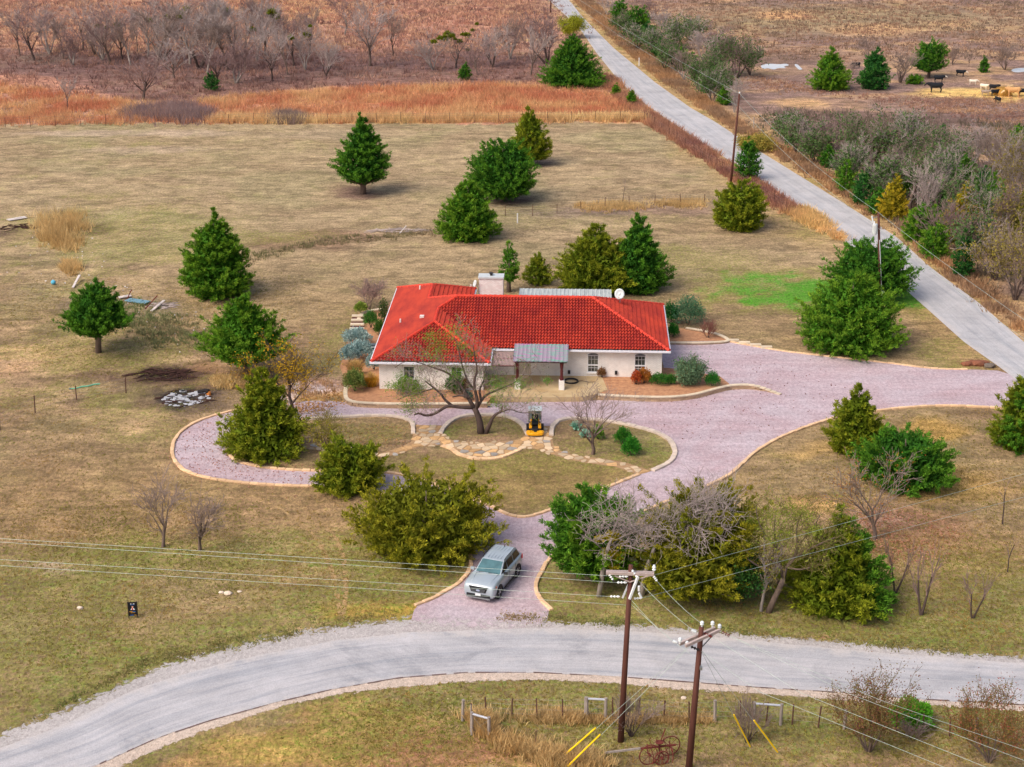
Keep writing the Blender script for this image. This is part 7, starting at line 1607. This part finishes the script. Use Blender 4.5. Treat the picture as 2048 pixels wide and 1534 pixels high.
P = scatter(BACKF, 11000, 1, .8); stand('tall_grass', 'tall red and straw bluestem grass behind the back fence', 'grass', P, .95, red, straw, 2, 6, .35, .03)
P = scatter([(430,246),(700,245),(960,244),(1290,242),(1280,236),(960,238),(700,238),(430,240)], 3500, 3, .6); stand('straw_grass', 'pale straw grass strip along the back fence', 'grass', P, 1.2, straw, lin(238,202,132), 4, 6, .3, .03)
P = scatter([(-60,160),(300,208),(560,184),(900,164),(1180,170),(1150,60),(1100,0),(-60,0)], 7000, 5); stand('brush', 'dull brown brush and grass under the bare trees', 'brush', P, .8, brown, lin(180,134,112), 6, 6, .5, .045)
P = scatter([(260,238),(410,246),(400,224),(330,212),(270,222)], 900, 7); stand('brush', 'dark purple-brown brush mound at the back fence', 'brush', P, 1.5, lin(138,112,112), lin(164,134,128), 8, 8, .4, .03)
P = scatter([(538,248),(606,248),(596,230),(550,230)], 400, 9); stand('brush', 'small dark brush mound at the back fence near its middle', 'brush', P, 1.3, lin(138,114,106), lin(160,134,120), 9, 8, .4, .03)
P = scatter([(1284,240),(1340,275),(1460,355),(1575,428),(1600,422),(1480,345),(1390,285),(1300,228),(1230,160),(1205,150),(1215,180)], 4500, 10, .45); stand('verge_grass', 'reddish weeds along the left verge of the far road', 'grass', P, .9, lin(160,104,90), lin(206,150,100), 11, 6, .3, .03)
P = scatter([(1580,430),(1660,470),(1690,482),(1640,440),(1600,415)], 700, 12, .5); stand('verge_grass', 'straw tufts on the left verge beyond the round olive cedar', 'grass', P, .8, straw, lin(236,190,110), 13, 7, .3, .03)
P = scatter([(1440,240),(1530,300),(1620,352),(1700,402),(1800,468),(1870,530),(2060,680),(2060,640),(1960,560),(1880,490),(1790,430),(1690,370),(1600,315),(1500,260),(1400,190),(1240,60),(1180,0),(1150,0),(1240,90),(1320,158)], 7500, 14, .4); stand('verge_grass', 'straw and brown grass along the right verge of the far road', 'grass', P, .7, lin(190,142,90), lin(160,128,100), 15, 6, .4, .035)
P = scatter([(1520,250),(1700,350),(1800,440),(2060,600),(2060,250),(1900,240),(1700,230),(1560,220)], 3500, 16); stand('brush', 'grey-brown undergrowth inside the right thicket', 'brush', P, .8, lin(140,116,104), lin(110,104,78), 17, 6, .5, .04)
P = scatter([(1500,150),(2060,260),(2060,200),(1860,190),(1700,190),(1500,180)], 1500, 18); stand('pasture_tufts', 'sparse brown tufts on the trampled cattle pasture', 'grass', P, .35, lin(160,116,100), lin(196,150,110), 19, 5, .3, .04)
P = scatter([(1180,0),(2060,0),(2060,120),(1500,120),(1330,100)], 4500, 20); stand('pasture_tufts', 'patchy tan and purple grass on the pasture behind the herd', 'grass', P, .5, lin(176,134,106), lin(140,118,96), 21, 5, .6, .07)
P = scatter([(0,0),(1080,0),(1110,60),(1000,100),(200,110),(0,100)], 6000, 22); stand('tall_grass', 'red and tan grass field behind the bare trees', 'grass', P, .7, lin(196,136,110), lin(214,172,132), 23, 5, .6, .06)
gold, gold2 = lin(224,192,126), lin(196,158,90)
for i, (pl, n, lab, h) in enumerate([([(950,1440),(985,1450),(985,1480),(955,1470)], 160, 'golden grass inside the left H-brace', .9), ([(985,1478),(1060,1500),(1160,1520),(1220,1534),(1130,1534),(1040,1508)], 420, 'golden tall grass strip near the bottom edge', .75), ([(925,1445),(1060,1440),(1160,1445),(1160,1432),(1060,1430),(930,1430)], 260, 'straw grass along the near fence line', .55), ([(1160,1445),(1420,1446),(1420,1438),(1160,1436)], 300, 'short dry grass under the near fence', .4),
                                      ([(85,470),(130,505),(165,500),(140,478),(110,462)], 220, 'golden grass clump at the left below the corn patch', 1.1), ([(75,430),(160,435),(165,462),(100,470),(80,455)], 260, 'dried corn stalk patch at the left', 1.3), ([(130,525),(150,530),(158,552),(140,552)], 160, 'straw tuft on the left lawn above the winged cedar', .8), ([(1160,408),(1400,404),(1400,412),(1170,420)], 700, 'straw grass along the middle fence', .55), ([(430,760),(500,750),(500,775),(440,778)], 320, 'dry grass below the ragged olive cedar', .6)]):
    P = scatter(pl, n, 60 + i); stand('dry_grass', lab, 'grass', P, h, gold, gold2, 70 + i, 9, .25, .022)
P = scatter([(255,600),(300,625),(400,655),(410,680),(300,690),(250,650)], 420, 90); stand('weeds', 'green weeds round the trash heap at the left', 'weeds', P, .35, lin(120,132,74), lin(146,138,92), 91, 7, .3, .04)
for i, (x, y) in enumerate([(712, 768), (742, 772), (710, 748)]):
    p = G(x, y, BED); t = thing('ornamental_grass', ['rounded ornamental grass tuft nearest the bed wall', 'golden ornamental grass tuft beside the house corner', 'tall ornamental grass with tan plumes below the sage mounds'][i], 'grass', p, 0, 'ornamental grass tufts')
    q = np.zeros((60, 3)); rg = np.random.default_rng(i); q[:, :2] = rg.normal(size=(60, 2)) * .16
    link('blades', blades_mesh(400 + i, q, np.full(60, 1.0 if i < 2 else 1.3), np.repeat(np.array([[lin(150,150,70), lin(206,160,60), lin(196,160,104)][i]]), 60, 0), 9, .12, .7, .02), t, MATS['blades'])
    link('seed_heads', blades_mesh(440 + i, q[:20] + (0, 0, .8), np.full(20, .45), np.repeat(np.array([lin(214,182,120)]), 20, 0), 5, .2, .5, .02), t, MATS['blades'])
# lawn: low tufts that break up the mown surface near the viewer
rng = np.random.default_rng(77)
P = np.concatenate([scatter([(0,1000),(700,1010),(900,1180),(700,1240),(300,1320),(0,1450)], 10000, 101), scatter([(1100,1215),(1500,1180),(2048,1000),(2048,1310),(1360,1250)], 7000, 102), scatter([(500,1500),(800,1390),(1200,1375),(2048,1425),(2048,1534),(300,1534)], 9000, 103), scatter([(1450,970),(1700,850),(2048,830),(2048,1000),(1600,1100)], 5000, 104), scatter([(0,560),(600,560),(640,800),(340,870),(300,960),(0,1000)], 7000, 105)])
_pv = np.concatenate([SHO_UP_W[:, :2], SHO_LO_W[::-1, :2]]); P = P[~inside(_pv, P[:, 0], P[:, 1]) & ~(inside(DRIVE_OUT_W, P[:, 0], P[:, 1]) & ~inside(ISLAND_W, P[:, 0], P[:, 1]))]
w = fbm(P[:, 0] / 3, P[:, 1] / 3, 5)[:, None]; w = np.clip(w * 2.4 - .7, 0, 1); C = np.array(lin(166,136,80)) * (1 - w) + np.array(lin(136,136,62)) * w
o = link('lawn_tufts', blades_mesh(12, P, rng.uniform(.05, .13, len(P)), C, 3, .14, .8, .022, 'lawn_tufts', .35, True), None, MATS['blades']); tag(o, 'short dry lawn grass tufts', 'grass', kind='stuff')
# fallen leaves
def litter(pix, n, seed, cA, cB, size, lab):
    P = scatter(pix, n, seed); rg = np.random.default_rng(seed); P3 = np.concatenate([P, rg.uniform(.03, .06, (n, 1))], 1); D = _unit(np.concatenate([rg.normal(size=(n, 2)), rg.normal(0, .25, (n, 1))], 1))
    V, Fc = leaf_quads(P3, D, size * rg.uniform(.7, 1.4, n), size * rg.uniform(.5, .9, n), rg); w = rg.random((n, 1)); C = np.array(cA) * (1 - w) + np.array(cB) * w
    o = link('fallen_leaves', np_mesh('fallen_leaves', V, [Fc], np.repeat(C, 4, 0)), None, MATS['leaf']); tag(o, lab, 'leaves', kind='stuff')
litter([(1700,1030),(1760,1020),(1900,1040),(1930,1090),(1860,1120),(1760,1110),(1710,1080)], 1600, 1, lin(160,104,76), lin(190,146,120), .14, 'red-brown fallen leaves under the rusty-leaved tree')
litter([(560,800),(690,780),(700,800),(620,830),(520,840)], 1400, 2, lin(196,150,70), lin(150,100,60), .14, 'yellow and brown fallen leaves at the left end of the drive')
litter([(350,870),(480,830),(520,930),(700,960),(640,970),(420,955),(350,920)], 1200, 3, lin(150,100,90), lin(176,130,110), .12, 'scattered brown leaves on the left drive loop')
litter([(610,850),(820,850),(820,890),(700,900),(600,905)], 900, 4, lin(190,150,96), lin(150,110,70), .11, 'fallen leaves on the left lawn bed')
# ================================================================== ASH AND TRASH HEAPS
pmat('char', lin(40,36,38), .4, 5, .95); pmat('ash', lin(178,180,188), .2, 5, .95); pmat('old_board', lin(206,196,192), .15, 4, .8); pmat('blue_tarp', lin(112,150,166), .15, 3, .5); pmat('charred_wood', lin(66,44,40), .4, 6, .95); pmat('white_litter', lin(226,224,224), .1, 4, .7); pmat('flame_orange', lin(196,120,56), .3, 5, .8)
def sticks(label, cx, cy, rx, ry, n, mat, L, seed, name, cat, ash=0):
    p = G(cx, cy); s = px_per_m(p); t = thing(name, label, cat, p, 0); rr = random.Random(seed)
    for k in range(n):
        a = rr.uniform(0, 6.28); q = rr.random() ** .5; x, y = q * rx / s * math.cos(a), q * ry / s * 2.6 * math.sin(a); an = rr.gauss(.1, .5); l_ = L * rr.uniform(.5, 1.3); z = rr.uniform(.03, .16) * (1 - q)
        mb = MB(); mb.tube([(x - math.cos(an) * l_ / 2, y - math.sin(an) * l_ / 2, z), (x, y, z + rr.uniform(0, .1)), (x + math.cos(an) * l_ / 2, y + math.sin(an) * l_ / 2, z + rr.uniform(-.03, .12))], [.05, .045, .02], 5); mb.build('branch', mat, t)
    for k in range(ash):
        a = rr.uniform(0, 6.28); q = rr.random() ** .5; x, y = q * rx * .85 / s * math.cos(a), q * ry * .85 / s * 2.6 * math.sin(a); m = rr.randint(6, 9); r0 = rr.uniform(.08, .3)
        mb = MB(); mb.prism([(x + r0 * rr.uniform(.5, 1) * math.cos(b), y + r0 * rr.uniform(.5, 1) * math.sin(b)) for b in np.linspace(0, 6.283, m, endpoint=False)], -.02, .03 + .01 * (k % 3)); mb.build('ash_patch', 'ash', t)
    return t
sticks('blackened burn pile of branches beyond the ash heap', 325, 750, 66, 14, 60, 'charred_wood', 1.2, 1, 'burn_pile', 'burn pile')
sticks('white and black ash heap beside the left drive loop', 372, 797, 56, 20, 24, 'charred_wood', .8, 2, 'ash_heap', 'ash heap', 90)
p = G(418, 790); t = thing('burnt_tree_stump', 'orange-topped burnt stump on the ash heap', 'stump', p); mb = MB(); mb.lathe([(.2, -.1), (.18, .16), (.14, .3), (.04, .34)], (0, 0, 0), 9); mb.build('stump', 'flame_orange', t); mb = MB(); mb.tube([(-.9, .2, .2), (-.3, .1, .35), (0, 0, .3)], [.12, .16, .2], 7); mb.build('log', 'char', t)
p = G(185, 441); 
def board(label, a, b, w, mat, z=.12, name='board', cat='board', up=0.0):
    A, B_ = G(*a), G(*b); t = thing(name, label, cat, A, 0, 'scrap lying about the left lawn'); mb = MB(); mb.bar((0, 0, z), (B_ - A) + np.array([0, 0, z + up]), w, .07); mb.build('plank', mat, t); mb = MB(); mb.bar((B_ - A) * .3 + np.array([.05, .1, z + .06 + up * .3]), (B_ - A) * .7 + np.array([.05, .1, z + .06 + up * .7]), w * .4, .04); mb.build('cleat', mat, t)
board('white plank on end in the grass left of the tall dark cedar', (146, 577), (160, 560), .22, 'old_board', .1, up=.4); board('grey plank leaning at the right of the trash heap', (303, 624), (329, 609), .24, 'old_board', .1, up=.3); board('pale board at the far left edge by the dirt heap', (16, 442), (52, 436), .8, 'old_board'); board('white bricklike board on the trash heap', (238, 598), (262, 594), .5, 'old_board', .15); board('blue sheet metal lying on the trash heap', (255, 602), (296, 608), .9, 'blue_tarp', .15, 'scrap_sheet', 'scrap')
for i, (a, b) in enumerate([((252, 602), (263, 580)), ((290, 618), (314, 592)), ((798, 468), (812, 452))]):
    A = G(*a); t = thing('leaning_pipe', ['left red leaning pipe on the trash heap', 'right red leaning pipe on the trash heap', 'white pipe lying across the brush line behind the house'][i], 'pipe', A, 0, 'scrap lying about the left lawn'); mb = MB(); e = atY(*b, A[1] + .6) - A; mb.tube([(0, 0, 0), e], .05, 6); mb.build('pipe', 'rust' if i < 2 else 'old_board', t); mb = MB(); mb.tube([e * .98, e * 1.03], .07, 6); mb.build('collar', 'rust' if i < 2 else 'old_board', t)
sticks('tangled wire and twigs at the right of the trash heap', 325, 612, 26, 8, 36, 'twig_grey', 1.0, 6, 'brush_pile', 'brush pile'); sticks('line of grey brush along the ditch behind the house', 800, 462, 60, 6, 50, 'twig_grey', 1.6, 7, 'brush_pile', 'brush pile'); sticks('dark dirt and twig heap at the far left edge', 40, 455, 46, 10, 30, 'charred_wood', 1.2, 8, 'dirt_heap', 'dirt heap')
p = G(107, 569); t = thing('blue_ball', 'pale blue ball on the left lawn', 'ball', p); mb = MB(); mb.lathe([(.02, 0), (.15, .04), (.23, .16), (.24, .24), (.2, .36), (.1, .44), (.02, .46)], (0, 0, 0), 14); mb.build('shell', pmat('ball_blue', lin(90,176,206), .1, 3, .5), t, True); mb = MB(); mb.lathe([(.03, .455), (.03, .475)], (0, 0, 0), 8); mb.build('valve', 'white_litter', t)
# green garden hose, rocks by the road corner, pale stones
mb = MB(); t = thing('green_hose', 'pale green hose lying in the grass at the far left', 'hose', G(140, 779)); base = G(140, 779); mb.tube([G(140 + 12 * k, 779 - 2.2 * k + (k % 2) * 1.2) - base + np.array([0, 0, .06]) for k in range(6)], .05, 6); mb.build('hose', pmat('hose_green', lin(110,190,160), .1, 3, .5), t); mb = MB(); mb.lathe([(.07, -.05), (.07, .08)], (0, 0, .05), 8); mb.build('coupling', 'steel', t)
pmat('brown_rock', lin(132,84,64), .35, 3, .95, .5); pmat('grey_rock', lin(110,100,92), .35, 3, .95, .5); pmat('pale_rock', lin(214,196,178), .2, 4, .95, .3)
def rock(label, x, y, r, mat, seed, group):
    p = G(x, y); bm = bmesh.new(); bmesh.ops.create_icosphere(bm, subdivisions=2, radius=r); rr = random.Random(seed)
    for v in bm.verts: v.co *= rr.uniform(.78, 1.1); v.co.z *= .6; v.co.x *= 1.25; v.co.z += r * .25
    me = bpy.data.meshes.new('rock'); bm.to_mesh(me); bm.free(); tag(link('rock', me, None, MATS[mat], tuple(p)), label, 'rock', group)
for i, (lab, x, y, r, m) in enumerate([('leftmost brown rock at the corner of drive and far road', 1934, 730, .42, 'brown_rock'), ('second brown rock at the corner of drive and far road', 1946, 728, .4, 'brown_rock'), ('middle brown rock at the corner of drive and far road', 1956, 730, .5, 'brown_rock'), ('fourth brown rock at the corner of drive and far road', 1967, 728, .4, 'brown_rock'), ('grey rock nearest the far road corner', 1979, 734, .42, 'grey_rock')]): rock(lab, x, y, r, m, i, 'rocks at the drive corner')
for i, (lab, x, y, r) in enumerate([('larger pale stone on the near lawn', 456, 1188, .22), ('smaller pale stone beside the larger one on the near lawn', 443, 1186, .14), ('lone pale stone right of the two pale stones on the near lawn', 479, 1184, .12), ('pale stone between sign and wires on the left lawn', 160, 1217, .17), ('white bag-like stone on the verge between the near poles', 1367, 1397, .14), ('small orange stone at the foot of the bed wall', 1308, 798, .16)]): rock(lab, x, y, r, 'pale_rock', 50 + i, 'pale stones')
# roadside markers
for lab, x, y, h, m in [('white marker post on the right verge near the road top', 1278, 132, 1.3, 'white_litter'), ('grey gate post at the pasture entrance', 1507, 258, 1.6, 'grey_post'), ('short white pipe on the back lawn in front of the fence', 1035, 446, 1.0, 'white_litter')]:
    t = thing('marker_post', lab, 'post', G(x, y), 0, 'marker posts'); mb = MB(); mb.tube([(0, 0, -.1), (0, 0, h)], .07, 8); mb.build('shaft', m, t); mb = MB(); mb.lathe([(.075, h), (.075, h + .06), (.03, h + .08)], (0, 0, 0), 8); mb.build('cap', m, t)

# ditch line behind the house, and the pale litter blown about the left side
P = scatter([(400,530),(520,505),(640,480),(760,468),(880,458),(880,466),(760,480),(640,492),(540,512),(420,545)], 420, 120, .5); stand('weeds', 'low mixed weeds along the ditch line behind the house', 'weeds', P, .35, lin(150,128,96), lin(120,122,70), 121, 7, .3, .03)
P = scatter([(470,740),(560,760),(640,740),(690,780),(640,800),(520,790)], 260, 122, .4); stand('weeds', 'dry weeds between ash heap and house', 'weeds', P, .4, lin(190,150,104), lin(150,120,86), 123, 7, .25, .025)
P = scatter([(640,1260),(300,1330),(100,1425),(60,1440),(300,1310),(600,1245),(800,1225)], 500, 124, .3); stand('verge_grass', 'ragged green tufts creeping over the near gravel shoulder', 'grass', P, .12, lin(130,140,64), lin(170,140,86), 125, 6, .3, .03)
P = scatter([(1000,1240),(1120,1245),(1360,1258),(1700,1288),(2048,1316),(2048,1308),(1700,1280),(1360,1250),(1120,1232),(1000,1228)], 500, 126, .25); stand('verge_grass', 'ragged dry tufts on the shoulder right of the drive mouth', 'grass', P, .12, lin(130,140,64), lin(170,140,86), 127, 6, .3, .03)
litter([(40,430),(120,470),(280,600),(420,640),(490,690),(420,700),(250,640),(90,560)], 150, 130, lin(226,222,222), lin(196,190,190), .18, 'pale litter bits scattered round the trash heap')
litter([(1500,690),(1700,760),(1600,850),(1450,900),(1300,860),(1250,830),(1350,800),(1480,760)], 350, 131, lin(140,96,90), lin(120,84,80), .13, 'dark leaf bits on the wide part of the drive')
